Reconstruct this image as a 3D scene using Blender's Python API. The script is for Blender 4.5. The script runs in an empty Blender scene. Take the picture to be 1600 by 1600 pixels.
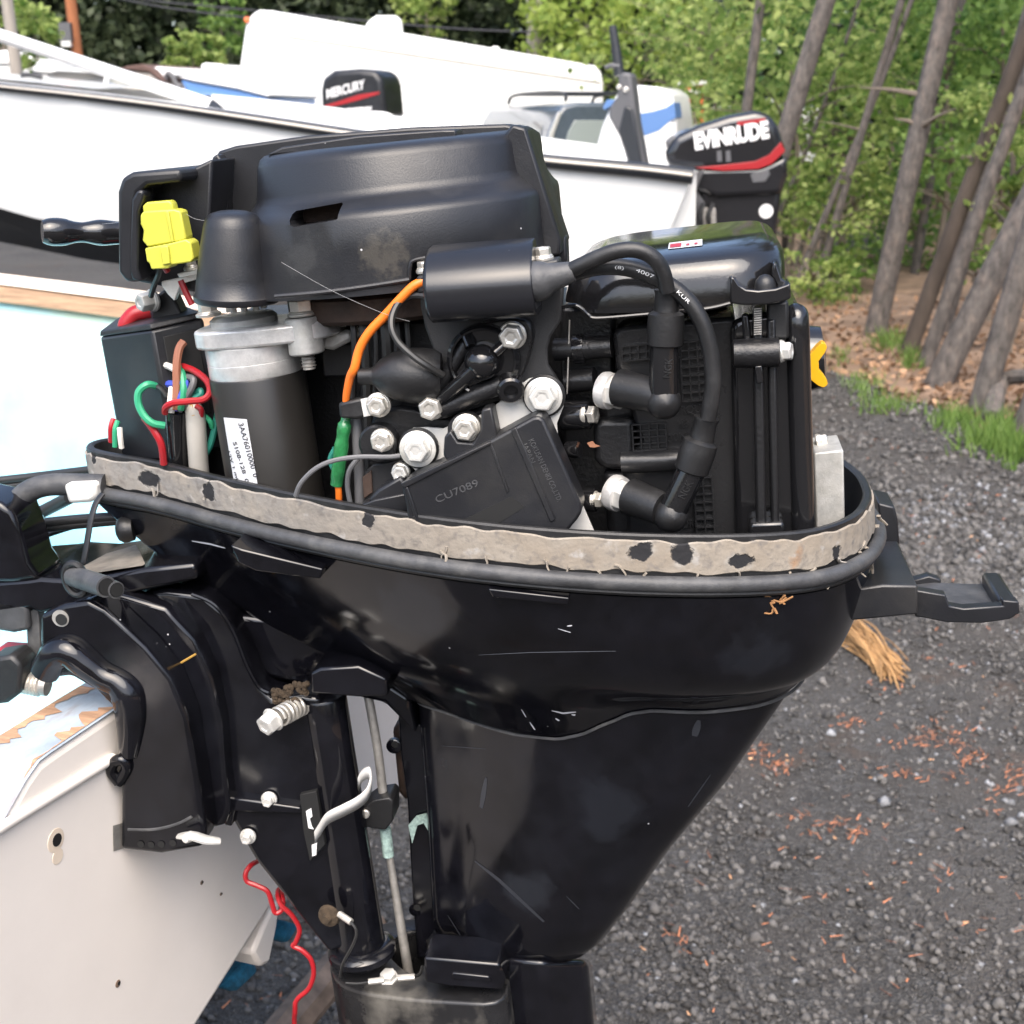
import bpy, bmesh, math, random
import numpy as np
from mathutils import Vector, Matrix

# ------------------------------------------------------------------ camera
scene = bpy.context.scene
COL = scene.collection
FPX = 2140.0                      # focal length in pixels of the 1600 px photograph
PITCH, ROLL, CAMH = math.radians(16.2), math.radians(-0.8), 1.5
cam_data = bpy.data.cameras.new('camera')
cam_data.sensor_width = 36.0
cam_data.lens = 36.0 * FPX / 1600.0
cam_data.clip_start, cam_data.clip_end = 0.02, 500.0
cam_data.dof.use_dof = True
cam_data.dof.focus_distance = 0.86
cam_data.dof.aperture_fstop = 19.0
cam = bpy.data.objects.new('camera', cam_data)
COL.objects.link(cam)
c_, s_ = math.cos(PITCH), math.sin(PITCH)
FW = Vector((0, c_, -s_)); UP0 = Vector((0, s_, c_)); RT0 = Vector((1, 0, 0))
UPV = UP0 * math.cos(ROLL) - RT0 * math.sin(ROLL)
RTV = RT0 * math.cos(ROLL) + UP0 * math.sin(ROLL)
CPOS = Vector((0, 0, CAMH))
cam.matrix_world = Matrix(((RTV.x, UPV.x, -FW.x, CPOS.x), (RTV.y, UPV.y, -FW.y, CPOS.y),
                           (RTV.z, UPV.z, -FW.z, CPOS.z), (0, 0, 0, 1)))
scene.camera = cam

# ------------------------------------------------------------------ light
world = bpy.data.worlds.new('World'); scene.world = world; world.use_nodes = True
wn = world.node_tree.nodes; wl = world.node_tree.links; wn.clear()
SUN_EL, SUN_AZ = math.radians(55), math.radians(182)   # azimuth clockwise from +Y
sky = wn.new('ShaderNodeTexSky'); sky.sky_type = 'NISHITA'; sky.sun_disc = False
sky.sun_elevation = SUN_EL; sky.sun_rotation = SUN_AZ
sky.air_density = 1.0; sky.dust_density = 4.0; sky.ozone_density = 1.0
bgn = wn.new('ShaderNodeBackground'); bgn.inputs['Strength'].default_value = 0.15
won = wn.new('ShaderNodeOutputWorld')
wl.new(sky.outputs[0], bgn.inputs[0]); wl.new(bgn.outputs[0], won.inputs[0])
sun_d = bpy.data.lights.new('sun', 'SUN'); sun_d.energy = 1.5; sun_d.angle = math.radians(60)
sun_d.color = (1.0, 0.95, 0.88)
sun = bpy.data.objects.new('sun', sun_d); COL.objects.link(sun)
sdir = Vector((math.sin(SUN_AZ) * math.cos(SUN_EL), math.cos(SUN_AZ) * math.cos(SUN_EL), math.sin(SUN_EL)))
sun.rotation_euler = sdir.to_track_quat('Z', 'Y').to_euler(); sun.location = (0, 0, 20)
scene.view_settings.view_transform = 'Standard'; scene.view_settings.look = 'None'
scene.view_settings.exposure = 1.45; scene.view_settings.gamma = 1.0
scene.view_settings.use_curve_mapping = False
scene.render.engine = 'CYCLES'

# ------------------------------------------------------------------ pixel -> place
def ray(px, py):
    return FW + RTV * ((px - 800) / FPX) - UPV * ((py - 800) / FPX)
def W(px, py, Y):                       # world point at distance Y in front
    r = ray(px, py); return CPOS + r * (Y / r.y)
def GZ(px, py, z=0.0):                  # world point on the level z
    r = ray(px, py); return CPOS + r * ((z - CAMH) / r.z)
def frame(a, t):
    a, t = math.radians(a), math.radians(t)
    u0 = Vector((math.cos(a), -math.sin(a), 0)); v0 = Vector((math.sin(a), math.cos(a), 0)); w0 = Vector((0, 0, 1))
    return (u0 * math.cos(t) + w0 * math.sin(t), v0, w0 * math.cos(t) - u0 * math.sin(t))
ORG = W(800, 800, 0.95)
class Fr:
    """a thing's own axes: u along it, v away from the viewer's side, w up"""
    def __init__(s, a, t, org):
        s.ax = frame(a, t); s.o = Vector(org)
        s.mat = Matrix(((s.ax[0].x, s.ax[1].x, s.ax[2].x, s.o.x), (s.ax[0].y, s.ax[1].y, s.ax[2].y, s.o.y),
                        (s.ax[0].z, s.ax[1].z, s.ax[2].z, s.o.z), (0, 0, 0, 1)))
    def loc(s, p):
        d = Vector(p) - s.o; return Vector((d.dot(s.ax[0]), d.dot(s.ax[1]), d.dot(s.ax[2])))
    def hit(s, px, py, val, axis=1):
        r = ray(px, py); c = CPOS - s.o
        k = (val - c.dot(s.ax[axis])) / r.dot(s.ax[axis]); return s.loc(CPOS + r * k)
    def mpp(s, p):                      # metres per photograph pixel at local point p
        q = s.mat @ Vector(p); return (q - CPOS).dot(FW) / FPX
MF = Fr(8, 5.5, ORG)                    # the outboard motor
def M(px, py, v): return MF.hit(px, py, v)
def mp(px, py, v): return MF.mpp(M(px, py, v))

# ------------------------------------------------------------------ materials
MATS = {}
def mat(name, base=(.5, .5, .5), rough=.5, metal=0., vary=0., vscale=20., bump=0., bscale=60., coat=0.,
        dust=0., dustcol=(.25, .23, .2), dscale=9., island=0., spec=.5, rvar=0., stretch=None, specks=0., spots=()):
    m = bpy.data.materials.new(name); m.use_nodes = True
    n = m.node_tree.nodes; l = m.node_tree.links; b = n['Principled BSDF']
    b.inputs['Roughness'].default_value = rough; b.inputs['Metallic'].default_value = metal
    b.inputs['Coat Weight'].default_value = coat; b.inputs['Coat Roughness'].default_value = .06
    b.inputs['Specular IOR Level'].default_value = spec
    tc = n.new('ShaderNodeTexCoord'); vec = tc.outputs['Object']
    if stretch:
        mpn = n.new('ShaderNodeMapping'); mpn.inputs['Scale'].default_value = stretch
        l.new(vec, mpn.inputs['Vector']); vec = mpn.outputs['Vector']
    def noise(scale, detail=6):
        t = n.new('ShaderNodeTexNoise'); t.inputs['Scale'].default_value = scale
        t.inputs['Detail'].default_value = detail; t.inputs['Roughness'].default_value = .62
        l.new(vec, t.inputs['Vector']); return t.outputs['Fac']
    def ramp(fac, a, b_):
        r = n.new('ShaderNodeMapRange'); r.inputs[1].default_value = a; r.inputs[2].default_value = b_
        l.new(fac, r.inputs[0]); return r.outputs[0]
    def mix(fac, A, B):
        x = n.new('ShaderNodeMix'); x.data_type = 'RGBA'
        for s, val in ((x.inputs[0], fac), (x.inputs[6], A), (x.inputs[7], B)):
            if isinstance(val, (int, float)): s.default_value = val
            elif isinstance(val, tuple): s.default_value = (*val, 1)
            else: l.new(val, s)
        return x.outputs[2]
    col = tuple(base)
    if vary:
        lo = tuple(c * (1 - vary) for c in base); hi = tuple(min(1, c * (1 + vary)) for c in base)
        col = mix(ramp(noise(vscale), .3, .7), lo, hi)
    if island:
        g = n.new('ShaderNodeNewGeometry')
        h = n.new('ShaderNodeHueSaturation'); 
        if isinstance(col, tuple): h.inputs['Color'].default_value = (*col, 1)
        else: l.new(col, h.inputs['Color'])
        mr = n.new('ShaderNodeMapRange'); mr.inputs[3].default_value = 1 - island; mr.inputs[4].default_value = 1 + island
        l.new(g.outputs['Random Per Island'], mr.inputs[0]); l.new(mr.outputs[0], h.inputs['Value'])
        col = h.outputs['Color']
    fd = None
    if dust:
        fd0 = ramp(noise(dscale, 8), .5, .72)
        mm = n.new('ShaderNodeMath'); mm.operation = 'MULTIPLY'; mm.inputs[1].default_value = dust
        l.new(fd0, mm.inputs[0]); fd = mm.outputs[0]
        col = mix(fd, col, tuple(dustcol))
    for (sc_, sr_, scol_, sn_) in spots:          # a worn patch with a shape of its own
        sub = n.new('ShaderNodeVectorMath'); sub.operation = 'DISTANCE'; l.new(tc.outputs['Object'], sub.inputs[0]); sub.inputs[1].default_value = tuple(sc_)
        fall = n.new('ShaderNodeMapRange'); fall.inputs[1].default_value = sr_; fall.inputs[2].default_value = sr_ * .2; fall.inputs[3].default_value = -.5; fall.inputs[4].default_value = .22
        l.new(sub.outputs['Value'], fall.inputs[0])
        ad_ = n.new('ShaderNodeMath'); ad_.operation = 'ADD'; l.new(fall.outputs[0], ad_.inputs[0]); l.new(noise(sn_, 9), ad_.inputs[1])
        rp_ = n.new('ShaderNodeMath'); rp_.operation = 'MULTIPLY'; rp_.inputs[1].default_value = .75; l.new(ramp(ad_.outputs[0], .48, .68), rp_.inputs[0])
        col = mix(rp_.outputs[0], col, tuple(scol_))
    if specks:
        v = n.new('ShaderNodeTexVoronoi'); v.inputs['Scale'].default_value = 130.
        l.new(tc.outputs['Object'], v.inputs['Vector'])
        sp = n.new('ShaderNodeMapRange'); sp.inputs[1].default_value = .10; sp.inputs[2].default_value = .07
        l.new(v.outputs['Distance'], sp.inputs[0])
        wnz = n.new('ShaderNodeSeparateColor'); l.new(v.outputs['Color'], wnz.inputs[0])
        gt = n.new('ShaderNodeMath'); gt.operation = 'GREATER_THAN'; gt.inputs[1].default_value = 1 - specks
        l.new(wnz.outputs[0], gt.inputs[0])
        m2 = n.new('ShaderNodeMath'); m2.operation = 'MULTIPLY'; l.new(sp.outputs[0], m2.inputs[0]); l.new(gt.outputs[0], m2.inputs[1])
        col = mix(m2.outputs[0], col, (.45, .45, .46))
    if isinstance(col, tuple): b.inputs['Base Color'].default_value = (*col, 1)
    else: l.new(col, b.inputs['Base Color'])
    if rvar or fd is not None:
        a = n.new('ShaderNodeMapRange'); a.inputs[1].default_value = .35; a.inputs[2].default_value = .7
        a.inputs[3].default_value = max(.02, rough - rvar); a.inputs[4].default_value = min(1, rough + rvar)
        l.new(noise(vscale * .6 + 3, 7), a.inputs[0]); ro = a.outputs[0]
        if fd is not None:
            ad = n.new('ShaderNodeMath'); ad.operation = 'MULTIPLY_ADD'; ad.inputs[1].default_value = .4
            l.new(fd, ad.inputs[0]); l.new(ro, ad.inputs[2]); ro = ad.outputs[0]
        l.new(ro, b.inputs['Roughness'])
    if bump:
        bp = n.new('ShaderNodeBump'); bp.inputs['Strength'].default_value = bump; bp.inputs['Distance'].default_value = .002
        l.new(noise(bscale, 4), bp.inputs['Height']); l.new(bp.outputs[0], b.inputs['Normal'])
    MATS[name] = m
    return m
def leafmat(name, c1, c2, trans=.45):
    m = bpy.data.materials.new(name); m.use_nodes = True
    n = m.node_tree.nodes; l = m.node_tree.links; n.clear()
    o = n.new('ShaderNodeOutputMaterial'); g = n.new('ShaderNodeNewGeometry')
    x = n.new('ShaderNodeMix'); x.data_type = 'RGBA'; x.inputs[6].default_value = (*c1, 1); x.inputs[7].default_value = (*c2, 1)
    l.new(g.outputs['Random Per Island'], x.inputs[0])
    d = n.new('ShaderNodeBsdfPrincipled'); d.inputs['Roughness'].default_value = .5; d.inputs['Specular IOR Level'].default_value = .3
    t = n.new('ShaderNodeBsdfTranslucent'); ms = n.new('ShaderNodeMixShader'); ms.inputs[0].default_value = trans
    l.new(x.outputs[2], d.inputs['Base Color']); l.new(x.outputs[2], t.inputs['Color'])
    l.new(d.outputs[0], ms.inputs[1]); l.new(t.outputs[0], ms.inputs[2]); l.new(ms.outputs[0], o.inputs[0])
    MATS[name] = m; return m

# ------------------------------------------------------------------ objects
def tag(o, label=None, cat=None, group=None, kind=None):
    if label: o['label'] = label
    if cat: o['category'] = cat
    if group: o['group'] = group
    if kind: o['kind'] = kind
    return o
def empty(name, loc=(0, 0, 0), label=None, cat=None, group=None, matrix=None):
    o = bpy.data.objects.new(name, None); COL.objects.link(o); o.empty_display_size = .05
    if matrix is not None: o.matrix_world = matrix
    else: o.location = loc
    return tag(o, label, cat, group)
def link(name, me, m, parent=None, smooth=True, bevel=0., seg=2, angle=35, subsurf=0):
    o = bpy.data.objects.new(name, me); COL.objects.link(o)
    if m is not None:
        me.materials.append(MATS[m] if isinstance(m, str) else m)
    if parent is not None: o.parent = parent
    if smooth: me.shade_smooth()
    if bevel:
        b = o.modifiers.new('bevel', 'BEVEL'); b.width = bevel; b.segments = seg; b.limit_method = 'ANGLE'
        b.angle_limit = math.radians(angle); b.harden_normals = False; b.use_clamp_overlap = True
    if subsurf:
        sb = o.modifiers.new('sub', 'SUBSURF'); sb.levels = subsurf; sb.render_levels = subsurf
    if smooth and not subsurf:
        es = me.attributes.get('sharp_edge') or me.attributes.new('sharp_edge', 'BOOLEAN', 'EDGE')
        bm = bmesh.new(); bm.from_mesh(me)
        vals = []
        for e in bm.edges:
            sh = len(e.link_faces) == 2 and e.calc_face_angle(0) > math.radians(38)
            vals.append(bool(sh))
        es.data.foreach_set('value', vals); bm.free()
    return o
def bm_obj(name, bm, m, parent=None, **k):
    bmesh.ops.recalc_face_normals(bm, faces=bm.faces)
    me = bpy.data.meshes.new(name); bm.to_mesh(me); bm.free()
    return link(name, me, m, parent, **k)
def raw_obj(name, verts, faces, m, parent=None, **k):
    me = bpy.data.meshes.new(name); me.from_pydata([tuple(v) for v in verts], [], faces); me.update()
    return link(name, me, m, parent, **k)
def arrays_obj(name, co, quads, m, parent=None):
    co = np.asarray(co, dtype=np.float32); q = np.asarray(quads, dtype=np.int32)
    me = bpy.data.meshes.new(name); me.vertices.add(len(co)); me.vertices.foreach_set('co', co.ravel())
    k = q.shape[1]; me.loops.add(q.size); me.loops.foreach_set('vertex_index', q.ravel())
    me.polygons.add(len(q)); me.polygons.foreach_set('loop_start', np.arange(0, q.size, k, dtype=np.int32))
    me.update(calc_edges=True); me.validate()
    o = bpy.data.objects.new(name, me); COL.objects.link(o); me.materials.append(MATS[m])
    if parent is not None: o.parent = parent
    return o
def extrude_loop(bm, pts, d):
    d = Vector(d)
    a = [bm.verts.new(p) for p in pts]; b = [bm.verts.new(Vector(p) + d) for p in pts]
    n = len(a)
    bm.faces.new(a); bm.faces.new(b[::-1])
    for i in range(n): bm.faces.new((a[i], b[i], b[(i + 1) % n], a[(i + 1) % n]))
def smooth_loop(pts, it=1):
    for _ in range(it):
        q = []
        for i in range(len(pts)):
            a, b = Vector(pts[i]), Vector(pts[(i + 1) % len(pts)])
            q += [a.lerp(b, .25), a.lerp(b, .75)]
        pts = q
    return pts
def prism(name, px, v0, v1, m, parent, bevel=.0015, seg=2, rnd=0, F=None, **k):
    """outline given as photograph pixels on the plane v0 of frame F, carried to depth v1"""
    F = F or MF
    pts = [F.hit(x, y, v0) for x, y in px]
    if rnd: pts = smooth_loop(pts, rnd)
    bm = bmesh.new(); extrude_loop(bm, pts, (0, v1 - v0, 0))
    return bm_obj(name, bm, m, parent, bevel=bevel, seg=seg, **k)
def box(name, c, size, m, parent=None, rot=None, bevel=.002, **k):
    bm = bmesh.new(); bmesh.ops.create_cube(bm, size=1.0)
    S = Matrix.Diagonal((*size, 1)); T = Matrix.Translation(Vector(c))
    bmesh.ops.transform(bm, matrix=T @ (rot.to_4x4() if rot is not None else Matrix.Identity(4)) @ S, verts=bm.verts)
    return bm_obj(name, bm, m, parent, bevel=bevel, **k)
def catmull(pts, n=6, closed=False):
    P = [Vector(p) for p in pts]; out = []
    N = len(P); rng = range(N if closed else N - 1)
    g = (lambda i: P[i % N]) if closed else (lambda i: P[max(0, min(N - 1, i))])
    for i in rng:
        p0, p1, p2, p3 = g(i - 1), g(i), g(i + 1), g(i + 2)
        for k in range(n):
            t = k / n
            out.append(.5 * ((2 * p1) + (p2 - p0) * t + (2 * p0 - 5 * p1 + 4 * p2 - p3) * t * t + (3 * p1 - p0 - 3 * p2 + p3) * t ** 3))
    if not closed: out.append(P[-1])
    return out
def sweep(bm, path, rad, seg=10, closed=False, caps=True, flat=1.0, normal=None):
    n = len(path); rings = []
    T0 = (path[1] - path[0]).normalized()
    nrm = Vector(normal) if normal is not None else (Vector((0, 0, 1)) if abs(T0.z) < .9 else Vector((1, 0, 0)))
    for i, p in enumerate(path):
        if closed: T = path[(i + 1) % n] - path[i - 1]
        else: T = path[min(n - 1, i + 1)] - path[max(0, i - 1)]
        T.normalize()
        if normal is not None: nrm = Vector(normal)
        nrm = (nrm - T * nrm.dot(T)).normalized(); bn = T.cross(nrm)
        r = rad(i / max(1, n - 1)) if callable(rad) else rad
        rings.append([bm.verts.new(p + (nrm * math.cos(a) * r * flat + bn * math.sin(a) * r)) for a in
                      [2 * math.pi * k / seg for k in range(seg)]])
    for i in range(n if closed else n - 1):
        A, B = rings[i], rings[(i + 1) % n]
        for k in range(seg): bm.faces.new((A[k], A[(k + 1) % seg], B[(k + 1) % seg], B[k]))
    if caps and not closed:
        bm.faces.new(rings[0][::-1]); bm.faces.new(rings[-1])
def tube(name, pts, r, m, parent=None, seg=10, n=6, F=None, raw=False, **k):
    """pts = (px, py, v) pixels + depth plane of frame F, or raw local points"""
    P = [Vector(p) for p in pts] if raw else [(F or MF).hit(*p) for p in pts]
    if len(P) > 2: P = catmull(P, n)
    bm = bmesh.new(); sweep(bm, P, r, seg, flat=k.pop('flat', 1.), normal=k.pop('normal', None))
    return bm_obj(name, bm, m, parent, **k)
def lathe_bm(bm, prof, p0, ax, seg=28):
    """prof = [(radius, distance along axis)] from point p0 along ax"""
    ax = Vector(ax).normalized(); e = Vector((0, 0, 1)) if abs(ax.z) < .9 else Vector((1, 0, 0))
    e = (e - ax * e.dot(ax)).normalized(); f = ax.cross(e); rings = []
    for r, s in prof:
        c = Vector(p0) + ax * s
        rings.append([bm.verts.new(c + (e * math.cos(2 * math.pi * k / seg) + f * math.sin(2 * math.pi * k / seg)) * max(r, 1e-5)) for k in range(seg)])
    for i in range(len(rings) - 1):
        for k in range(seg): bm.faces.new((rings[i][k], rings[i][(k + 1) % seg], rings[i + 1][(k + 1) % seg], rings[i + 1][k]))
    bm.faces.new(rings[0][::-1]); bm.faces.new(rings[-1])
def lathe(name, prof, p0, ax, m, parent=None, seg=28, **k):
    bm = bmesh.new(); lathe_bm(bm, prof, p0, ax, seg); return bm_obj(name, bm, m, parent, **k)
def bolt(px, py, v, d_px, wash_px, m='zinc', parent=None, ax=(0, -1, 0), h=.6, F=None, name='bolt', wm=None, turn=.2, collar=True):
    """hex bolt head with its washer, centred on a pixel of plane v"""
    F = F or MF; p = F.hit(px, py, v); s = F.mpp(p); R = d_px * s / 2; wr = wash_px * s / 2; ax = Vector(ax).normalized()
    bm = bmesh.new()
    if wash_px: lathe_bm(bm, [(wr * .97, -.0005), (wr, .0004), (wr, .0014), (wr * .94, .0019), (R * .9, .002)], p, ax, 24)
    hh = R * 2 * h; z0 = .0018 if wash_px else 0
    if collar: lathe_bm(bm, [(R * 1.12, z0 - .0005), (R * 1.12, z0 + .0006), (R * 1.02, z0 + .0012)], p, ax, 24)
    e = Vector((0, 0, 1)) if abs(ax.z) < .9 else Vector((1, 0, 0)); e = (e - ax * e.dot(ax)).normalized(); f = ax.cross(e)
    rings = []
    for rr, zz in ((1., 0), (1., .86), (.86, 1.), (.5, 1.0), (.42, .93)):
        rings.append([bm.verts.new(p + ax * (z0 + hh * zz) + (e * math.cos(turn + k * math.pi / 3) + f * math.sin(turn + k * math.pi / 3)) * R * rr) for k in range(6)])
    for i in range(4):
        for k in range(6): bm.faces.new((rings[i][k], rings[i][(k + 1) % 6], rings[i + 1][(k + 1) % 6], rings[i + 1][k]))
    bm.faces.new(rings[-1]); bm.faces.new(rings[0][::-1])
    return bm_obj(name, bm, m, parent, bevel=R * .06, seg=2)
def loft(name, rings, m, parent=None, cap0=True, cap1=True, closed=True, **k):
    bm = bmesh.new(); V = [[bm.verts.new(p) for p in r] for r in rings]; n = len(V[0])
    for i in range(len(V) - 1):
        for j in range(n if closed else n - 1): bm.faces.new((V[i][j], V[i][(j + 1) % n], V[i + 1][(j + 1) % n], V[i + 1][j]))
    if closed:
        if cap0: bm.faces.new(V[0][::-1])
        if cap1: bm.faces.new(V[-1])
    return bm_obj(name, bm, m, parent, **k)
def cut(o, pts, d):
    """cut a closed outline, carried along d, out of a mesh object"""
    bm = bmesh.new(); extrude_loop(bm, pts, d); bmesh.ops.recalc_face_normals(bm, faces=bm.faces)
    me = bpy.data.meshes.new('cutter'); bm.to_mesh(me); bm.free()
    c = bpy.data.objects.new('cutter', me); COL.objects.link(c)
    mods = [(mm.width, mm.segments, mm.angle_limit) for mm in o.modifiers if mm.type == 'BEVEL']
    o.modifiers.clear(); par = o.parent; o.parent = None
    b = o.modifiers.new('b', 'BOOLEAN'); b.operation = 'DIFFERENCE'; b.object = c; b.solver = 'EXACT'
    dg = bpy.context.evaluated_depsgraph_get(); new = bpy.data.meshes.new_from_object(o.evaluated_get(dg))
    o.modifiers.clear(); o.data = new; o.parent = par; bpy.data.objects.remove(c)
    for wd, sg, al in mods:
        bb = o.modifiers.new('bevel', 'BEVEL'); bb.width = wd; bb.segments = sg; bb.limit_method = 'ANGLE'; bb.angle_limit = al
    return o
def text(name, s, size, mtx, m, parent=None, extrude=.0002, shear=0., spacing=1.0, width=None, bold=0.):
    cu = bpy.data.curves.new(name, 'FONT'); cu.body = s; cu.size = size; cu.extrude = extrude; cu.shear = shear
    cu.align_x = 'CENTER'; cu.align_y = 'CENTER'; cu.space_character = spacing; cu.offset = bold; cu.resolution_u = 3
    t = bpy.data.objects.new(name, cu); COL.objects.link(t)
    dg = bpy.context.evaluated_depsgraph_get(); me = bpy.data.meshes.new_from_object(t.evaluated_get(dg))
    bpy.data.objects.remove(t)
    if width:
        xs = [v.co.x for v in me.vertices]; w = max(xs) - min(xs); k = width / w; cx = (max(xs) + min(xs)) / 2
        for v in me.vertices: v.co.x = (v.co.x - cx) * k
    me.transform(mtx)
    o = bpy.data.objects.new(name, me); COL.objects.link(o)
    me.materials.clear(); me.materials.append(MATS[m])
    if parent is not None: o.parent = parent
    return o
def axes_mtx(o, x, n):
    """matrix whose X runs along x, whose Z is the outward normal n"""
    n = Vector(n).normalized(); x = Vector(x); x = (x - n * x.dot(n)).normalized(); y = n.cross(x)
    return Matrix(((x.x, y.x, n.x, o[0]), (x.y, y.y, n.y, o[1]), (x.z, y.z, n.z, o[2]), (0, 0, 0, 1)))
rng = np.random.default_rng(11); random.seed(5)

mat('gloss_black', (.0042, .0042, .0060), .11, vary=.5, vscale=30, dust=.5, dustcol=(.014, .0155, .021), dscale=9, rvar=.06, specks=.02)
mat('gloss_black_clean', (.009, .009, .010), .12, bump=.06, bscale=250, coat=.3, rvar=.05)
mat('cast_black', (.010, .010, .011), .34, bump=.22, bscale=420, rvar=.08)
mat('satin_black', (.0115, .012, .0145), .36, vary=.25, vscale=14, bump=.10, bscale=900, dust=.16, dustcol=(.085, .078, .064), dscale=17, rvar=.08, specks=.015)
mat('matte_plate', (.032, .032, .033), .55, bump=.15, bscale=700, specks=.01)
mat('rubber', (.0115, .0115, .0122), .43, vary=.3, bump=.12, bscale=500, dust=.12, dustcol=(.12, .12, .12), dscale=40)
mat('rubber_grey', (.046, .047, .050), .5, vary=.35, vscale=60, bump=.2, bscale=300, dust=.3, dustcol=(.2, .195, .18), dscale=45)
mat('zinc', (.68, .65, .59), .33, metal=.7, vary=.18, vscale=130, bump=.1, bscale=500)
mat('zinc_pale', (.74, .73, .69), .38, metal=.55, vary=.12, vscale=160)
mat('aluminium', (.72, .71, .69), .30, metal=.5, vary=.2, vscale=90, bump=.15, bscale=700)
mat('cast_aluminium', (.47, .465, .44), .48, metal=.45, vary=.22, vscale=110, bump=.14, bscale=900, dust=.4, dustcol=(.36, .33, .27), dscale=40)
mat('steel_plate', (.58, .57, .54), .42, metal=0., vary=.08, vscale=60)
mat('dull_steel', (.40, .38, .35), .48, metal=.6, vary=.3, vscale=70, bump=.25, bscale=300)
mat('rust_dark', (.045, .026, .018), .75, vary=.5, vscale=50, bump=.4, bscale=200)
mat('starter_body', (.020, .0185, .017), .36, vary=.12, rvar=.05)
mat('opening_shade', (.006, .006, .006), .7)  # near-black for plates and discs that paint the shade inside openings
mat('yellow_plastic', (.48, .47, .06), .38, vary=.05)
mat('wing_yellow', (.62, .33, .006), .35)
mat('wire_orange', (.85, .19, .02), .4)
mat('wire_red', (.34, .012, .018), .35)
mat('wire_green', (.03, .30, .15), .4)
mat('wire_teal', (.02, .17, .13), .4)
mat('wire_brown', (.30, .12, .07), .45)
mat('wire_blue', (.05, .08, .45), .4)
mat('wire_white', (.62, .60, .55), .45)
mat('wire_grey', (.12, .12, .125), .45)
mat('wire_black', (.02, .02, .02), .4)
mat('sleeve_grey', (.42, .40, .36), .4, vary=.1)
mat('sleeve_green', (.02, .16, .05), .2, vary=.4, vscale=120, coat=.3)
mat('label_white', (.55, .56, .58), .4)
mat('ink', (.02, .02, .025), .5)
mat('white_ink', (.75, .75, .75), .5)
mat('pink_paint', (.75, .12, .4), .5)
mat('coil_black', (.010, .0105, .013), .24, bump=.03, bscale=700, specks=.02)
mat('dusty_black', (.012, .012, .013), .35, vary=.4, vscale=30, dust=.75, dustcol=(.16, .15, .13), dscale=18, rvar=.1)
mat('block_black', (.0165, .0165, .0175), .30, bump=.12, bscale=380, rvar=.06)
STAIN = (.017, .019, .024)
mat('cowl_black', (.0042, .0042, .0060), .12, vary=.5, vscale=30, dust=.5, dustcol=(.012, .0135, .018), dscale=9, rvar=.06, specks=.03,
    spots=((M(770, 1215, -.09), .035, STAIN, 45.), (M(752, 1300, -.085), .028, STAIN, 60.), (M(820, 1400, -.07), .05, STAIN, 32.), (M(1090, 1140, -.07), .03, STAIN, 50.), (M(700, 1470, -.06), .04, STAIN, 40.), (M(960, 1250, -.07), .06, (.012, .0135, .018), 28.),
           (M(260, 890, -.05), .05, STAIN, 40.), (M(640, 960, -.13), .07, (.012, .0135, .018), 26.), (M(1180, 1010, -.13), .05, (.012, .0135, .018), 30.), (M(420, 960, -.1), .06, (.02, .022, .028), 30.)))
# ================================================================== GROUND
def hsh(x, y, k=0.):
    return (math.sin(x * 1.7 + k) * math.cos(y * 1.3 + 2 * k) + .5 * math.sin(x * 4.1 + y * 3.3 + k) + .25 * math.sin(x * 9.7 - y * 8.1 + 3 * k))
def edge_x(y):                      # where the gravel ends against the bank
    pts = [(-30, 6.), (0, 4.2), (3, 3.3), (6., 2.34), (7.0, 2.02), (7.9, 1.80), (9.5, 1.62), (12, 1.7), (20, 3.0), (60, 9.)]
    for (a, b), (c, d) in zip(pts, pts[1:]):
        if y <= c: return b + (d - b) * (y - a) / (c - a) + .05 * math.sin(y * 7) + .03 * math.sin(y * 17)
    return 9.
def terrain(x, y):
    d = x - edge_x(y); z = .012 * hsh(x * 1.2, y * 1.2) + .010 * hsh(x * 3.1, y * 2.6, 4.)
    if y > 0: z += .10 * math.exp(-((d + .25) / .35) ** 2) * min(1, max(0, (y - 4.5) / 3))   # ridge of loose gravel along the edge
    if d > 0: z += .06 * min(1, d / .5) + .03 * hsh(x * 2, y * 2, 1) * min(1, d) + .02 * max(0, d - 1)
    if x < 1.0 and y > 9: z += .05 * (y - 9) * min(1, (1.0 - x) / 3)
    return z
def grid_sheet(name, xs, ys, m, keep=None, dz=0.):
    vs = [(x, y, terrain(x, y) + dz) for y in ys for x in xs]; nx = len(xs); fs = []
    for j in range(len(ys) - 1):
        for i in range(nx - 1):
            if keep is None or keep((xs[i] + xs[i + 1]) / 2, (ys[j] + ys[j + 1]) / 2): fs.append((j * nx + i, j * nx + i + 1, (j + 1) * nx + i + 1, (j + 1) * nx + i))
    return tag(raw_obj(name, vs, fs, m), kind='structure')
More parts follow.
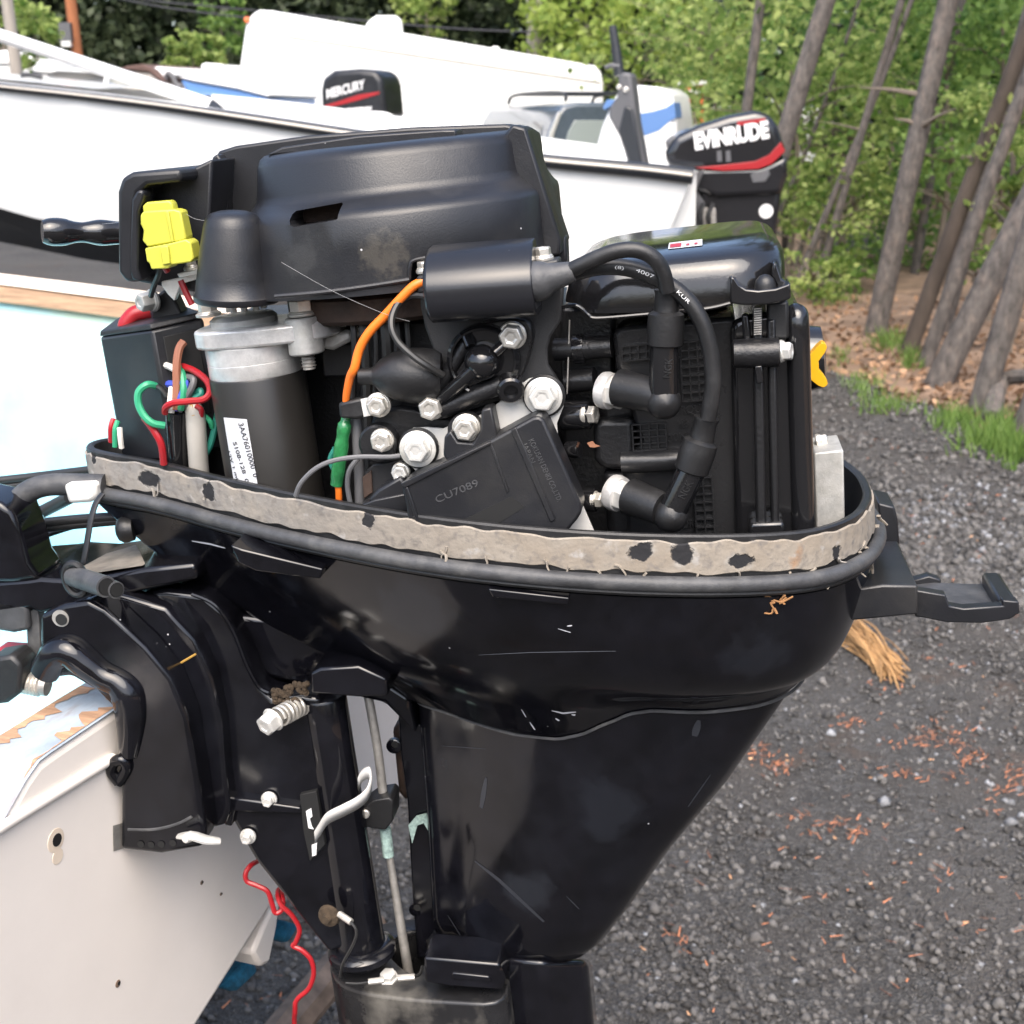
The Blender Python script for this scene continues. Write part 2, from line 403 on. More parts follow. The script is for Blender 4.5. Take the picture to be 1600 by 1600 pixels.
def gravel_material():
    m = bpy.data.materials.new('gravel_ground'); m.use_nodes = True; n = m.node_tree.nodes; l = m.node_tree.links; b = n['Principled BSDF']
    tc = n.new('ShaderNodeTexCoord'); b.inputs['Roughness'].default_value = .9
    def vor(s):
        v = n.new('ShaderNodeTexVoronoi'); v.inputs['Scale'].default_value = s; l.new(tc.outputs['Object'], v.inputs['Vector']); return v
    def noi(s, d=6):
        t = n.new('ShaderNodeTexNoise'); t.inputs['Scale'].default_value = s; t.inputs['Detail'].default_value = d; l.new(tc.outputs['Object'], t.inputs['Vector']); return t.outputs['Fac']
    def mixc(f, a, c):
        x = n.new('ShaderNodeMix'); x.data_type = 'RGBA'
        for s, v in ((x.inputs[0], f), (x.inputs[6], a), (x.inputs[7], c)):
            if isinstance(v, tuple): s.default_value = (*v, 1)
            else: l.new(v, s)
        return x.outputs[2]
    def rm(f, a, c):
        r = n.new('ShaderNodeMapRange'); r.inputs[1].default_value = a; r.inputs[2].default_value = c; l.new(f, r.inputs[0]); return r.outputs[0]
    v1, v2 = vor(95), vor(210)
    sp = n.new('ShaderNodeSeparateColor'); l.new(v1.outputs['Color'], sp.inputs[0])
    c = mixc(rm(noi(1.3), .35, .65), (.050, .047, .044), (.082, .076, .070))
    c = mixc(rm(sp.outputs[0], .6, 1.), c, (.115, .112, .109))
    sp2 = n.new('ShaderNodeSeparateColor'); l.new(v2.outputs['Color'], sp2.inputs[0])
    c = mixc(rm(sp2.outputs[1], .84, 1.), c, (.14, .132, .122))
    c = mixc(rm(noi(1.9, 9), .50, .66), c, (.088, .078, .069))
    c = mixc(rm(noi(4.2, 9), .60, .72), c, (.098, .068, .050))
    c = mixc(rm(noi(.9, 7), .58, .72), c, (.050, .047, .046))
    l.new(c, b.inputs['Base Color'])
    bp = n.new('ShaderNodeBump'); bp.inputs['Strength'].default_value = 1.; bp.inputs['Distance'].default_value = .012
    ad = n.new('ShaderNodeMath'); ad.operation = 'ADD'; l.new(v1.outputs['Distance'], ad.inputs[0]); l.new(v2.outputs['Distance'], ad.inputs[1])
    l.new(ad.outputs[0], bp.inputs['Height']); l.new(bp.outputs[0], b.inputs['Normal'])
    MATS['gravel_ground'] = m
gravel_material()
mat('forest_dirt', (.19, .125, .082), .95, vary=.5, vscale=3, bump=1., bscale=18, dust=.8, dustcol=(.30, .21, .14), dscale=5)
mat('far_ground', (.11, .10, .08), .95, vary=.4, vscale=.6)
lin = lambda a, b, n: [a + (b - a) * i / n for i in range(n + 1)]
grid_sheet('ground', lin(-90, -3, 18) + lin(-2.5, 4.5, 70) + lin(6, 90, 18), lin(-60, 1, 10) + lin(1.2, 14, 120) + lin(16, 130, 20), 'gravel_ground')
grid_sheet('forest_floor', lin(1.2, 6, 60) + lin(6.5, 60, 22), lin(-8, 3.9, 12) + lin(4, 14, 90) + lin(15, 110, 22), 'forest_dirt', keep=lambda x, y: x > edge_x(y) + .04 * math.sin(y * 23 + x * 5), dz=.012)
def on_ground(px, py):
    p = GZ(px, py)
    for _ in range(4): p = GZ(px, py, terrain(p.x, p.y))
    return p

# loose stones over the gravel
mat('stones', (.078, .0735, .069), .85, vary=.35, vscale=30, island=.6)
mat('stones_pale', (.17, .173, .18), .8, vary=.3, vscale=30, island=.4)
def stones(name, n, region, smin, smax, m, power=2.2, pxreg=None, lab=None):
    x0, x1, y0, y1 = region
    x = rng.uniform(x0, x1, n * 3); y = y0 + (y1 - y0) * rng.random(n * 3) ** 1.6
    keep = np.array([xx < edge_x(yy) + .1 for xx, yy in zip(x, y)])
    if pxreg is not None:
        k2 = np.array([pxreg(xx, yy) for xx, yy in zip(x, y)]); keep &= k2
    x, y = x[keep][:n], y[keep][:n]; n = len(x)
    z = np.array([terrain(a, b) for a, b in zip(x, y)])
    r = smin + (smax - smin) * rng.random(n) ** power * (1 + .0 * y)
    base = np.array([[1, 0, 0], [.2, 1, .1], [-1, .2, 0], [-.1, -1, -.1], [.1, -.1, .75], [0, 0, -.5]], dtype=float)
    faces = np.array([[0, 1, 4], [1, 2, 4], [2, 3, 4], [3, 0, 4], [1, 0, 5], [2, 1, 5], [3, 2, 5], [0, 3, 5]])
    V = base[None] * (1 + rng.uniform(-.35, .35, (n, 6, 3))) * r[:, None, None]
    a = rng.uniform(0, 2 * np.pi, n); ca, sa = np.cos(a)[:, None], np.sin(a)[:, None]
    X = V[..., 0] * ca - V[..., 1] * sa; Y = V[..., 0] * sa + V[..., 1] * ca; Z = V[..., 2]
    tl = rng.uniform(-.5, .5, n)[:, None]; Z2 = Z + X * tl
    co = np.stack([X + x[:, None], Y + y[:, None], Z2 + z[:, None] + .15 * r[:, None]], -1).reshape(-1, 3)
    fc = (faces[None] + (np.arange(n) * 6)[:, None, None]).reshape(-1, 3)
    return tag(arrays_obj(name, co, fc, m), lab, 'gravel', kind='stuff')
stones('gravel', 80000, (-1.2, 3.4, 1.5, 4.8), .0022, .0135, 'stones', 3.4, lambda x, y: rng.random() < .55 + .45 * math.tanh(1.5 * hsh(x * .8 + 2, y * .55, 1.3)), lab='loose dark grey gravel covering the yard')
stones('gravel', 30000, (-.6, 2.9, 4.0, 8.5), .005, .024, 'stones', 2.8, lab='coarser dark gravel along the wood edge')
stones('gravel', 3600, (.7, 2.9, 2.6, 5.4), .004, .020, 'stones_pale', 2.2, lambda x, y: rng.random() < 1 / (1 + math.exp(-4 * (hsh(x * .9 + .6, y * .6, 2.) * .5 + (x - 1.7) * .9))), lab='pale blue grey crushed stone patches on the yard')
stones('gravel', 420, (-.2, 2.9, 1.8, 6.0), .007, .022, 'stones', 2.0, lab='larger dark stones scattered on the yard')
stones('gravel', 3500, (-.8, 3.0, 1.6, 6.0), .002, .009, 'stones_pale', 3.0, lab='pale chips strewn through the dark gravel')

# pine needles and twigs
mat('needles', (.36, .135, .062), .7, island=.6); mat('chips', (.46, .25, .13), .8, island=.5)
def needles(name, spots, m, lab, ln=(.006, .028), wd=.0012):
    co, q = [], []
    for px, py, sx, sy, n in spots:
        for _ in range(n):
            if random.random() < .42: continue
            p = on_ground(px + random.gauss(0, sx * 1.25), py + random.gauss(0, sy * 1.25)); a = random.uniform(0, math.pi); L = random.uniform(*ln); w = wd * random.uniform(.7, 1.6)
            d = Vector((math.cos(a), math.sin(a), random.uniform(-.1, .2))) * L / 2; s = Vector((-math.sin(a), math.cos(a), .3)) * w; z = Vector((0, 0, random.uniform(.006, .016)))
            k = len(co); co += [p + z - d - s, p + z + d - s * .4, p + z + d + s * .4, p + z - d + s]; q.append((k, k + 1, k + 2, k + 3))
    return tag(arrays_obj(name, [tuple(c) for c in co], q, m), lab, 'pine needles', kind='stuff')
cl = [(1190, 1185, 10, 6, 40), (1218, 1200, 12, 8, 60), (1300, 1300, 26, 7, 60), (1325, 1132, 12, 5, 50), (1420, 1165, 22, 5, 50), (1418, 1215, 16, 4, 60), (1470, 1150, 20, 7, 60), (1500, 1160, 14, 8, 60), (1520, 1190, 12, 6, 40), (1490, 1218, 14, 4, 30), (1575, 1235, 18, 7, 60), (1590, 1210, 10, 5, 40), (1550, 1265, 8, 6, 15), (1345, 1310, 12, 5, 30), (1240, 1280, 10, 4, 12), (1380, 1080, 16, 8, 30), (1440, 1040, 30, 10, 30), (1050, 1465, 8, 6, 12), (1060, 1480, 5, 4, 10), (1200, 1470, 4, 8, 6), (1465, 1380, 10, 10, 14), (1530, 1450, 20, 8, 12), (1440, 820, 40, 20, 60), (1530, 780, 40, 20, 60), (1400, 700, 40, 16, 50), (1130, 1420, 200, 120, 60), (1350, 1400, 180, 120, 80), (1500, 950, 80, 60, 60), (1300, 640, 30, 12, 30), (430, 1560, 40, 30, 25), (1460, 900, 60, 40, 40)]
needles('pine_needles', cl, 'needles', 'rust red pine needle drifts on the dark gravel')
needles('pine_needles', [(1300, 1310, 40, 12, 8), (1350, 1250, 220, 150, 40), (1480, 1130, 60, 40, 14), (1200, 1480, 200, 90, 26), (1450, 760, 80, 50, 30), (1080, 1480, 60, 60, 14)], 'chips', 'tan bark chips strewn over the dark gravel', (.006, .016), .003)

# tan frayed broom-like bundle on the gravel
mat('straw', (.36, .205, .085), .85, island=.35, vary=.2, vscale=40)
rope = empty('frayed_rope', on_ground(1345, 1010), 'tan frayed rope end lying on the gravel behind the motor', 'rope')
ra = on_ground(1338, 1012) - rope.location; rb_ = on_ground(1385, 1052) - rope.location
bm = bmesh.new(); rr = random.Random(3)
for k in range(170):
    o = Vector((rr.gauss(0, .016), rr.gauss(0, .02), abs(rr.gauss(.03, .02)))); e = Vector((rr.gauss(0, .022), rr.gauss(0, .025), abs(rr.gauss(.014, .012))))
    a = ra + o - (rb_ - ra) * .25; b = rb_ + e + (rb_ - ra) * rr.uniform(-.3, .25); mid = a.lerp(b, .5) + Vector((rr.gauss(0, .01), rr.gauss(0, .01), rr.uniform(.005, .025)))
    sweep(bm, catmull([a, mid, b], 4), rr.uniform(.0012, .0030), 5)
bm_obj('rope_strands', bm, 'straw', rope)
bm = bmesh.new()
for (x, y) in ((1404, 1082), (1392, 1072), (1376, 1070), (1400, 1060), (1385, 1046)):
    e = on_ground(x, y) - rope.location + Vector((0, 0, .008)); a = ra.lerp(rb_, .6) + Vector((0, 0, .03)); sweep(bm, catmull([a, a.lerp(e, .5) + Vector((.008, 0, .012)), e], 5), lambda t: .0055 - .003 * t, 6)
bm_obj('loose_ends', bm, 'straw', rope)

# ================================================================== TREES
mat('bark', (.090, .079, .071), .9, vary=.6, vscale=26, stretch=(1, 1, .45), bump=1., bscale=40, dust=.75, dustcol=(.21, .17, .145), dscale=22)
mat('bark_dark', (.06, .046, .036), .95, vary=.4, vscale=9, stretch=(1, 1, .3), bump=1., bscale=20)
mat('twig', (.16, .13, .10), .9)
leafmat('leaf_green', (.11, .21, .035), (.50, .58, .19), .55)
leafmat('leaf_haze', (.05, .095, .030), (.22, .30, .10), .45)  # lightened green, haze of the far leaves put into the colour
leafmat('leaf_mid', (.06, .14, .032), (.28, .41, .10), .5)
leafmat('leaf_yellow', (.20, .30, .05), (.36, .44, .10), .5)
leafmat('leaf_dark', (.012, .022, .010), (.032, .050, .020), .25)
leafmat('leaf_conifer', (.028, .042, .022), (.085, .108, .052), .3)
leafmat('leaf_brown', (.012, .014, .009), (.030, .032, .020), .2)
leafmat('grass_green', (.09, .17, .035), (.22, .33, .08), .4)
def leaf_mesh(name, centers, size, m, parent=None, droop=.3):
    n = len(centers); c = np.asarray(centers)
    a = rng.uniform(0, 2 * np.pi, n); t = rng.normal(0, .55, n) - droop
    d = np.stack([np.cos(a) * np.cos(t), np.sin(a) * np.cos(t), np.sin(t)], -1)
    r = rng.normal(size=(n, 3)); s = np.cross(d, r); s /= np.linalg.norm(s, axis=1)[:, None] + 1e-9
    L = size * rng.uniform(.6, 1.35, n)[:, None]; nn = np.cross(d, s)
    co = np.stack([c - d * L * .5, c + s * L * .34 + nn * L * .08, c + d * L * .55, c - s * L * .34 + nn * L * .08], 1).reshape(-1, 3)
    q = np.arange(n * 4).reshape(n, 4)
    return arrays_obj(name, co, q, m, parent)
def clumps(center, radii, ncl, per, spread):
    c = np.asarray(center); out = []
    for _ in range(ncl):
        v = rng.normal(size=3); v /= np.linalg.norm(v); v *= rng.random() ** .4
        p = c + v * np.asarray(radii); out.append(p + rng.normal(size=(per, 3)) * spread * np.array([1, 1, .55]))
    return np.concatenate(out)
def trunk_pts(base, top, bend=.06, n=6):
    b, t = Vector(base), Vector(top); P = []
    for i in range(n + 1):
        s = i / n; P.append(b.lerp(t, s) + Vector((math.sin(s * 3 + b.x * 5), math.cos(s * 2.3 + b.y * 3), 0)) * bend * math.sin(math.pi * s))
    return P
def pine(bpx, bpy_, tpx, tpy, wpx, lab, Y=None, m='bark', H=8.5, stubs=5, crown=True):
    b = on_ground(bpx, bpy_) if Y is None else W(bpx, bpy_, Y)
    t = W(tpx, tpy, b.y * 1.0); d = (t - b).normalized()
    if Y is not None: b = b - d * (max(0, b.z - terrain(b.x, b.y)) / max(.3, d.z))
    r = wpx * ((b - CPOS).dot(FW)) / FPX / 2
    o = empty('pine_tree', b, lab, 'tree', 'pine trunks at the wood edge')
    top = d * (H / d.z)
    bm = bmesh.new(); sweep(bm, [Vector((0, 0, -.15)) - d * .1] + trunk_pts((0, 0, 0), top, .05, 10), lambda s: r * .70 * (1.12 - .12 * min(1, s * 14)) * (1 - .5 * s), 14)
    bm_obj('trunk', bm, m, o)
    rr = random.Random(int(bpx))
    def limb(p, e, rad):
        bm = bmesh.new(); sweep(bm, [p, p + e * .5 + Vector((0, 0, .01)), p + e], rad, 6); bm_obj('branch', bm, 'twig', o)
    for k in range(stubs):
        s = rr.uniform(.12, .55); p = top * s; a = rr.uniform(0, 6.28); e = Vector((math.cos(a), math.sin(a), rr.uniform(.1, .5))) * rr.uniform(.15, .5)
        limb(p, e, lambda q: r * .16 * (1.2 - q))
    if crown:
        for k in range(9):
            s = .68 + .32 * k / 9; p = top * s; a = k * 2.4; e = Vector((math.cos(a), math.sin(a), .25)) * (1.7 - 1.2 * (k / 9)); limb(p, e, lambda q: r * .22 * (1.15 - q))
    if crown:
        C = clumps(top * .86, (1.5, 1.5, 1.5), 34, 32, .2); leaf_mesh('crown', C, .11, 'leaf_conifer', o)
    return o
pine(1366, 527, 1478, 0, 52, 'tall pine trunk with flaking bark and dead stubs, standing alone left of the leaning group')
pine(1462, 606, 1612, 310, 64, 'thick leaning pine trunk rooted in brown leaf litter, straightest of the leaning group')
pine(1528, 648, 1622, 330, 56, 'leaning pine trunk growing beside a fallen branch at the wood edge')
pine(1420, 548, 1542, 215, 40, 'dark slender pine trunk close behind the tall flaking pine', m='bark_dark')
pine(1443, 575, 1562, 240, 34, 'slim reddish pine trunk between the dark slender trunk and the thick leaning one')
pine(1592, 690, 1660, 520, 58, 'low leaning trunk at the grass verge, lowest rooted of the row')
pine(1190, 335, 1290, -10, 48, 'big leaning trunk rising behind the red striped outboard', Y=10.5, stubs=3)
pine(1163, 190, 1184, 0, 26, 'thin upright trunk between the utility pole and the big leaning trunk', Y=11.5, stubs=2)
pine(1540, 265, 1605, 30, 44, 'trunk deep in the leaves above the leaning group', Y=9, m='bark')
pine(1265, 395, 1340, 200, 18, 'spindly slanting sapling trunk in the undergrowth beside the red striped outboard', Y=11, m='bark', H=3.2, crown=False, stubs=2)
pine(1228, 300, 1262, 210, 14, 'spindly forked sapling trunk behind the red striped outboard', Y=12, m='bark', H=2.6, crown=False, stubs=2)
pine(1310, 330, 1405, 0, 20, 'thin leaning trunk hidden in leaves left of the tall flaking pine', Y=11, m='bark')
pine(1450, 300, 1500, 0, 22, 'thin upright trunk right of the tall flaking pine top', Y=12.5, stubs=2)
pine(1560, 560, 1640, 200, 30, 'slim trunk at the back of the leaning group', Y=9.4, m='bark_dark', stubs=2)
# fallen branch
fb = [on_ground(1548, 672) + Vector((0, 0, .05)), on_ground(1575, 650) + Vector((0, .1, .16)), W(1640, 590, 6.4)]
bm = bmesh.new(); sweep(bm, catmull(fb, 4), lambda t: .05 - .02 * t, 8); tag(bm_obj('fallen_branch', bm, 'bark'), 'fallen branch propped on the leaf litter at the wood edge', 'branch')
# broadleaf understorey: crowns placed on real ground, each with stem and limbs
def broadleaf(px, py, Y, rad, n, size, m, lab, stem=.03, group='broadleaf trees and bushes in the wood'):
    c = W(px, py, Y); g = terrain(c.x, c.y); o = empty('broadleaf_tree', (c.x, c.y, g), lab, 'tree', group)
    h = c.z - g; bm = bmesh.new(); rr = random.Random(int(px * 7 + py))
    top = Vector((rr.uniform(-.1, .1), 0, max(.25, h))); sweep(bm, trunk_pts((0, 0, -.05), top, .08, 6), lambda t: stem * (1.1 - .7 * t), 7)
    for k in range(7):
        s = rr.uniform(.4, .95); p = top * s; a = rr.uniform(0, 6.28); e = Vector((math.cos(a) * rad[0] * .8, math.sin(a) * rad[1] * .8, rr.uniform(-.1, .5) * rad[2])); sweep(bm, [p, p + e * .5 + Vector((0, 0, .06)), p + e], lambda t: stem * .4 * (1.1 - t), 5)
    bm_obj('trunk', bm, 'twig', o)
    n = int(n * (.95 if px > 980 else 1.5)); size *= .74
    C = clumps((0, 0, h), rad, max(6, n // 34), 34, min(rad) * .17)
    C = C[C[:, 2] > .03]
    leaf_mesh('crown', C, size, m, o)
    return o
BL = [(1000, 40, 25, (2.2, 1.5, 1.5), 1500, .2, 'leaf_yellow', 'yellow green young tree beside the grey utility pole'),
 (905, 15, 27, (1.4, 1.2, 1.2), 900, .2, 'leaf_yellow', 'pale leafy branch mass touching the grey utility pole'),
 (1085, 110, 20, (1.2, 1., .8), 1300, .12, 'leaf_green', 'bright leafy sapling behind the blue banded boat'),
 (1120, 30, 16, (1.5, 1.2, 1.2), 1700, .13, 'leaf_green', 'bright green tree above the red striped outboard'),
 (1245, 110, 12, (1.1, 1., 1.1), 1800, .105, 'leaf_green', 'bright maple sapling around the thin trunks behind the red striped outboard'),
 (1300, 60, 13, (1.1, 1., 1.0), 1500, .11, 'leaf_mid', 'mid green tree left of the tall flaking pine, high up'),
 (1320, 200, 12.5, (.75, .9, .8), 1500, .09, 'leaf_green', 'bright leafy bush left of the tall flaking pine'),
 (1300, 330, 11.5, (.6, .7, .5), 1300, .075, 'leaf_green', 'bright bush over the dirt bank beside the red striped outboard'),
 (1272, 440, 10.5, (.32, .4, .3), 700, .065, 'leaf_green', 'low bright bush at the end of the dirt bank'),
 (1325, 420, 11.5, (.4, .5, .35), 700, .07, 'leaf_mid', 'low mid green bush behind the tall flaking pine base'),
 (1490, 90, 12, (.7, .7, .7), 1300, .09, 'leaf_mid', 'mid green leaves right of the tall flaking pine top'),
 (1570, 140, 9.4, (.4, .45, .4), 700, .075, 'leaf_green', 'bright leaf spray hanging right of the tall flaking pine'),
 (1500, 215, 11.2, (.6, .6, .45), 1000, .085, 'leaf_mid', 'shaded leaves between the tall flaking pine and the leaning group'),
 (1590, 240, 8.2, (.28, .35, .42), 800, .066, 'leaf_green', 'bright leaf spray over the leaning group of trunks'),
 (1592, 345, 8.2, (.2, .3, .35), 420, .066, 'leaf_green', 'hanging bright leaves in front of the leaning trunks'),
 (1420, 340, 13, (.8, .8, .7), 1500, .085, 'leaf_mid', 'mid green undergrowth right of the tall flaking pine'),
 (1490, 430, 12.5, (.7, .8, .6), 1000, .08, 'leaf_mid', 'dark undergrowth behind the leaning trunks'),
 (1580, 470, 11.5, (.6, .8, .6), 800, .08, 'leaf_mid', 'shadowy undergrowth at the far side of the leaning trunks'),
 (1500, 520, 10.6, (.4, .6, .25), 500, .06, 'leaf_mid', 'low leafy plants between the leaning trunk bases'),
 (1570, 20, 12, (.8, .9, .6), 900, .095, 'leaf_mid', 'green canopy above the leaning group'),
 (1400, 20, 14.5, (1.2, 1., .9), 1500, .11, 'leaf_green', 'bright canopy behind the tall flaking pine top'),
 (1210, 200, 14, (.6, .7, .4), 700, .08, 'leaf_green', 'small leafy bush over the red striped outboard hood'),
 (1100, 175, 12.5, (.55, .5, .35), 800, .075, 'leaf_green', 'small round bush between the blue banded boat and the red striped outboard'),
 (1250, 300, 13.5, (.5, .6, .4), 700, .085, 'leaf_mid', 'mid green bush right behind the red striped outboard'),
 (48, 40, 22, (.45, .6, .6), 420, .17, 'leaf_green', 'bright green tree behind the brown utility pole'),
 (6, 30, 24, (.3, .5, .5), 160, .17, 'leaf_green', 'green tree behind the bare grey trunk'),
 (305, 82, 24, (.6, .7, .32), 500, .16, 'leaf_green', 'bright bush behind the blue hulled boat'),
 (345, 40, 26, (.5, .7, .7), 300, .18, 'leaf_mid', 'mid green tree touching the white trailer corner'),
 (660, 20, 30, (.7, 1., .6), 350, .2, 'leaf_green', 'green tree showing above the white trailer roof')]
for a in BL: broadleaf(*a)
# leaf litter plants and grass on the bank
def grass(name, spots, lab):
    co, q = [], []
    for px, py, sx, sy, n, h in spots:
        for _ in range(n):
            p = on_ground(px + random.gauss(0, sx), py + random.gauss(0, sy)); a = random.uniform(0, 6.28); L = h * random.uniform(.5, 1.3); w = .004
            s = Vector((math.cos(a), math.sin(a), 0)) * w; e = Vector((random.gauss(0, .35), random.gauss(0, .35), 1)) * L; k = len(co)
            co += [p - s, p + s, p + e * .6 + s * .7, p + e]; q.append((k, k + 1, k + 2, k + 3))
    return tag(arrays_obj(name, [tuple(c) for c in co], q, 'grass_green'), lab, 'grass', kind='stuff')
grass('grass', [(1500, 660, 26, 9, 420, .07), (1560, 695, 26, 10, 600, .09), (1590, 715, 14, 8, 300, .10), (1385, 635, 24, 9, 240, .06), (1350, 600, 18, 8, 160, .06), (1390, 540, 16, 8, 260, .10), (1425, 570, 10, 6, 160, .10), (1560, 680, 14, 8, 200, .12), (1310, 560, 10, 10, 120, .06), (1300, 470, 20, 10, 200, .1)], 'fresh green grass tufts along the gravel edge')
# brown leaf litter
mat('litter', (.26, .16, .095), .9, island=.6)
def litter():
    P = [on_ground(random.uniform(1260, 1660), random.uniform(470, 740)) for _ in range(2600)]
    P = [p for p in P if p.x > edge_x(p.y) - .05]
    C = np.array([tuple(p + Vector((0, 0, random.uniform(.01, .04)))) for p in P]); return tag(leaf_mesh('leaf_litter', C, .05, 'litter', droop=0.), 'brown dead leaves covering the dirt bank', 'leaf litter', kind='stuff')
litter()
# the wood behind and round the yard: one mass
def wood(name, n, box, size, m, lab):
    x0, x1, y0, y1, z0, z1 = box; ncl = n // 40; C = []
    for _ in range(ncl):
        p = np.array([rng.uniform(x0, x1), rng.uniform(y0, y1), z0 + (z1 - z0) * rng.random()]); C.append(p + rng.normal(size=(40, 3)) * np.array([1, 1, .55]) * size * 2.2)
    return tag(leaf_mesh(name, np.concatenate(C), size, m), lab, 'woods', kind='stuff')
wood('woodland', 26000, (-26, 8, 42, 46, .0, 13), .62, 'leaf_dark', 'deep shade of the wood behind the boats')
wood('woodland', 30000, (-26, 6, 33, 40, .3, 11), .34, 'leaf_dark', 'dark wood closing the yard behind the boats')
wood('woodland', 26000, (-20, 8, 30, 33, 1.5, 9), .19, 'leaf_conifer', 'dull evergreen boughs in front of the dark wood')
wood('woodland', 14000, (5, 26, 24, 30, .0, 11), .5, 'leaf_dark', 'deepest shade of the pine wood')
wood('woodland', 26000, (4.5, 22, 16, 24, .2, 9), .22, 'leaf_haze', 'hazy light green leafy depth of the wood behind the pine trunks')
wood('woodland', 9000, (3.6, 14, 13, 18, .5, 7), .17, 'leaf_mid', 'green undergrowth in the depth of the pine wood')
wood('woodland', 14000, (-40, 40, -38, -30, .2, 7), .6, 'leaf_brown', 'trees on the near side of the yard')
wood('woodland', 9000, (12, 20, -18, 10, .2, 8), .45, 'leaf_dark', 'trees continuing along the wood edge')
# ================================================================== BOATS AND VEHICLES BEHIND
mat('hull_white', (.80, .80, .78), .25, vary=.03, vscale=3, coat=.3)
mat('hull_dark', (.02, .022, .025), .4, vary=.3, vscale=4, dust=.4, dustcol=(.12, .12, .12), dscale=6)
mat('rail_black', (.02, .022, .026), .35)
mat('rail_cream', (.60, .55, .48), .5)
mat('navy', (.10, .20, .42), .4); mat('sky_blue', (.12, .26, .55), .4)
mat('paint_white', (.78, .78, .77), .35); mat('paint_red', (.30, .016, .02), .3)
mat('glass_dark', (.05, .06, .07), .05, spec=.8, coat=.5); mat('glass_pale', (.30, .34, .33), .08, spec=.8, coat=.5)
mat('suv_paint', (.075, .095, .12), .2, coat=.6, vary=.1); mat('plastic_grey', (.09, .09, .095), .5)
mat('canvas_brown', (.10, .06, .05), .9); mat('pole_wood', (.30, .11, .045), .9, vary=.3, vscale=3, stretch=(3, 3, .3), bump=.5, bscale=8)
mat('pole_grey', (.30, .27, .235), .9, vary=.25, vscale=3, stretch=(3, 3, .3)); mat('window_grey', (.42, .42, .37), .3); mat('orange_plastic', (.7, .16, .05), .5)

# -- white hull with black rub rail
GP = [(1083, 272, 6.60), (1000, 262, 6.62), (830, 246, 6.68), (680, 226, 6.74), (530, 204, 6.82), (380, 181, 6.92), (250, 162, 7.05), (120, 146, 7.2), (0, 133, 7.4), (-180, 112, 7.8), (-330, 96, 8.3)]
G = [W(*g) for g in GP]
ax2 = (G[0] - G[8]); ax2.z = 0; ax2.normalize(); inb = Vector((-ax2.y, ax2.x, 0)); inb = inb if inb.y > 0 else -inb
cb = empty('motor_boat', (G[0].x, G[0].y, 0), 'large white boat hull with black rub rail behind the hoodless motor', 'boat')
OFF = cb.location
def S_(p): return p - OFF
n_ = len(G); beam = [2.0, 2.0, 2.05, 2.1, 2.1, 2.05, 1.95, 1.75, 1.4, .75, .05]
bz = [(.72), .72, .72, .72, .72, .72, .71, .70, .68, .60, .5]
rings = []
def hull_rows(f): return [[S_(f(i)) for i in range(n_)]]
gun = [S_(G[i]) for i in range(n_)]; chi = [S_(G[i] + inb * min(.16, beam[i] * .2) - Vector((0, 0, bz[i]))) for i in range(n_)]
rake = [.0] * n_; rake[0] = .30
kee = [S_(G[i] + inb * beam[i] / 2 - Vector((0, 0, bz[i] + .28))) for i in range(n_)]
chf = [S_(G[i] + inb * (beam[i] - min(.16, beam[i] * .2)) - Vector((0, 0, bz[i]))) for i in range(n_)]; guf = [S_(G[i] + inb * beam[i]) for i in range(n_)]
chi[0] = chi[0] - ax2 * .30; kee[0] = kee[0] - ax2 * .42; chf[0] = chf[0] - ax2 * .30
def strip(name, rows, m, parent, **k):
    vs = [p for r in rows for p in r]; n = len(rows[0]); return raw_obj(name, vs, [(j * n + i, j * n + i + 1, (j + 1) * n + i + 1, (j + 1) * n + i) for j in range(len(rows) - 1) for i in range(n - 1)], m, parent, **k)
midn = [g.lerp(c, .5) + Vector((0, 0, 0)) - inb * .03 for g, c in zip(gun, chi)]; midf = [g.lerp(c, .5) for g, c in zip(guf, chf)]
strip('hull', [gun, midn, chi], 'hull_white', cb); strip('hull', [chf, midf, guf], 'hull_white', cb)
strip('hull_bottom', [chi, kee, chf], 'hull_dark', cb)
din = [g + inb * .16 + Vector((0, 0, .012)) for g in gun]; dif = [g - inb * .16 + Vector((0, 0, .012)) for g in guf]
strip('gunwale_deck', [[g + Vector((0, 0, .01)) for g in gun], din], 'hull_white', cb); strip('gunwale_deck', [dif, [g + Vector((0, 0, .01)) for g in guf]], 'hull_white', cb)
strip('inner_side', [din[:8], [d - Vector((0, 0, .45)) for d in din[:8]]], 'hull_white', cb); strip('inner_side', [[d - Vector((0, 0, .45)) for d in dif[:8]], dif[:8]], 'hull_white', cb); strip('cockpit_floor', [[d - Vector((0, 0, .45)) for d in din[:8]], [d - Vector((0, 0, .45)) for d in dif[:8]]], 'hull_white', cb)
strip('foredeck', [[d + Vector((0, 0, .012)) for d in din[7:]], [(a + b) / 2 + Vector((0, 0, .03)) for a, b in zip(din[7:], dif[7:])], [d + Vector((0, 0, .012)) for d in dif[7:]]], 'hull_white', cb)
raw_obj('boat_transom', [gun[0], chi[0], kee[0], chf[0], guf[0]], [(0, 1, 2, 3, 4)], 'hull_white', cb)
def rr_(i): return .038
bm = bmesh.new(); sweep(bm, catmull([g - inb * .008 - Vector((0, 0, .01)) for g in gun], 4), lambda t: .038 - .018 * min(1, t * 1.4), 10); bm_obj('rub_rail', bm, 'rail_black', cb)
bm = bmesh.new(); sweep(bm, catmull([g - inb * (.042 - .014 * min(1, i / 7)) - Vector((0, 0, .004)) for i, g in enumerate(gun)], 4), lambda t: .007 - .002 * t, 8); bm_obj('rail_highlight', bm, 'rail_cream', cb)  # pale line painting the highlight along the black rail
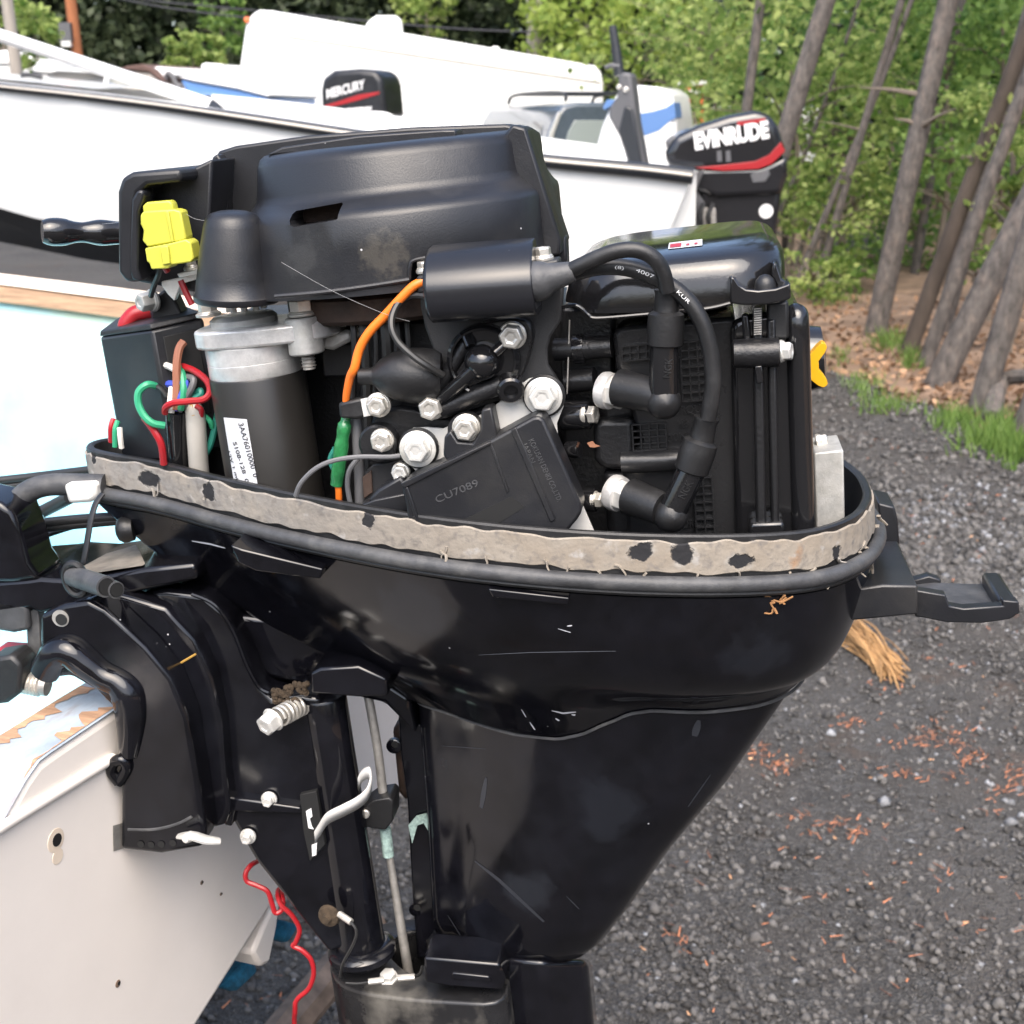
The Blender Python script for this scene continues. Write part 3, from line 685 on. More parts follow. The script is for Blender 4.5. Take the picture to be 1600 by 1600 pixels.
# folded white frame pole and windscreen on its foredeck
pa, pb_ = S_(W(-60, 36, 7.35)), S_(W(330, 164, 7.15)); tube('frame_pole', [tuple(pa), tuple(pb_)], .032, 'paint_white', cb, raw=True, seg=10)
tube('frame_leg', [tuple(S_(W(330, 164, 7.15))), tuple(S_(W(345, 176, 7.1)))], .03, 'rail_black', cb, raw=True, seg=8)
raw_obj('windscreen', [S_(W(x, y, 7.6)) for x, y in ((168, 128), (180, 114), (248, 138), (305, 152))], [(0, 1, 2, 3)], 'window_grey', cb)
tube('windscreen_frame', [tuple(S_(W(x, y, 7.58))) for x, y in ((165, 130), (180, 113), (250, 138), (320, 156))], .014, 'paint_white', cb, raw=True, seg=8)
tube('cleat', [tuple(S_(W(x, y, 7.5))) for x, y in ((33, 118), (45, 117), (66, 121))], .012, 'rail_black', cb, raw=True, seg=8)
# trailer under it
for i in (1, 4):
    p = kee[i]; tube('trailer_post', [tuple(p), (p.x, p.y, .25)], .04, 'hull_dark', cb, raw=True, seg=8)
tube('trailer_beam', [tuple(Vector((kee[0].x, kee[0].y, .3))), tuple(Vector((kee[9].x, kee[9].y, .45)))], .06, 'hull_dark', cb, raw=True, seg=8)
for sgn in (.0, 1.):
    q = (chi[2].lerp(chf[2], sgn)); lathe('trailer_wheel', [(.08, -.09), (.24, -.1), (.3, -.07), (.3, .07), (.24, .1), (.08, .09)], Vector((q.x, q.y, .31)) + inb * (.0 if sgn else .0), inb, 'rubber', cb, 28)

# -- outboard with the red stripe
EFr = Fr(4, 0, W(1140, 260, 7.4)); Em = empty('outboard_motor', matrix=EFr.mat, label='black outboard with white EVINRUDE lettering and red stripe on the white hull', cat='outboard motor')
mat('bg_gloss', (.012, .012, .014), .12, coat=.5)
def ep(name, px, v0, v1, m, bevel=.01, par=None, **k): return prism(name, px, v0, v1, m, par or Em, bevel=bevel, F=EFr, **k)
hood = ep('engine_hood', [(1042, 262), (1040, 238), (1052, 214), (1090, 196), (1140, 180), (1180, 173), (1202, 176), (1216, 196), (1228, 230), (1229, 244), (1196, 262), (1150, 268), (1090, 268)], -.19, .19, 'bg_gloss', .05, seg=5)
ep('hood_stripe', [(1086, 262), (1130, 258), (1180, 252), (1202, 242), (1220, 222), (1227, 236), (1206, 256), (1185, 264), (1130, 267)], -.1935, -.17, 'paint_red', .002, hood)
def etext(s, px, py, hpx, wpx, m, sl, bold=0.): 
    p = EFr.hit(px, py, -.1925); k = EFr.mpp(p); text('lettering', s, hpx * k * 1.38, axes_mtx(p, (1, 0, sl), (0, -1, 0)), m, hood, .001, width=wpx * k, bold=bold)
etext('EVINRUDE', 1143, 213, 25, 116, 'paint_white', .15, .006); ep('hood_badge', [(1152, 190), (1196, 184), (1196, 190), (1152, 197)], -.1925, -.18, 'paint_red', 0, hood)
for x in (1120, 1134): ep('hood_marks', [(x, 236), (x + 7, 235), (x + 8, 252), (x + 1, 253)], -.192, -.18, 'plastic_grey', 0, hood)
ep('lower_pan', [(1066, 264), (1090, 262), (1190, 260), (1231, 242), (1231, 275), (1222, 304), (1120, 310), (1078, 296)], -.182, .182, 'bg_gloss', .03, seg=4)
ep('latch', [(1172, 272), (1200, 264), (1204, 272), (1196, 284), (1176, 286)], -.183, -.17, 'plastic_grey', .004)
ep('midsection', [(1090, 296), (1224, 286), (1212, 380), (1190, 520), (1130, 520), (1118, 380)], -.15, .15, 'bg_gloss', .03, seg=3)
ep('gearcase', [(1135, 510), (1185, 510), (1200, 600), (1160, 640), (1120, 620)], -.05, .05, 'satin_black', .02)
lathe('round_decal', [(.036, 0), (.036, .002)], EFr.hit(1197, 330, -.151), (0, -1, 0), 'paint_white', Em, 24)
text('decal_figure', '60', .03, axes_mtx(EFr.hit(1197, 330, -.1535), (1, 0, 0), (0, -1, 0)), 'plastic_grey', Em, .0005)
ep('clamp_bracket', [(1066, 300), (1090, 298), (1104, 320), (1100, 372), (1074, 376), (1056, 350)], -.165, .14, 'plastic_grey', .015)
for x in (1086, 1100, 1114): tube('trim_hose', [(x, 318, -.175), (x - 8, 340, -.19), (x + 2, 372, -.175)], .012, 'rubber', Em, seg=8, F=EFr)
for x in (1102, 1114): ep('tilt_ram', [(x - 4, 325), (x + 4, 325), (x + 6, 372), (x - 2, 372)], -.175, -.15, 'dull_steel', .003)
ep('hood_arm', [(1040, 222), (1052, 212), (1064, 214), (1066, 236), (1046, 240)], -.16, .0, 'plastic_grey', .012)

# -- upright trolling motor standing on the stern deck
TFr = Fr(20, 0, W(980, 240, 7.4)); tm = empty('trolling_motor', matrix=TFr.mat, label='black trolling motor stowed upright on the white hull, handle pointing up', cat='trolling motor')
prism('mount_body', [(982, 262), (968, 215), (950, 182), (952, 168), (964, 150), (966, 118), (974, 112), (986, 116), (990, 150), (994, 190), (1008, 262)], -.06, .06, 'plastic_grey', tm, bevel=.015, F=TFr, seg=3)
prism('mount_spine', [(966, 205), (976, 165), (988, 170), (1004, 262), (986, 262)], -.075, -.05, 'rail_black', tm, bevel=.008, F=TFr)
tube('handle_grip', [(968, 118, 0), (963, 80, 0), (957, 40, 0)], lambda t: .030 - .010 * t, 'rail_black', tm, seg=12, F=TFr)
tube('handle_lever', [(946, 106, -.02), (956, 102, -.02), (968, 104, -.02)], .012, 'plastic_grey', tm, seg=8, F=TFr)
bolt(978, 140, -.062, 7, 9, 'zinc', tm, F=TFr); bolt(967, 136, -.062, 6, 8, 'zinc', tm, F=TFr)

# -- white boat with the blue band
WFr = Fr(15, 0, W(1000, 200, 9.6)); wb = empty('motor_boat', matrix=WFr.mat, label='white moulded boat with a broad blue band behind the upright trolling motor', cat='boat')
prism('moulding', [(905, 330), (918, 262), (928, 236), (938, 200), (950, 168), (966, 140), (986, 132), (1040, 137), (1050, 150), (1056, 190), (1060, 330)], 0, .9, 'hull_white', wb, bevel=.06, F=WFr, seg=4)
prism('blue_band', [(996, 178), (1020, 174), (1040, 168), (1053, 160), (1056, 184), (1046, 190), (1030, 204), (1008, 212), (1000, 206)], -.003, .3, 'navy', wb, bevel=.002, F=WFr)
prism('blue_band', [(942, 168), (948, 156), (960, 155), (957, 164), (944, 172)], -.012, .1, 'navy', wb, bevel=.002, F=WFr)
prism('vent', [(932, 232), (950, 231), (950, 242), (932, 241)], -.003, .1, 'plastic_grey', wb, bevel=.002, F=WFr)
prism('boat_base', [(900, 320), (1062, 320), (1040, 430), (920, 430)], .05, .85, 'hull_white', wb, bevel=.05, F=WFr)
prism('boat_cradle', [(930, 425), (1030, 425), (1032, 520), (928, 520)], .2, .7, 'hull_dark', wb, bevel=.02, F=WFr)

# -- dark SUV
SFr = Fr(0, 0, W(845, 250, 16.2))
suv = empty('suv', matrix=SFr.mat, label='dark blue grey SUV with roof rails in front of the white trailer', cat='car')
SR = Fr(-16, -2, W(845, 250, 16.2))       # its rear face seen from here
def sp(name, px, v0, v1, m, bevel=.02, par=None, **k):
    pts = [SFr.loc(SR.mat @ SR.hit(x, y, v0)) for x, y in px]; d = SFr.loc(SR.mat @ Vector((0, v1 - v0, 0))) - SFr.loc(SR.mat @ Vector((0, 0, 0)))
    bm = bmesh.new(); extrude_loop(bm, pts, d); return bm_obj(name, bm, m, par or suv, bevel=bevel, **k)
sp('body', [(842, 262), (1072, 262), (1074, 330), (1068, 372), (846, 372), (840, 330)], 0, 4.4, 'suv_paint', .06, seg=3)
cabin = sp('cabin', [(844, 264), (850, 232), (864, 190), (878, 166), (900, 160), (1016, 160), (1038, 168), (1056, 200), (1070, 264)], .08, 3.2, 'suv_paint', .05, seg=3)
sp('rear_window', [(876, 252), (888, 206), (898, 188), (1014, 188), (1028, 206), (1044, 252)], .072, .12, 'glass_pale', .004, cabin)
sp('pillar_highlight', [(849, 250), (860, 206), (872, 176), (878, 174), (866, 208), (856, 250)], .066, .1, 'zinc_pale', .002, cabin)  # thin pale strip, a highlight painted along the pillar
for x in (838, 828): pass
def side_quad(name, a, b, m):                     # windows along the near flank
    P = [SFr.loc(SR.mat @ SR.hit(x, y, v)) for x, y, v in a]; bm = bmesh.new(); o = SFr.loc(SR.mat @ Vector((-.012, 0, 0))) - SFr.loc(SR.mat @ Vector((0, 0, 0))); extrude_loop(bm, [p + o * .4 for p in P], o); return bm_obj(name, bm, m, cabin)
e0, e1 = SR.hit(850, 232, .08), SR.hit(866, 186, .08)
for (d0, d1) in ((.25, .95), (1.05, 1.85), (1.95, 2.7)):
    P = [SFr.loc(SR.mat @ (e0 + Vector((-.015, d0, .02)))), SFr.loc(SR.mat @ (e1 + Vector((-.015, d0 + .1, -.03)))), SFr.loc(SR.mat @ (e1 + Vector((-.015, d1, -.03)))), SFr.loc(SR.mat @ (e0 + Vector((-.015, d1, .02))))]
    raw_obj('side_window', P, [(0, 1, 2, 3)], 'glass_dark', cabin)
for x in (884, 1030):
    a = SR.hit(x, 158, .35); tube('roof_rail', [SFr.loc(SR.mat @ (a + Vector((0, y, z)))) for y, z in ((0, .0), (.12, .09), (1.2, .11), (2.2, .09), (2.4, .0))], .022, 'rail_black', suv, raw=True, seg=8)
for y in (.5, 1.9): 
    a = SR.hit(884, 158, .35); b = SR.hit(1030, 158, .35); tube('cross_bar', [SFr.loc(SR.mat @ (a + Vector((0, y, .1)))), SFr.loc(SR.mat @ (b + Vector((0, y, .1))))], .018, 'rail_black', suv, raw=True, seg=8)
for x in (858, 1056): sp('tail_lamp', [(x - 7, 268), (x + 7, 268), (x + 7, 300), (x - 7, 300)], -.012, .03, 'paint_red', .006)
for x, v in ((858, .7), (1056, .7), (858, 3.5), (1056, 3.5)):
    p = SR.hit(x, 372, 0) + Vector((0, v, 0)); lathe('wheel', [(.1, -.1), (.27, -.11), (.34, -.08), (.34, .08), (.27, .11), (.1, .1)], SFr.loc(SR.mat @ p), (SFr.loc(SR.mat @ Vector((1, 0, 0))) - SFr.loc(SR.mat @ Vector((0, 0, 0)))), 'rubber', suv, 24)

# -- white trailer
RFr = Fr(-6, -9.3, W(640, 120, 21)); rv = empty('box_trailer', matrix=RFr.mat, label='tall white travel trailer with a sloping roofline behind the boats', cat='trailer')
prism('trailer_body', [(358, 330), (366, 200), (374, 110), (384, 40), (392, 22), (406, 15), (424, 16), (930, 102), (940, 112), (944, 130), (944, 330)], 0, 2.4, 'hull_white', rv, bevel=.08, F=RFr, seg=4)
prism('trim_line', [(434, 54), (938, 128), (938, 131), (434, 57)], -.006, .05, 'pole_grey', rv, bevel=0, F=RFr)
prism('roof_vent', [(566, 58), (574, 34), (588, 24), (618, 24), (628, 30), (632, 70)], .5, 1.3, 'hull_white', rv, bevel=.05, F=RFr, seg=3)
lathe('marker_lamp', [(.045, 0), (.04, .02), (.0001, .03)], RFr.hit(386, 31, -.0), (0, -1, 0), 'orange_plastic', rv, 16)
for x in (560, 640): 
    p = RFr.hit(x, 330, 0); lathe('trailer_wheel', [(.1, -.1), (.28, -.11), (.36, -.08), (.36, .08), (.28, .11), (.1, .1)], p + Vector((0, .2, -.1)), (0, 1, 0), 'rubber', rv, 24)
prism('roof_cap', [(766, 76), (772, 72), (780, 73), (782, 80)], .3, .6, 'paint_white', rv, bevel=.02, F=RFr)

# -- small boat with the second outboard
MFr = Fr(18, 3, W(550, 150, 11.2)); jb = empty('motor_boat', matrix=MFr.mat, label='white skiff with a tubular rail, mostly hidden behind the white hull', cat='boat')
prism('hull', [(250, 330), (262, 230), (560, 205), (606, 204), (600, 330)], -.5, .9, 'hull_white', jb, bevel=.05, F=MFr)
tube('stern_rail', [(545, 208, -.42), (556, 190, -.42), (572, 181, -.42), (600, 181, -.42), (618, 190, -.42), (622, 208, -.42)], .028, 'paint_white', jb, seg=10, F=MFr)
tube('stern_rail', [(400, 205, -.42), (440, 172, -.42), (470, 178, -.42), (505, 186, -.42), (520, 208, -.42)], .008, 'rail_black', jb, seg=8, F=MFr)
prism('boat_cradle', [(300, 325), (580, 325), (580, 470), (300, 470)], -.3, .6, 'hull_dark', jb, bevel=.02, F=MFr)
mo = empty('outboard_motor', matrix=MFr.mat, label='black outboard hood with MERCURY lettering and red swoosh before the white trailer', cat='outboard motor')
mh = prism('engine_hood', [(502, 186), (500, 140), (503, 122), (520, 110), (560, 107), (586, 110), (597, 124), (603, 184), (590, 188), (515, 190)], -.2, .2, 'satin_black', mo, bevel=.05, F=MFr, seg=4)
prism('swoosh', [(503, 166), (530, 158), (560, 148), (593, 143), (592, 147), (562, 156), (535, 163), (504, 169)], -.2045, -.19, 'paint_red', mh, bevel=.001, F=MFr)
def mtext(s, px, py, hpx, wpx, sl):
    p = MFr.hit(px, py, -.2035); k = MFr.mpp(p); text('lettering', s, hpx * k * 1.38, axes_mtx(p, (1, 0, sl), (0, -1, 0)), 'paint_white', mh, .001, shear=.3, width=wpx * k, bold=.002)
mtext('MERCURY', 540, 140, 14, 70, .16); mtext('FOURSTROKE', 561, 171, 5, 44, .0)
prism('lower_pan', [(512, 186), (596, 184), (592, 200), (570, 208), (516, 204)], -.18, .18, 'bg_gloss', mo, bevel=.02, F=MFr)
prism('leg', [(530, 200), (580, 200), (572, 330), (545, 330)], -.08, .08, 'satin_black', mo, bevel=.02, F=MFr)

# -- far left: blue hull, canvas boat, white boats, blue car
FL = Fr(10, 0, W(330, 140, 19)); fb_ = empty('motor_boat', matrix=FL.mat, label='blue hulled boat with a white console behind the foredeck', cat='boat')
prism('hull', [(280, 124), (300, 126), (368, 138), (420, 150), (410, 230), (330, 230), (300, 160)], -.6, 1.4, 'sky_blue', fb_, bevel=.04, F=FL)
prism('gunwale', [(278, 120), (300, 120), (368, 132), (422, 146), (420, 152), (368, 139), (300, 127)], -.64, 1.44, 'paint_white', fb_, bevel=.02, F=FL)
prism('console', [(314, 126), (313, 102), (318, 98), (344, 100), (352, 106), (360, 134)], -.1, .7, 'hull_white', fb_, bevel=.04, F=FL)
prism('seat', [(286, 122), (294, 111), (306, 112), (310, 124)], -.1, .6, 'hull_white', fb_, bevel=.03, F=FL)
prism('cradle', [(320, 225), (405, 225), (400, 330), (325, 330)], 0, 1, 'hull_dark', fb_, bevel=.02, F=FL)
FC = Fr(15, 0, W(220, 115, 22)); cbt = empty('motor_boat', matrix=FC.mat, label='white boat under a brown canvas cover behind the foredeck', cat='boat')
prism('hull', [(178, 108), (236, 112), (260, 134), (262, 240), (180, 240)], -.6, 1.2, 'rail_cream', cbt, bevel=.05, F=FC)
prism('canvas_cover', [(180, 109), (198, 103), (222, 100), (238, 108), (256, 128), (248, 126), (232, 113), (205, 110)], -.65, 1.25, 'canvas_brown', cbt, bevel=.02, F=FC)
prism('windscreen', [(238, 106), (246, 104), (270, 108), (276, 118), (252, 122)], -.5, 1., 'paint_white', cbt, bevel=.03, F=FC)
tube('grab_rail', [(256, 132, -.5), (262, 116, -.5), (268, 118, -.5), (276, 132, -.5), (284, 136, -.5)], .04, 'plastic_grey', cbt, seg=8, F=FC)
for i, (x0, x1, y0, y1, Y, lab) in enumerate(((-30, 84, 82, 103, 24, 'long white cabin boat behind the bare grey trunk'), (50, 90, 96, 116, 21, 'small white boat bow beside the blue parked car'))):
    f = Fr(12, -4, W((x0 + x1) / 2, (y0 + y1) / 2, Y)); o = empty('moored_boat', matrix=f.mat, label=lab, cat='boat', group='boats stored at the far side of the yard')
    prism('hull', [(x0, y0 + 6), (x1 - 20, y0 + 10), (x1, y0 + 14), (x1 - 14, y1), (x1 - 30, y1 + 120), (x0, y1 + 120)], -.7, 1., 'hull_white', o, bevel=.08, F=f, seg=3)
    prism('cabin', [(x0 + 2, y0 + 8), (x0 + 6, y0), (x0 + 40 if i == 0 else x0 + 20, y0 - 4), (x1 - 20, y0 + 10)], -.4, .7, 'hull_white', o, bevel=.04, F=f)
    prism('rub_strip', [(x0, y1 - 5), (x1 - 13, y1 - 3), (x1 - 15, y1), (x0, y1 - 2)], -.715, -.6, 'plastic_grey', o, bevel=0, F=f)
CF = Fr(5, 0, W(118, 110, 26)); car = empty('parked_car', matrix=CF.mat, label='blue parked car behind the frame pole of the white hull', cat='car')
prism('body', [(84, 116), (88, 106), (140, 104), (146, 116), (146, 190), (84, 190)], -.8, .9, 'sky_blue', car, bevel=.06, F=CF); prism('cabin', [(92, 107), (100, 100), (126, 99), (134, 105)], -.6, .7, 'glass_dark', car, bevel=.04, F=CF)
for x in (98, 132): lathe('wheel', [(.1, -.1), (.3, -.1), (.3, .1), (.1, .1)], CF.hit(x, 188, -.7), (0, 1, 0), 'rubber', car, 18)

# -- poles and lines
def pole(name, bx, by, tx, ty, Y, wpx, m, lab, cat, H=9):
    a = W(bx, by, Y); b = W(tx, ty, Y); d = (b - a).normalized(); g = terrain(a.x, a.y); a = a - d * ((a.z - g + .2) / d.z); r = wpx * Y / FPX / 2
    o = empty(name, a, lab, cat); bm = bmesh.new(); sweep(bm, [d * (k * H / 8 / d.z) for k in range(9)], lambda t: r * (1.08 - .16 * t), 14); bm_obj('shaft', bm, m, o)
    bm = bmesh.new(); sweep(bm, [d * H / d.z, d * (H + .06) / d.z], lambda t: r * (.9 - .3 * t), 14); bm_obj('pole_cap', bm, m, o); return o, d
p1_, d1_ = pole('utility_pole', 121, 90, 108, -20, 28, 16, 'pole_wood', 'orange brown wooden utility pole with a meter box', 'utility pole')
q = W(103, 50, 27.8) - p1_.location; box('meter_box', q, (.22, .16, .34), 'plastic_grey', p1_); box('meter_box', q + Vector((0, -.01, -.22)), (.18, .14, .1), 'zinc_pale', p1_)
pole('bare_trunk', 24, 100, 8, -20, 20, 17, 'pole_grey', 'bare grey trunk left of the orange brown pole', 'tree')
pole('utility_pole', 836, 95, 834, -20, 28, 23, 'pole_grey', 'pale grey utility pole behind the white trailer', 'utility pole')
mat('wire_line', (.03, .03, .035), .6)
for k, (pts, lab) in enumerate(((((-60, -60), (200, -5), (330, 10), (480, 24), (700, 44), (834, 50)), 'upper overhead power line above the white trailer'), (((150, -10), (260, 12), (380, 27), (560, 48), (700, 62)), 'lower overhead line meeting the trailer roof'))):
    bm = bmesh.new(); sweep(bm, catmull([W(x, y, 25.5) for x, y in pts], 5), .016, 6); tag(bm_obj('power_line', bm, 'wire_line'), lab, 'power line')
# -- things glimpsed through the leaves
OF = Fr(0, 0, W(1090, 140, 19)); ob = empty('orange_barrier', matrix=OF.mat, label='orange and white barrier glimpsed through the leaves', cat='barrier')
for x in (1070, 1090): prism('post', [(x, 132), (x + 8, 130), (x + 10, 200), (x + 1, 200)], 0, .08, 'orange_plastic', ob, bevel=.005, F=OF)
for y in (128, 142): prism('rail', [(1060, y), (1108, y - 2), (1108, y + 4), (1060, y + 6)], -.03, 0, 'paint_white', ob, bevel=.005, F=OF)
for i, (x0, x1, y0, y1, Y, lab) in enumerate(((1110, 1142, 168, 178, 20, 'pale hull glimpsed through leaves behind the red striped outboard'), (1186, 1222, 158, 172, 21, 'blue white hull glimpsed beyond the big leaning trunk'), (1246, 1284, 170, 186, 20, 'white hull glimpsed right of the big leaning trunk'))):
    f = Fr(8, 0, W((x0 + x1) / 2, y0, Y)); o = empty('moored_boat', matrix=f.mat, label=lab, cat='boat', group='boats stored at the far side of the yard')
    prism('hull', [(x0, y0), (x1, y0 - 2), (x1 + 4, y0 + 3), (x1 - 5, y1), (x1 - 8, y1 + 75), (x0 + 3, y1 + 75)], -.3, .5, 'hull_white', o, bevel=.03, F=f); prism('cabin', [(x0 + 8, y0), (x0 + 11, y0 - 5), (x0 + 24, y0 - 6), (x0 + 28, y0)], -.2, .3, 'glass_pale', o, bevel=.02, F=f)
lf = [W(1236, 204, 14), W(1262, 202, 14), W(1302, 198, 14)]; bm = bmesh.new(); sweep(bm, lf, .05, 10)
gr = empty('guard_rail', (lf[1].x, lf[1].y, terrain(lf[1].x, lf[1].y)), 'weathered timber guard rail behind the sapling trunks', 'rail')
for v in bm.verts: v.co -= gr.location
bm_obj('rail', bm, 'pole_grey', gr)
for p in (lf[0], lf[2]):
    q = p - gr.location; tube('post', [tuple(q), (q.x, q.y, -.1)], .05, 'bark_dark', gr, raw=True, seg=8)
# ================================================================== THE OUTBOARD MOTOR
motor = empty('outboard_motor', matrix=MF.mat, label='black outboard motor without its hood, engine bare, clamped on the white transom', cat='outboard motor')

# residue band material: old glue and foam, torn away in patches to the black plastic
def residue_material(patches):
    m = bpy.data.materials.new('glue_residue'); m.use_nodes = True
    n = m.node_tree.nodes; l = m.node_tree.links; b = n['Principled BSDF']
    b.inputs['Roughness'].default_value = .85
    tc = n.new('ShaderNodeTexCoord')
    def noise(s, d=6, vec=None):
        t = n.new('ShaderNodeTexNoise'); t.inputs['Scale'].default_value = s; t.inputs['Detail'].default_value = d
        l.new(vec or tc.outputs['Object'], t.inputs['Vector']); return t
    def mixc(f, a, c):
        x = n.new('ShaderNodeMix'); x.data_type = 'RGBA'
        for s, v in ((x.inputs[0], f), (x.inputs[6], a), (x.inputs[7], c)):
            if isinstance(v, tuple): s.default_value = (*v, 1)
            else: l.new(v, s)
        return x.outputs[2]
    def rmp(f, a, c):
        r = n.new('ShaderNodeMapRange'); r.inputs[1].default_value = a; r.inputs[2].default_value = c; l.new(f, r.inputs[0]); return r.outputs[0]
    # tan behind, grey towards the bow
    sx = n.new('ShaderNodeSeparateXYZ'); l.new(tc.outputs['Object'], sx.inputs[0])
    base = mixc(rmp(sx.outputs[0], .03, -.18), (.235, .200, .158), (.20, .19, .178))
    base = mixc(rmp(noise(45).outputs['Fac'], .35, .7), base, (.265, .235, .195))
    base = mixc(rmp(noise(160).outputs['Fac'], .52, .72), base, (.15, .135, .12))
    base = mixc(rmp(noise(70, 9).outputs['Fac'], .62, .70), base, (.33, .31, .285))
    base = mixc(rmp(noise(30, 9).outputs['Fac'], .68, .72), base, (.13, .125, .12))
    base = mixc(rmp(noise(28).outputs['Fac'], .66, .74), base, (.28, .15, .07))
    wob = noise(190, 4); wv = n.new('ShaderNodeVectorMath'); wv.operation = 'MULTIPLY_ADD'
    wv.inputs[1].default_value = (.0085, .0085, .0085); l.new(wob.outputs['Color'], wv.inputs[0]); l.new(tc.outputs['Object'], wv.inputs[2])
    tot = None
    for (c, ru, rw) in patches:
        sub = n.new('ShaderNodeVectorMath'); sub.operation = 'SUBTRACT'; l.new(wv.outputs[0], sub.inputs[0])
        sub.inputs[1].default_value = (c[0] + .00425, c[1] + .00425, c[2] + .00425)
        sc = n.new('ShaderNodeVectorMath'); sc.operation = 'MULTIPLY'; l.new(sub.outputs[0], sc.inputs[0]); sc.inputs[1].default_value = (1 / ru, .4 / ru, 1 / rw)
        ln = n.new('ShaderNodeVectorMath'); ln.operation = 'LENGTH'; l.new(sc.outputs[0], ln.inputs[0])
        if tot is None: tot = ln.outputs['Value']
        else:
            mn = n.new('ShaderNodeMath'); mn.operation = 'MINIMUM'; l.new(tot, mn.inputs[0]); l.new(ln.outputs['Value'], mn.inputs[1]); tot = mn.outputs[0]
    hole = rmp(tot, 1.10, .90); rimf = rmp(tot, 1.5, 1.0)
    rm2 = n.new('ShaderNodeMath'); rm2.operation = 'MULTIPLY'; l.new(rimf, rm2.inputs[0]); l.new(rmp(noise(90).outputs['Fac'], .45, .6), rm2.inputs[1])
    base = mixc(rm2.outputs[0], base, (.31, .29, .26)); base = mixc(hole, base, (.012, .012, .014))
    # frayed top and bottom edges
    l.new(base, b.inputs['Base Color'])
    bp = n.new('ShaderNodeBump'); bp.inputs['Strength'].default_value = .8; bp.inputs['Distance'].default_value = .0015
    ad = n.new('ShaderNodeMath'); ad.operation = 'SUBTRACT'; l.new(noise(120, 8).outputs['Fac'], ad.inputs[0]); l.new(hole, ad.inputs[1])
    l.new(ad.outputs[0], bp.inputs['Height']); l.new(bp.outputs[0], b.inputs['Normal'])
    MATS['glue_residue'] = m

# ---- rim of the lower cowl: plan outline in the motor's own axes
half = [(-.311, .0), (-.306, -.015), (-.288, -.0275), (-.239, -.046), (-.184, -.077), (-.128, -.104), (-.071, -.1265), (-.02, -.142),
        (.04, -.151), (.101, -.151), (.160, -.141), (.205, -.121), (.234, -.083), (.248, -.038)]
ctrl = [Vector((u, v, 0)) for u, v in half] + [Vector((.251, 0, 0))] + [Vector((u, -v, 0)) for u, v in half[:0:-1]]
PLAN = catmull(ctrl, 5, closed=True)
NP = len(PLAN)
def rim_w(u): return .0755 - .1286 * (u + .309)
NORM = []
for i in range(NP):
    t = PLAN[(i + 1) % NP] - PLAN[i - 1]; nn = Vector((t.y, -t.x, 0)).normalized()
    NORM.append(nn if nn.dot(PLAN[i] - Vector((.02, 0, 0))) > 0 else -nn)
def rim_ring(off, dw, du=0.):
    out = []
    for p, nn in zip(PLAN, NORM):
        q = p + nn * off; out.append(Vector((q.x, q.y, rim_w(p.x) + dw)))
    return out
loft('rim_lip', [rim_ring(-.014, -.055), rim_ring(-.009, -.03), rim_ring(-.0055, -.0012), rim_ring(-.004, 0), rim_ring(-.001, 0), rim_ring(.0002, -.0012), rim_ring(.0002, -.034)],
     'rubber', motor, cap0=True, cap1=False)
pat = []
for px, py, rx, ry in ((152, 712, 5, 12), (232, 748, 20, 13), (322, 768, 12, 16), (572, 812, 9, 14), (990, 862, 19, 14), (1068, 863, 16, 20), (1168, 874, 19, 11), (1298, 862, 10, 13)):
    best = min(range(NP), key=lambda i: (MF.mat @ (PLAN[i] + Vector((0, 0, rim_w(PLAN[i].x) - .014))) - (CPOS + ray(px, py) * .9)).length if PLAN[i].y <= .001 else 9)
    # the point of the band that this pixel looks at
    def perr(i):
        q = MF.mat @ Vector((PLAN[i].x, PLAN[i].y, rim_w(PLAN[i].x) - .014)) - CPOS
        return abs(q.dot(RTV) / q.dot(FW) * FPX + 800 - px)
    cand = [i for i in range(NP) if PLAN[i].y <= .001]
    i = min(cand, key=perr); p = PLAN[i]; h = M(px, py, p.y); s = mp(px, py, p.y)
    pat.append(((p.x, p.y, h.z), rx * s * (1.0 if abs(px - 700) < 560 else .7), ry * s))
residue_material(pat)
def jag(i, k): return (math.sin(i * .37 + k) * math.sin(i * .113 + 2 * k) + .6 * math.sin(i * .91 + k) * math.sin(i * .05 + k)) * .0012
FINE = catmull(PLAN, 4, closed=True)
def fine_ring(off, dw, k=None):
    out = []; n = len(FINE)
    for i, p in enumerate(FINE):
        t = FINE[(i + 1) % n] - FINE[i - 1]; nn = Vector((t.y, -t.x, 0)).normalized()
        if nn.dot(p - Vector((.02, 0, 0))) < 0: nn = -nn
        q = p + nn * off; out.append(Vector((q.x, q.y, rim_w(p.x) + dw + (jag(i, k) if k is not None else 0))))
    return out
loft('glue_residue_band', [fine_ring(.0003, -.0038, 1.), fine_ring(.0017, -.0045, 1.), fine_ring(.0019, -.012), fine_ring(.0017, -.0232, 2.3), fine_ring(.0003, -.0242, 2.3)],
     'glue_residue', motor, cap0=False, cap1=False)
bm = bmesh.new(); sweep(bm, rim_ring(.0042, -.0300), .0050, 12, closed=True)
seal = bm_obj('rubber_seal', bm, 'rubber_grey', motor)
bm = bmesh.new(); sweep(bm, rim_ring(.0030, -.0360), .0024, 8, closed=True)
bm_obj('seal_bead', bm, 'rubber', motor)

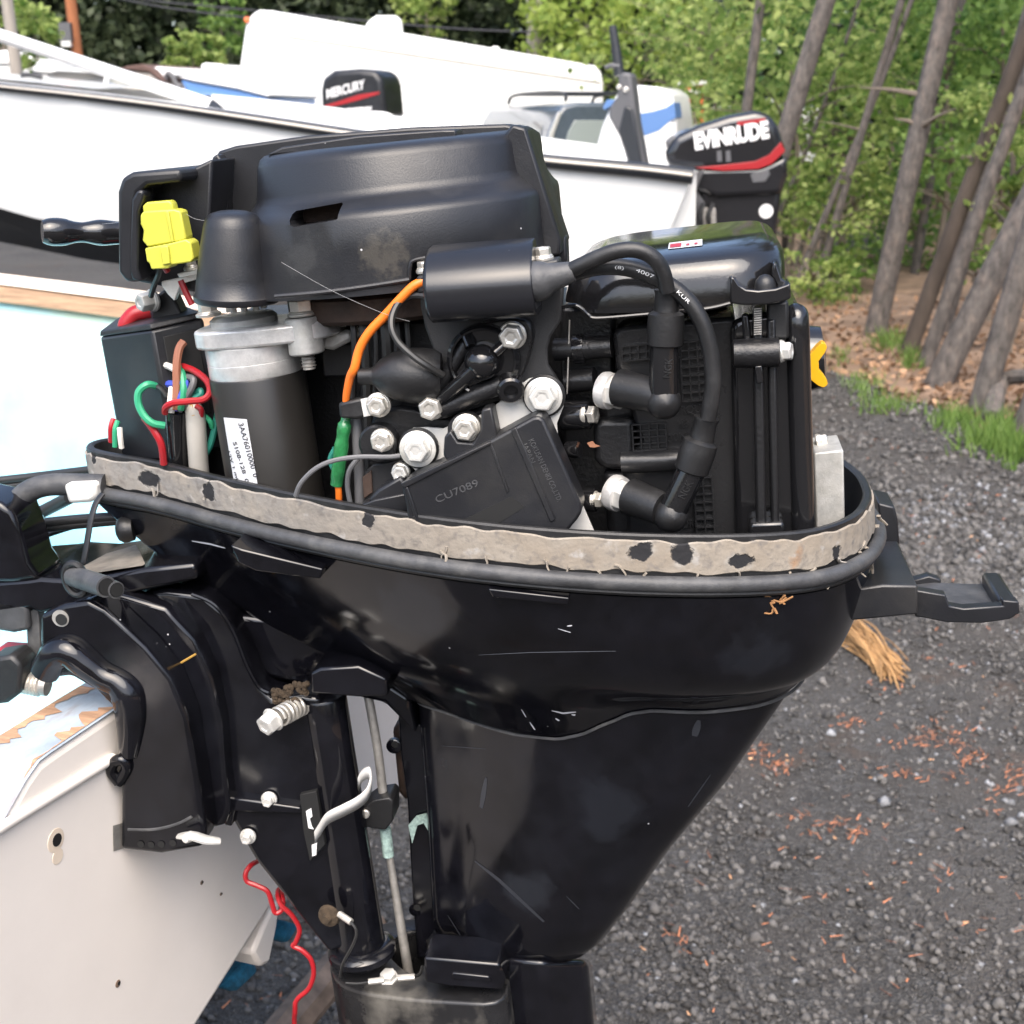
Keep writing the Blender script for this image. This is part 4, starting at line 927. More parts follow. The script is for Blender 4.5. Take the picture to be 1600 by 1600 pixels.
# peeled curls of glue hanging on the band
curl_px = [(935, 890), (960, 880), (1150, 890), (1232, 893), (1270, 886), (1305, 872), (1338, 862), (1345, 845), (1352, 868), (1362, 858), (700, 852), (760, 868), (852, 872), (1362, 832), (1368, 806), (1010, 893), (250, 752), (320, 756), (240, 762), (690, 858), (1330, 880), (1355, 880), (1290, 893), (1348, 855), (1358, 846), (1340, 872), (1366, 820), (1370, 842), (1322, 886), (1090, 895), (890, 884)]
for k, (px, py) in enumerate(curl_px):
    cand = [i for i in range(NP) if PLAN[i].y <= .001]
    def perr(i):
        q = MF.mat @ Vector((PLAN[i].x, PLAN[i].y, rim_w(PLAN[i].x) - .02)) - CPOS
        return abs(q.dot(RTV) / q.dot(FW) * FPX + 800 - px)
    i = min(cand, key=perr); p = M(px, py, PLAN[i].y) + NORM[i] * .002
    tdir = Vector((-NORM[i].y, NORM[i].x, 0)); rr = random.Random(k)
    P = [p - tdir * .0]; d = Vector((0, 0, -1)) * rr.uniform(.2, 1) + tdir * rr.uniform(-1, 1); d.normalize()
    for j in range(4):
        P.append(P[-1] + d * rr.uniform(.0018, .0035)); d = (d + Vector((rr.uniform(-.8, .8), rr.uniform(-.5, .1), rr.uniform(-.9, .5)))).normalized()
    tube('glue_curl', P, lambda t: .0017 * (1 - .5 * t), 'glue_residue', motor, seg=6, n=4, raw=True, flat=.5)

# ---- lower cowl and shaft shroud
U0 = min(p.x for p in PLAN); U1 = max(p.x for p in PLAN)
VFA = [-.02, -.06]
def uv_ring(Fp, Ap, hw, wfun=None, pw=1.0, off=0.):
    f = M(*Fp, VFA[0]); a = M(*Ap, VFA[1]); out = []
    for p, nn in zip(PLAN, NORM):
        s = (p.x - U0) / (U1 - U0); h = p.y / .152; h = math.copysign(abs(h) ** pw, h)
        u = f.x + s * (a.x - f.x); w = (f.z + s * (a.z - f.z)) if wfun is None else wfun(u)
        out.append(Vector((u, h * hw, w)) + Vector((nn.x * off, nn.y * off, 0)))
    return out
seam_px = [(560, 1142), (640, 1150), (720, 1157), (800, 1160), (870, 1156), (905, 1145), (950, 1122), (985, 1105), (1020, 1099), (1100, 1102), (1180, 1098), (1235, 1090), (1285, 1080)]
SEAM = [M(x, y, -.086) for x, y in seam_px]
def seam_w(u):
    if u <= SEAM[0].x: return SEAM[0].z
    for a, b in zip(SEAM, SEAM[1:]):
        if u <= b.x:
            t = (u - a.x) / (b.x - a.x); return a.z + (b.z - a.z) * (t * t * (3 - 2 * t) * .3 + t * .7)
    return SEAM[-1].z
# finer loop along the plan for the seam
cowl_rings = [rim_ring(.0025, -.0395), uv_ring((203, 838), (1374, 905), .1515), uv_ring((228, 889), (1363, 950), .149, pw=.95), uv_ring((290, 925), (1350, 985), .1445, pw=.9),
              uv_ring((370, 962), (1335, 1015), .138, pw=.86), uv_ring((480, 1010), (1316, 1048), .128, pw=.8), uv_ring((565, 1062), (1298, 1068), .115, pw=.72),
              uv_ring((612, 1110), (1283, 1082), .104, wfun=lambda u: seam_w(u) + .012, pw=.66), uv_ring((640, 1150), (1272, 1090), .0965, wfun=seam_w, pw=.62), uv_ring((646, 1150), (1266, 1090), .0925, wfun=lambda u: seam_w(u) + .0005, pw=.62)]
for _ in range(6):
    new = [list(r) for r in cowl_rings]
    for k in range(1, len(cowl_rings) - 3):
        for j in range(NP): new[k][j] = cowl_rings[k][j] * .5 + (cowl_rings[k - 1][j] + cowl_rings[k + 1][j]) * .25
    cowl_rings = new
cowl = loft('lower_cowl', cowl_rings, 'cowl_black', motor, cap0=False, cap1=False)
sub = cowl.modifiers.new('sub', 'SUBSURF'); sub.levels = sub.render_levels = 1
VFA[0] = -.045; VFA[1] = -.05
sh_rings = [uv_ring((646, 1140), (1262, 1095), .0930, wfun=lambda u: seam_w(u) + .006, pw=.62), uv_ring((644, 1152), (1258, 1098), .0935, wfun=lambda u: seam_w(u) - .0015, pw=.62)]
for (fx, fy, ax_, ay, hw, pw) in ((648, 1230, 1148, 1215, .083, .6), (655, 1320, 1058, 1325, .073, .58), (659, 1400, 990, 1425, .064, .56), (662, 1460, 948, 1480, .058, .55), (666, 1488, 925, 1500, .054, .55), (676, 1498, 905, 1506, .048, .55)):
    sh_rings.append(uv_ring((fx, fy), (ax_, ay), hw, pw=pw))
shroud = loft('shaft_shroud', sh_rings, 'cowl_black', motor)
bm = bmesh.new(); sweep(bm, uv_ring((641, 1150), (1268, 1090), .0958, wfun=lambda u: seam_w(u) - .0012, pw=.62), .00115, 6, closed=True)
bm_obj('seam_lip_highlight', bm, 'rubber_grey', motor)  # lip of the shroud, its grey highlight line put into the colour

from mathutils.bvhtree import BVHTree
def bvh(*objs):
    V, Fc = [], []
    for o in objs:
        dg = bpy.context.evaluated_depsgraph_get(); ev = o.evaluated_get(dg); me = ev.to_mesh()
        k = len(V); V += [v.co.copy() for v in me.vertices]; Fc += [[i + k for i in p.vertices] for p in me.polygons]; ev.to_mesh_clear()
    return BVHTree.FromPolygons(V, Fc)
ROT3 = Matrix((MF.ax[0], MF.ax[1], MF.ax[2]))
def surf(tree, px, py, F=None):
    F = F or MF; R3 = Matrix((F.ax[0], F.ax[1], F.ax[2]))
    h = tree.ray_cast(F.loc(CPOS), (R3 @ ray(px, py)).normalized()); return h[0], h[1]
CT = bvh(cowl, shroud)
# scratches and paint chips on the gloss paint, lying on the surface
def scratch(pts, wpx, m='white_ink', parent=cowl, tree=CT, name='scratch'):
    vs, fs = [], []
    P = []
    for a, b in zip(pts, pts[1:]):
        for k in range(6): P.append((a[0] + (b[0] - a[0]) * k / 6, a[1] + (b[1] - a[1]) * k / 6))
    P.append(pts[-1])
    for i, (x, y) in enumerate(P):
        h, nn = surf(tree, x, y)
        if h is None: continue
        s = MF.mpp(h); t = math.sin(math.pi * (i + .35) / (len(P) + .7)); wd = wpx * s * (.35 + .65 * t) * .5
        j = P[min(i + 1, len(P) - 1)]; i0 = P[max(i - 1, 0)]; dx, dy = j[0] - i0[0], j[1] - i0[1]; L = math.hypot(dx, dy) or 1
        side = (ROT3 @ (RTV * (-dy / L) - UPV * (dx / L)))
        side = (side - nn * side.dot(nn)).normalized()
        vs += [h + nn * .00025 + side * wd, h + nn * .00025 - side * wd]
    fs = [(2 * i, 2 * i + 1, 2 * i + 3, 2 * i + 2) for i in range(len(vs) // 2 - 1)]
    if fs: raw_obj(name, vs, fs, m, parent)
mat('scuff', (.12, .13, .15), .55); mat('chip', (.55, .56, .60), .5)
scratch([(748, 1023), (830, 1019), (962, 1017)], 1.3, 'scuff')
for pts, wd in (([(862, 1110), (880, 1114), (900, 1112)], 5), ([(868, 1122), (874, 1126)], 4), ([(815, 1108), (822, 1120)], 2.2), ([(828, 1128), (836, 1140)], 3), ([(893, 1116), (899, 1117)], 5),
                ([(845, 915), (862, 922), (880, 924)], 5), ([(872, 982), (892, 988)], 1.6), ([(886, 978), (894, 977)], 2.5), ([(300, 845), (330, 850), (352, 856)], 4)):
    scratch(pts, wd, 'chip')
for pts, wd in (([(742, 1345), (780, 1375), (850, 1440)], 7), ([(700, 1430), (725, 1470)], 2.2), ([(760, 1215), (752, 1262)], 9), ([(1092, 1125), (1085, 1150)], 12), ([(1110, 1210), (1075, 1260)], 3), ([(690, 1165), (760, 1170)], 1.5), ([(885, 1400), (905, 1420)], 2)):
    scratch(pts, wd, 'scuff_soft' if 'scuff_soft' in MATS else mat('scuff_soft', (.024, .026, .032), .4).name, shroud)
# dead insect fluff by the seam
h0, n0 = surf(CT, 1215, 942)
for k in range(9):
    rr = random.Random(k); p = h0 + Vector((rr.uniform(-.006, .006), -.001, rr.uniform(-.004, .004)))
    tube('web_fluff', [p, p + Vector((rr.uniform(-.005, .005), -.001, rr.uniform(-.004, .004))), p + Vector((rr.uniform(-.006, .006), -.0006, rr.uniform(-.006, .003)))], .0006, mat('fluff', (.30, .15, .06), .9).name if 'fluff' not in MATS else 'fluff', cowl, seg=5, n=3, raw=True)
# tabs under the seal
prism('cowl_tab', [(360, 852), (378, 858), (505, 889), (500, 905), (400, 893), (372, 880)], -.123, -.09, 'gloss_black', motor, bevel=.0012)
prism('cowl_tab', [(762, 920), (890, 934), (887, 946), (770, 934)], -.1575, -.13, 'gloss_black', motor, bevel=.001)

# ---- latch handle behind
latch = prism('latch', [(1300, 972), (1306, 938), (1335, 920), (1380, 914), (1434, 915), (1435, 960), (1345, 969)], -.075, .022, 'satin_black', motor, bevel=.0015)
prism('latch_arm', [(1430, 922), (1478, 930), (1484, 947), (1506, 951), (1568, 947), (1566, 938), (1592, 940), (1594, 958), (1578, 968), (1535, 974), (1480, 973), (1430, 963)], -.062, -.052, 'satin_black', latch, bevel=.001)
prism('latch_arm', [(1424, 908), (1452, 900), (1470, 906), (1472, 920), (1490, 925), (1552, 920), (1556, 913), (1574, 926), (1570, 948), (1520, 955), (1465, 955), (1424, 950)], .006, .016, 'satin_black', latch, bevel=.001)
prism('latch_grip', [(1560, 938), (1590, 938), (1594, 957), (1578, 968), (1560, 968)], -.0525, .0065, 'satin_black', latch, bevel=.0025)
prism('latch_floor', [(1430, 960), (1480, 955), (1565, 958), (1560, 966), (1480, 970), (1430, 964)], -.0525, .0065, 'rubber_grey', latch, bevel=.0008)
prism('catch_hook', [(1372, 786), (1398, 792), (1403, 812), (1406, 850), (1394, 860), (1384, 850), (1374, 815)], .045, .085, 'satin_black', motor, bevel=.0015)

# ---- engine core inside the rim
core = prism('crankcase', [(560, 500), (1140, 480), (1140, 900), (560, 900)], -.055, .09, 'cast_black', motor, bevel=.004)
prism('intake_side', [(340, 500), (570, 490), (580, 860), (390, 830)], .012, .09, 'cast_black', motor, bevel=.004)
lathe('flywheel', [(.02, 0), (.086, 0), (.090, .003), (.090, .016), (.084, .02), (.02, .02)], M(655, 476, 0), (0, 0, 1), 'rust_dark', motor, 56)
for k in range(6):   # stator leads and small fittings in the dark gap
    x = 548 + k * 17
    tube('hose', [(x, 478, -.07), (x + 6, 540, -.075), (x + 4 + 6 * (k % 2), 640, -.07), (x + 14, 800, -.07)], (.0022, .0035, .0018, .004, .003, .002)[k], 'wire_black' if k % 2 else 'rubber', motor, seg=8)

# ---- recoil starter housing over the flywheel
def arc_ring(xl, xr, yl, yr, vn, bulge, vfar, w=None, rc=.018, n=22, vref=-.10):
    """plan ring: near side bows from (xl,yl) to (xr,yr) pixels, far side straight"""
    a = M(xl, yl, vref); b = M(xr, yr, vref); pts = []
    for k in range(n + 1):
        s = k / n; u = a.x + (b.x - a.x) * s
        e = min(s, 1 - s) * (b.x - a.x) / rc
        q = 1 - math.sqrt(max(0, 1 - (1 - min(1, e)) ** 2))
        v = vn + bulge * (2 * s - 1) ** 2 + q * rc
        pts.append(Vector((u, v, a.z + (b.z - a.z) * s)))
    for k in range(n + 1):
        s = 1 - k / n; u = a.x + (b.x - a.x) * s
        pts.append(Vector((u, vfar - .02 * abs(2 * s - 1) ** 3, a.z + (b.z - a.z) * s)))
    return pts
mat('drum_black', (.0115, .012, .0145), .36, vary=.25, vscale=14, bump=.10, bscale=900, dust=.14, dustcol=(.085, .078, .064), dscale=17, rvar=.08, specks=.015, spots=((M(598, 398, -.119), .034, (.055, .050, .042), 120.), (M(470, 400, -.115), .03, (.035, .035, .036), 70.), (M(700, 250, -.095), .05, (.028, .028, .03), 40.)))
bowl = lambda r, dz: [Vector((p.x, p.y, p.z + dz * (1 - ((i % 23) / 22 * 2 - 1) ** 2))) for i, p in enumerate(r)]
drum = loft('recoil_housing', [arc_ring(330, 838, 480, 432, -.119, .05, .10), arc_ring(333, 832, 400, 372, -.119, .05, .10), arc_ring(337, 826, 362, 314, -.1185, .05, .10),
                arc_ring(340, 823, 353, 305, -.1165, .05, .10), arc_ring(344, 815, 346, 298, -.112, .048, .10), arc_ring(348, 806, 334, 286, -.101, .045, .10), arc_ring(350, 800, 328, 279, -.0975, .043, .10), arc_ring(350, 797, 318, 268, -.0955, .043, .10), arc_ring(349, 792, 270, 226, -.0935, .043, .10),
                arc_ring(350, 788, 257, 214, -.0905, .043, .10), arc_ring(354, 783, 250, 208, -.085, .043, .09), arc_ring(366, 774, 246, 205, -.073, .04, .08)], 'drum_black', motor, bevel=.0)
sl = [M(x, y, -.117) + Vector((0, -.04, 0)) for x, y in ((448, 333), (524, 319), (527, 321), (527, 342), (524, 344), (452, 357), (446, 354), (443, 348), (444, 338))]
cut(drum, sl, (0, .10, 0))
nt = [M(x, y, -.117) + Vector((0, -.05, 0)) for x, y in ((640, 470), (640, 412), (650, 404), (700, 396), (880, 384), (880, 520), (640, 520))]
cut(drum, nt, (0, .10, 0))
prism('vent_lining', [(432, 322), (540, 302), (540, 352), (432, 372)], -.075, -.073, 'rust_dark', drum, bevel=0)
tube('notch_edge', [(640, 436, -.117), (641, 416, -.117), (650, 406, -.1165), (700, 397, -.116)], .0012, 'satin_black', drum, seg=8)
# skirt bead along the lower edge
tube('skirt_bead', [(430, 463, -.1165), (500, 457, -.119), (570, 448, -.119), (640, 437, -.118)], .0016, 'satin_black', drum, seg=8)
# raised rear plate and its ribs
prism('rear_plate', [(312, 458), (326, 330), (332, 250), (342, 236), (368, 228), (480, 212), (640, 199), (790, 194), (808, 198), (850, 310), (868, 380), (868, 440)], .0, .03, 'satin_black', drum, bevel=.002)
prism('top_rib', [(415, 243), (440, 230), (560, 212), (690, 203), (712, 203), (714, 215), (560, 232)], -.055, -.03, 'satin_black', drum, bevel=.0012)
prism('side_wing', [(786, 212), (800, 194), (822, 200), (876, 374), (874, 400), (838, 402), (826, 300), (806, 288)], -.045, -.02, 'satin_black', drum, bevel=.002)
prism('side_flange', [(812, 196), (826, 202), (884, 380), (872, 384)], -.02, .012, 'satin_black', drum, bevel=.0015)
prism('side_flange', [(313, 456), (331, 246), (340, 240), (352, 260), (356, 340), (332, 452)], -.012, .002, 'satin_black', drum, bevel=.0015)
# starter pinion cover, a blunt cone grown out of the skirt
pc = M(370, 468, -.084); s_ = MF.mpp(pc)
lathe('pinion_cover', [(65 * s_, -.001), (66.5 * s_, .0), (66.5 * s_, .003), (64 * s_, .004), (60 * s_, 35 * s_), (53 * s_, 78 * s_), (46 * s_, 112 * s_), (42 * s_, 124 * s_), (35 * s_, 131.5 * s_), (22 * s_, 135.5 * s_), (.0001, 137 * s_)], pc, (.13, -.03, 1), 'drum_black', drum, 40)
bolt(868, 366, -.01, 16, 22, 'zinc', motor, ax=(0, 0, 1)); prism('bolt_post', [(862, 370), (884, 370), (886, 420), (864, 420)], -.02, 0, 'satin_black', motor)
# flared front guide of the recoil housing
guide = prism('rope_guide', [(183, 300), (190, 278), (206, 269), (282, 264), (284, 284), (230, 290), (216, 302), (211, 330), (209, 420), (218, 441), (196, 441), (184, 425)], -.075, .05, 'satin_black', motor, bevel=.003, seg=3)
prism('guide_panel', [(222, 298), (262, 281), (332, 248), (322, 460), (216, 441), (210, 425), (212, 320)], -.045, .02, 'satin_black', guide, bevel=.002)
prism('guide_flange', [(205, 312), (213, 298), (222, 296), (226, 304), (217, 330), (215, 420), (222, 440), (206, 438), (201, 420)], -.0775, -.06, 'satin_black', guide, bevel=.002)
g0 = M(66, 362, -.03); g1 = M(190, 364, -.0); 
bm = bmesh.new(); P = [g0.lerp(g1, t) for t in [k / 20 for k in range(21)]]
prf = [.0075, .0088, .0094, .0096, .0096, .0094, .009, .0082, .0074, .007, .0069, .0072, .0078, .0084, .0089, .009, .0088, .0085, .0082, .008, .008]
sweep(bm, P, lambda t: prf[min(20, int(round(t * 20)))], 20); bm_obj('starter_grip', bm, 'gloss_black_clean', motor)

# ---- starter motor
sc = M(402, 583, -0.0480); s_ = MF.mpp(sc); k_ = s_
star = lathe('starter_motor', [(74 * k_, 0), (75 * k_, .001), (75 * k_, 262 * k_), (70 * k_, 267 * k_)], sc, (0, 0, -1), 'starter_body', motor, 48)
lathe('end_ring', [(72 * k_, 0), (73.5 * k_, .001), (73.5 * k_, 22 * k_), (72.6 * k_, 23 * k_), (73.5 * k_, 24 * k_), (74 * k_, 48 * k_), (72 * k_, 50 * k_)], sc, (0, 0, 1), 'aluminium', star, 48)
ft = sc + Vector((0, 0, 46 * k_))
def plan_prism(name, pts, z0, z1, m, parent, rnd=2, bevel=.001):
    P = [Vector((u, v, z0)) for u, v in pts]; P = smooth_loop(P, rnd) if rnd else P
    bm = bmesh.new(); extrude_loop(bm, P, (0, 0, z1 - z0)); return bm_obj(name, bm, m, parent, bevel=bevel)
def at_u(px, py, v): return M(px, py, v).x
fl = [(at_u(306, 505, -0.0560), -0.0680), (at_u(306, 505, -0.0560), -0.0380), (sc.x - .03, sc.y + .03), (sc.x, sc.y + .036), (sc.x + .04, sc.y + .03), (at_u(540, 510, -0.0360), -0.0260), (at_u(535, 510, -0.0460), -0.0510), (at_u(505, 515, -0.0660), -0.0780), (at_u(455, 515, -0.0710), -0.0810), (sc.x + .005, sc.y - .034), (sc.x - .02, sc.y - .031), (at_u(322, 505, -0.0660), -0.0780)]
plan_prism('mount_flange', fl, ft.z + .002, ft.z + .0145, 'aluminium', star, 2, .002)
lathe('front_cap', [(52 * k_, 0), (52 * k_, 9 * k_), (46 * k_, 14 * k_), (20 * k_, 15 * k_)], ft + Vector((-8 * k_, 0, .0145)), (0, 0, 1), 'cast_aluminium', star, 40)
bp_ = M(480, 552, -0.0690)
lathe('flange_boss', [(25 * k_, 0), (27 * k_, .001), (27 * k_, 52 * k_), (25 * k_, 55 * k_)], bp_, (0, 0, 1), 'cast_aluminium', star, 28)
tube('bolt_thread', [tuple(bp_ + Vector((0, 0, -.0105))), tuple(bp_)], .0043, 'dull_steel', star, raw=True, seg=14)
for kk in range(4): lathe('thread_ridge', [(.0043, 0), (.0051, .0006), (.0043, .0012)], bp_ + Vector((0, 0, -.009 + kk * .0022)), (0, 0, 1), 'dull_steel', star, 14)
bolt(326, 493, -0.0610, 30, 40, 'zinc', star, ax=(0, 0, 1), h=.55); bolt(474, 492, -0.0660, 40, 50, 'zinc', star, ax=(0, 0, 1), h=.55, turn=.5); bolt(517, 506, -0.0380, 30, 42, 'zinc', star, ax=(0, 0, 1), h=.5)
lathe('paint_mark', [(10 * k_, 0), (10 * k_, .0005)], M(472, 474, -0.0660), (0, 0, 1), 'pink_paint', star, 12)
prism('side_lug', [(505, 522), (548, 515), (552, 532), (520, 548), (500, 545)], -.051, -.026, 'cast_aluminium', star, bevel=.003)
for kk in range(9):
    a = 2 * math.pi * kk / 9; q = Vector((sc.x + math.cos(a) * 27 * k_, sc.y + math.sin(a) * 27 * k_, pc.z - .011))
    lathe('pinion_tooth', [(.0022, 0), (.0024, .001), (.0024, .011), (.002, .012)], q, (0, 0, 1), 'steel_plate', star, 8)
# printed label wrapped round the starter
SB = bvh(star)
def wrap(name, quad, m, parent, tree, lift=.0004, nx=8, ny=10):
    vs = []
    for j in range(ny + 1):
        for i in range(nx + 1):
            s, t = i / nx, j / ny
            a = Vector(quad[0]).lerp(Vector(quad[1]), s); b = Vector(quad[3]).lerp(Vector(quad[2]), s); c = a.lerp(b, t)
            h, nn = surf(tree, c.x, c.y); vs.append((h + nn * lift) if h else M(c.x, c.y, -.12))
    fs = [(j * (nx + 1) + i, j * (nx + 1) + i + 1, (j + 1) * (nx + 1) + i + 1, (j + 1) * (nx + 1) + i) for j in range(ny) for i in range(nx)]
    return raw_obj(name, vs, fs, m, parent)
lab = wrap('starter_label', [(350, 652), (386, 655), (404, 764), (368, 764)], 'label_white', star, SB)
def on_surf_text(name, s, px, py, dx, dy, height_px, m, parent, tree, width_px=None, lift=.0007, ext=.0001, bold=0.):
    h, nn = surf(tree, px, py)
    if h is None: return None
    k = MF.mpp(h); x = ROT3 @ (RTV * dx - UPV * dy)
    return text(name, s, height_px * k * 1.35, axes_mtx(h + nn * lift, x, nn), m, parent, ext, width=(width_px * k if width_px else None), bold=bold)
on_surf_text('serial_print', '3AA76010000  0', 388, 703, .17, 1, 9, 'ink', lab, SB, 88)
on_surf_text('serial_print', 'S108-128  0', 377, 722, .17, 1, 8, 'ink', lab, SB, 66)
on_surf_text('serial_print', '12V 1 min', 366, 730, .17, 1, 7, 'ink', lab, SB, 52)

# ---- wiring box with its lid, lug and wires
T = [M(156, 527, -0.0120), M(236, 516, -0.0480), M(318, 497, -0.0280), M(290, 485, 0.0300), M(185, 505, 0.0400)]
B_ = [p + Vector((0, 0, -.092)) for p in T]
wbox = loft('wiring_box', [B_, T], 'satin_black', motor, bevel=.0022)
LT = [p + Vector((0, 0, .0004)) for p in T]; cT = sum(LT, Vector()) / 5
loft('box_lid', [[p + (p - cT) * .0 for p in LT], [p - (p - cT) * .03 + Vector((0, 0, .004)) for p in LT]], 'rubber', wbox, bevel=.001)
# dark plate on the closed face, painting the shade of a cable opening
nrm = (T[2] - T[1]).cross(Vector((0, 0, 1))).normalized()
if nrm.y > 0: nrm = -nrm
fu = (T[2] - T[1]).normalized()
def bay(s, z): return T[1] + fu * s * (T[2] - T[1]).length + Vector((0, 0, -z)) + nrm * .0004
box('cable_bay_shade', bay(.52, .036), ((T[2] - T[1]).length * .66, .0016, .060), 'opening_shade', wbox, rot=Matrix((fu, -nrm, Vector((0, 0, 1)))).transposed(), bevel=.0006)
lug = prism('box_lug', [(243, 462), (256, 452), (268, 458), (284, 492), (302, 500), (304, 512), (238, 518), (236, 480)], -0.0160, 0.0000, 'rubber', wbox, bevel=.002)
bolt(240, 469, -0.0200, 30, 36, 'cast_aluminium', wbox, ax=(-.55, -.8, 0), h=.75)
prism('earth_strap', [(252, 440), (306, 428), (309, 436), (282, 444), (272, 470), (262, 460), (252, 446)], -0.052, -0.046, 'zinc_pale', wbox, bevel=.0006)
bolt(299, 421, -.048, 18, 24, 'zinc', wbox, ax=(0, 0, 1)); prism('strap_tab', [(276, 428), (310, 420), (312, 428), (280, 434)], -0.060, -0.035, 'zinc_pale', wbox, bevel=.0005)
tube('red_terminal_boot', [(236, 486, -0.0050), (212, 490, -0.0080), (198, 505, -0.0100), (197, 515, -0.0100)], .0058, 'wire_red', wbox, seg=12)
# yellow plug connector
yc = prism('plug_connector', [(219, 336), (224, 330), (272, 327), (282, 330), (291, 372), (288, 376), (230, 386), (222, 376), (224, 360), (219, 350)], -0.0800, -0.0670, 'yellow_plastic', motor, bevel=.0012)
prism('connector_cap', [(222, 322), (229, 316), (264, 313), (269, 318), (272, 331), (224, 337)], -0.0770, -0.0675, 'yellow_plastic', yc, bevel=.0012)
prism('connector_collar', [(226, 388), (262, 381), (290, 374), (298, 379), (303, 404), (298, 410), (268, 414), (262, 420), (236, 421), (233, 411), (229, 409)], -0.0820, -0.0670, 'yellow_plastic', yc, bevel=.0012)
prism('connector_rib', [(258, 330), (263, 330), (272, 378), (267, 379)], -0.0815, -0.0767, 'yellow_plastic', yc, bevel=.0006)
prism('connector_rib', [(250, 386), (262, 384), (266, 412), (254, 414)], -0.0840, -0.0780, 'yellow_plastic', yc, bevel=.0006)
tube('connector_wire', [(250, 418, -0.0670), (248, 428, -0.0620), (240, 448, -0.0520), (236, 462, -0.0420)], .002, 'wire_black', yc, seg=8)
tube('connector_wire', [(257, 416, -0.0680), (262, 424, -0.0660)], .0022, 'wire_red', yc, seg=8)
tube('connector_wire', [(282, 438, -0.0520), (290, 456, -0.0520), (300, 476, -0.0520)], .0022, 'wire_red', yc, seg=8)
WIRES = [('wire_brown', .0030, [(287, 534, -0.0440), (280, 545, -0.0470), (276, 570, -0.0500), (276, 605, -0.0520), (274, 640, -0.0540)]),
 ('wire_green', .0026, [(281, 573, -0.0450), (286, 590, -0.0490), (287, 610, -0.0530), (282, 640, -0.0540)]),
 ('wire_red', .0024, [(285, 572, -0.0440), (305, 580, -0.0500), (323, 595, -0.0540), (328, 612, -0.0560), (318, 624, -0.0590), (295, 627, -0.0620), (270, 630, -0.0630), (259, 637, -0.0600), (258, 645, -0.0570)]),
 ('wire_white', .0024, [(252, 568, -0.0400), (268, 574, -0.0480), (276, 580, -0.0490)]),
 ('wire_white', .0030, [(270, 606, -0.0480), (268, 625, -0.0530), (266, 645, -0.0550)]),
 ('wire_blue', .0026, [(262, 600, -0.0440), (275, 600, -0.0500), (290, 598, -0.0500), (285, 615, -0.0530), (274, 640, -0.0530)]),
 ('wire_grey', .0024, [(290, 589, -0.0460), (302, 592, -0.0500), (300, 605, -0.0520), (290, 622, -0.0520), (280, 642, -0.0520)]),
 ('wire_teal', .0022, [(300, 620, -0.0460), (312, 610, -0.0480), (314, 616, -0.0500), (304, 622, -0.0500)]),
 ('wire_green', .0026, [(243, 603, -0.0480), (230, 601, -0.0540), (217, 612, -0.0560), (216, 630, -0.0570), (224, 648, -0.0580), (238, 661, -0.0580), (257, 665, -0.0540)]),
 ('wire_red', .0026, [(225, 652, -0.0500), (240, 672, -0.0540), (252, 695, -0.0540), (256, 725, -0.0500)]),
 ('wire_teal', .0024, [(342, 632, -0.0360), (338, 655, -0.0380), (330, 690, -0.0400), (322, 708, -0.0400)]),
 ('wire_green', .0020, [(316, 648, -0.0400), (328, 658, -0.0420), (332, 668, -0.0400)]),
 ('wire_red', .0020, [(306, 634, -0.0500), (314, 640, -0.0500), (314, 650, -0.0480)]),
 ('wire_red', .0024, [(178, 655, -0.0250), (174, 668, -0.0280), (174, 690, -0.0260)]),
 ('wire_green', .0020, [(184, 658, -0.0300), (180, 672, -0.0330), (180, 698, -0.0320)]),
 ('wire_white', .0020, [(187, 668, -0.0340), (188, 684, -0.0360), (190, 700, -0.0350)]),
 ('wire_black', .0016, [(243, 603, -0.0490), (252, 608, -0.0500), (261, 620, -0.0500)])]
for m_, r_, pts in WIRES: tube('wire', pts, r_, m_, motor, seg=8)
tube('loom_sleeve', [(276, 640, -0.0480), (278, 690, -0.0420), (281, 738, -0.0340)], .0082, 'gloss_black_clean', motor, seg=18)
tube('grey_sleeve', [(300, 630, -0.0460), (305, 650, -0.0460), (308, 690, -0.0450), (312, 745, -0.0400)], lambda t: .0045 + .0025 * min(1, t * 4), 'sleeve_grey', motor, seg=14)
tube('yellow_lead', [(296, 640, -0.0480), (300, 634, -0.0490), (303, 650, -0.0510)], .0022, mat('wire_tan', (.42, .25, .06), .4).name, motor, seg=8)
prism('clip_tag', [(316, 566), (331, 564), (334, 577), (318, 579)], -0.0220, -0.0200, 'label_white', motor, bevel=0); prism('clip_tag', [(322, 586), (334, 583), (338, 602), (326, 604)], -0.0220, -0.0200, 'label_white', motor, bevel=0)
prism('starter_bracket', [(312, 560), (345, 555), (372, 900), (300, 900)], -0.0100, 0.0000, 'cast_black', motor)
prism('relay', [(500, 545), (550, 535), (552, 588), (505, 590)], -0.0250, 0.0050, 'satin_black', motor)

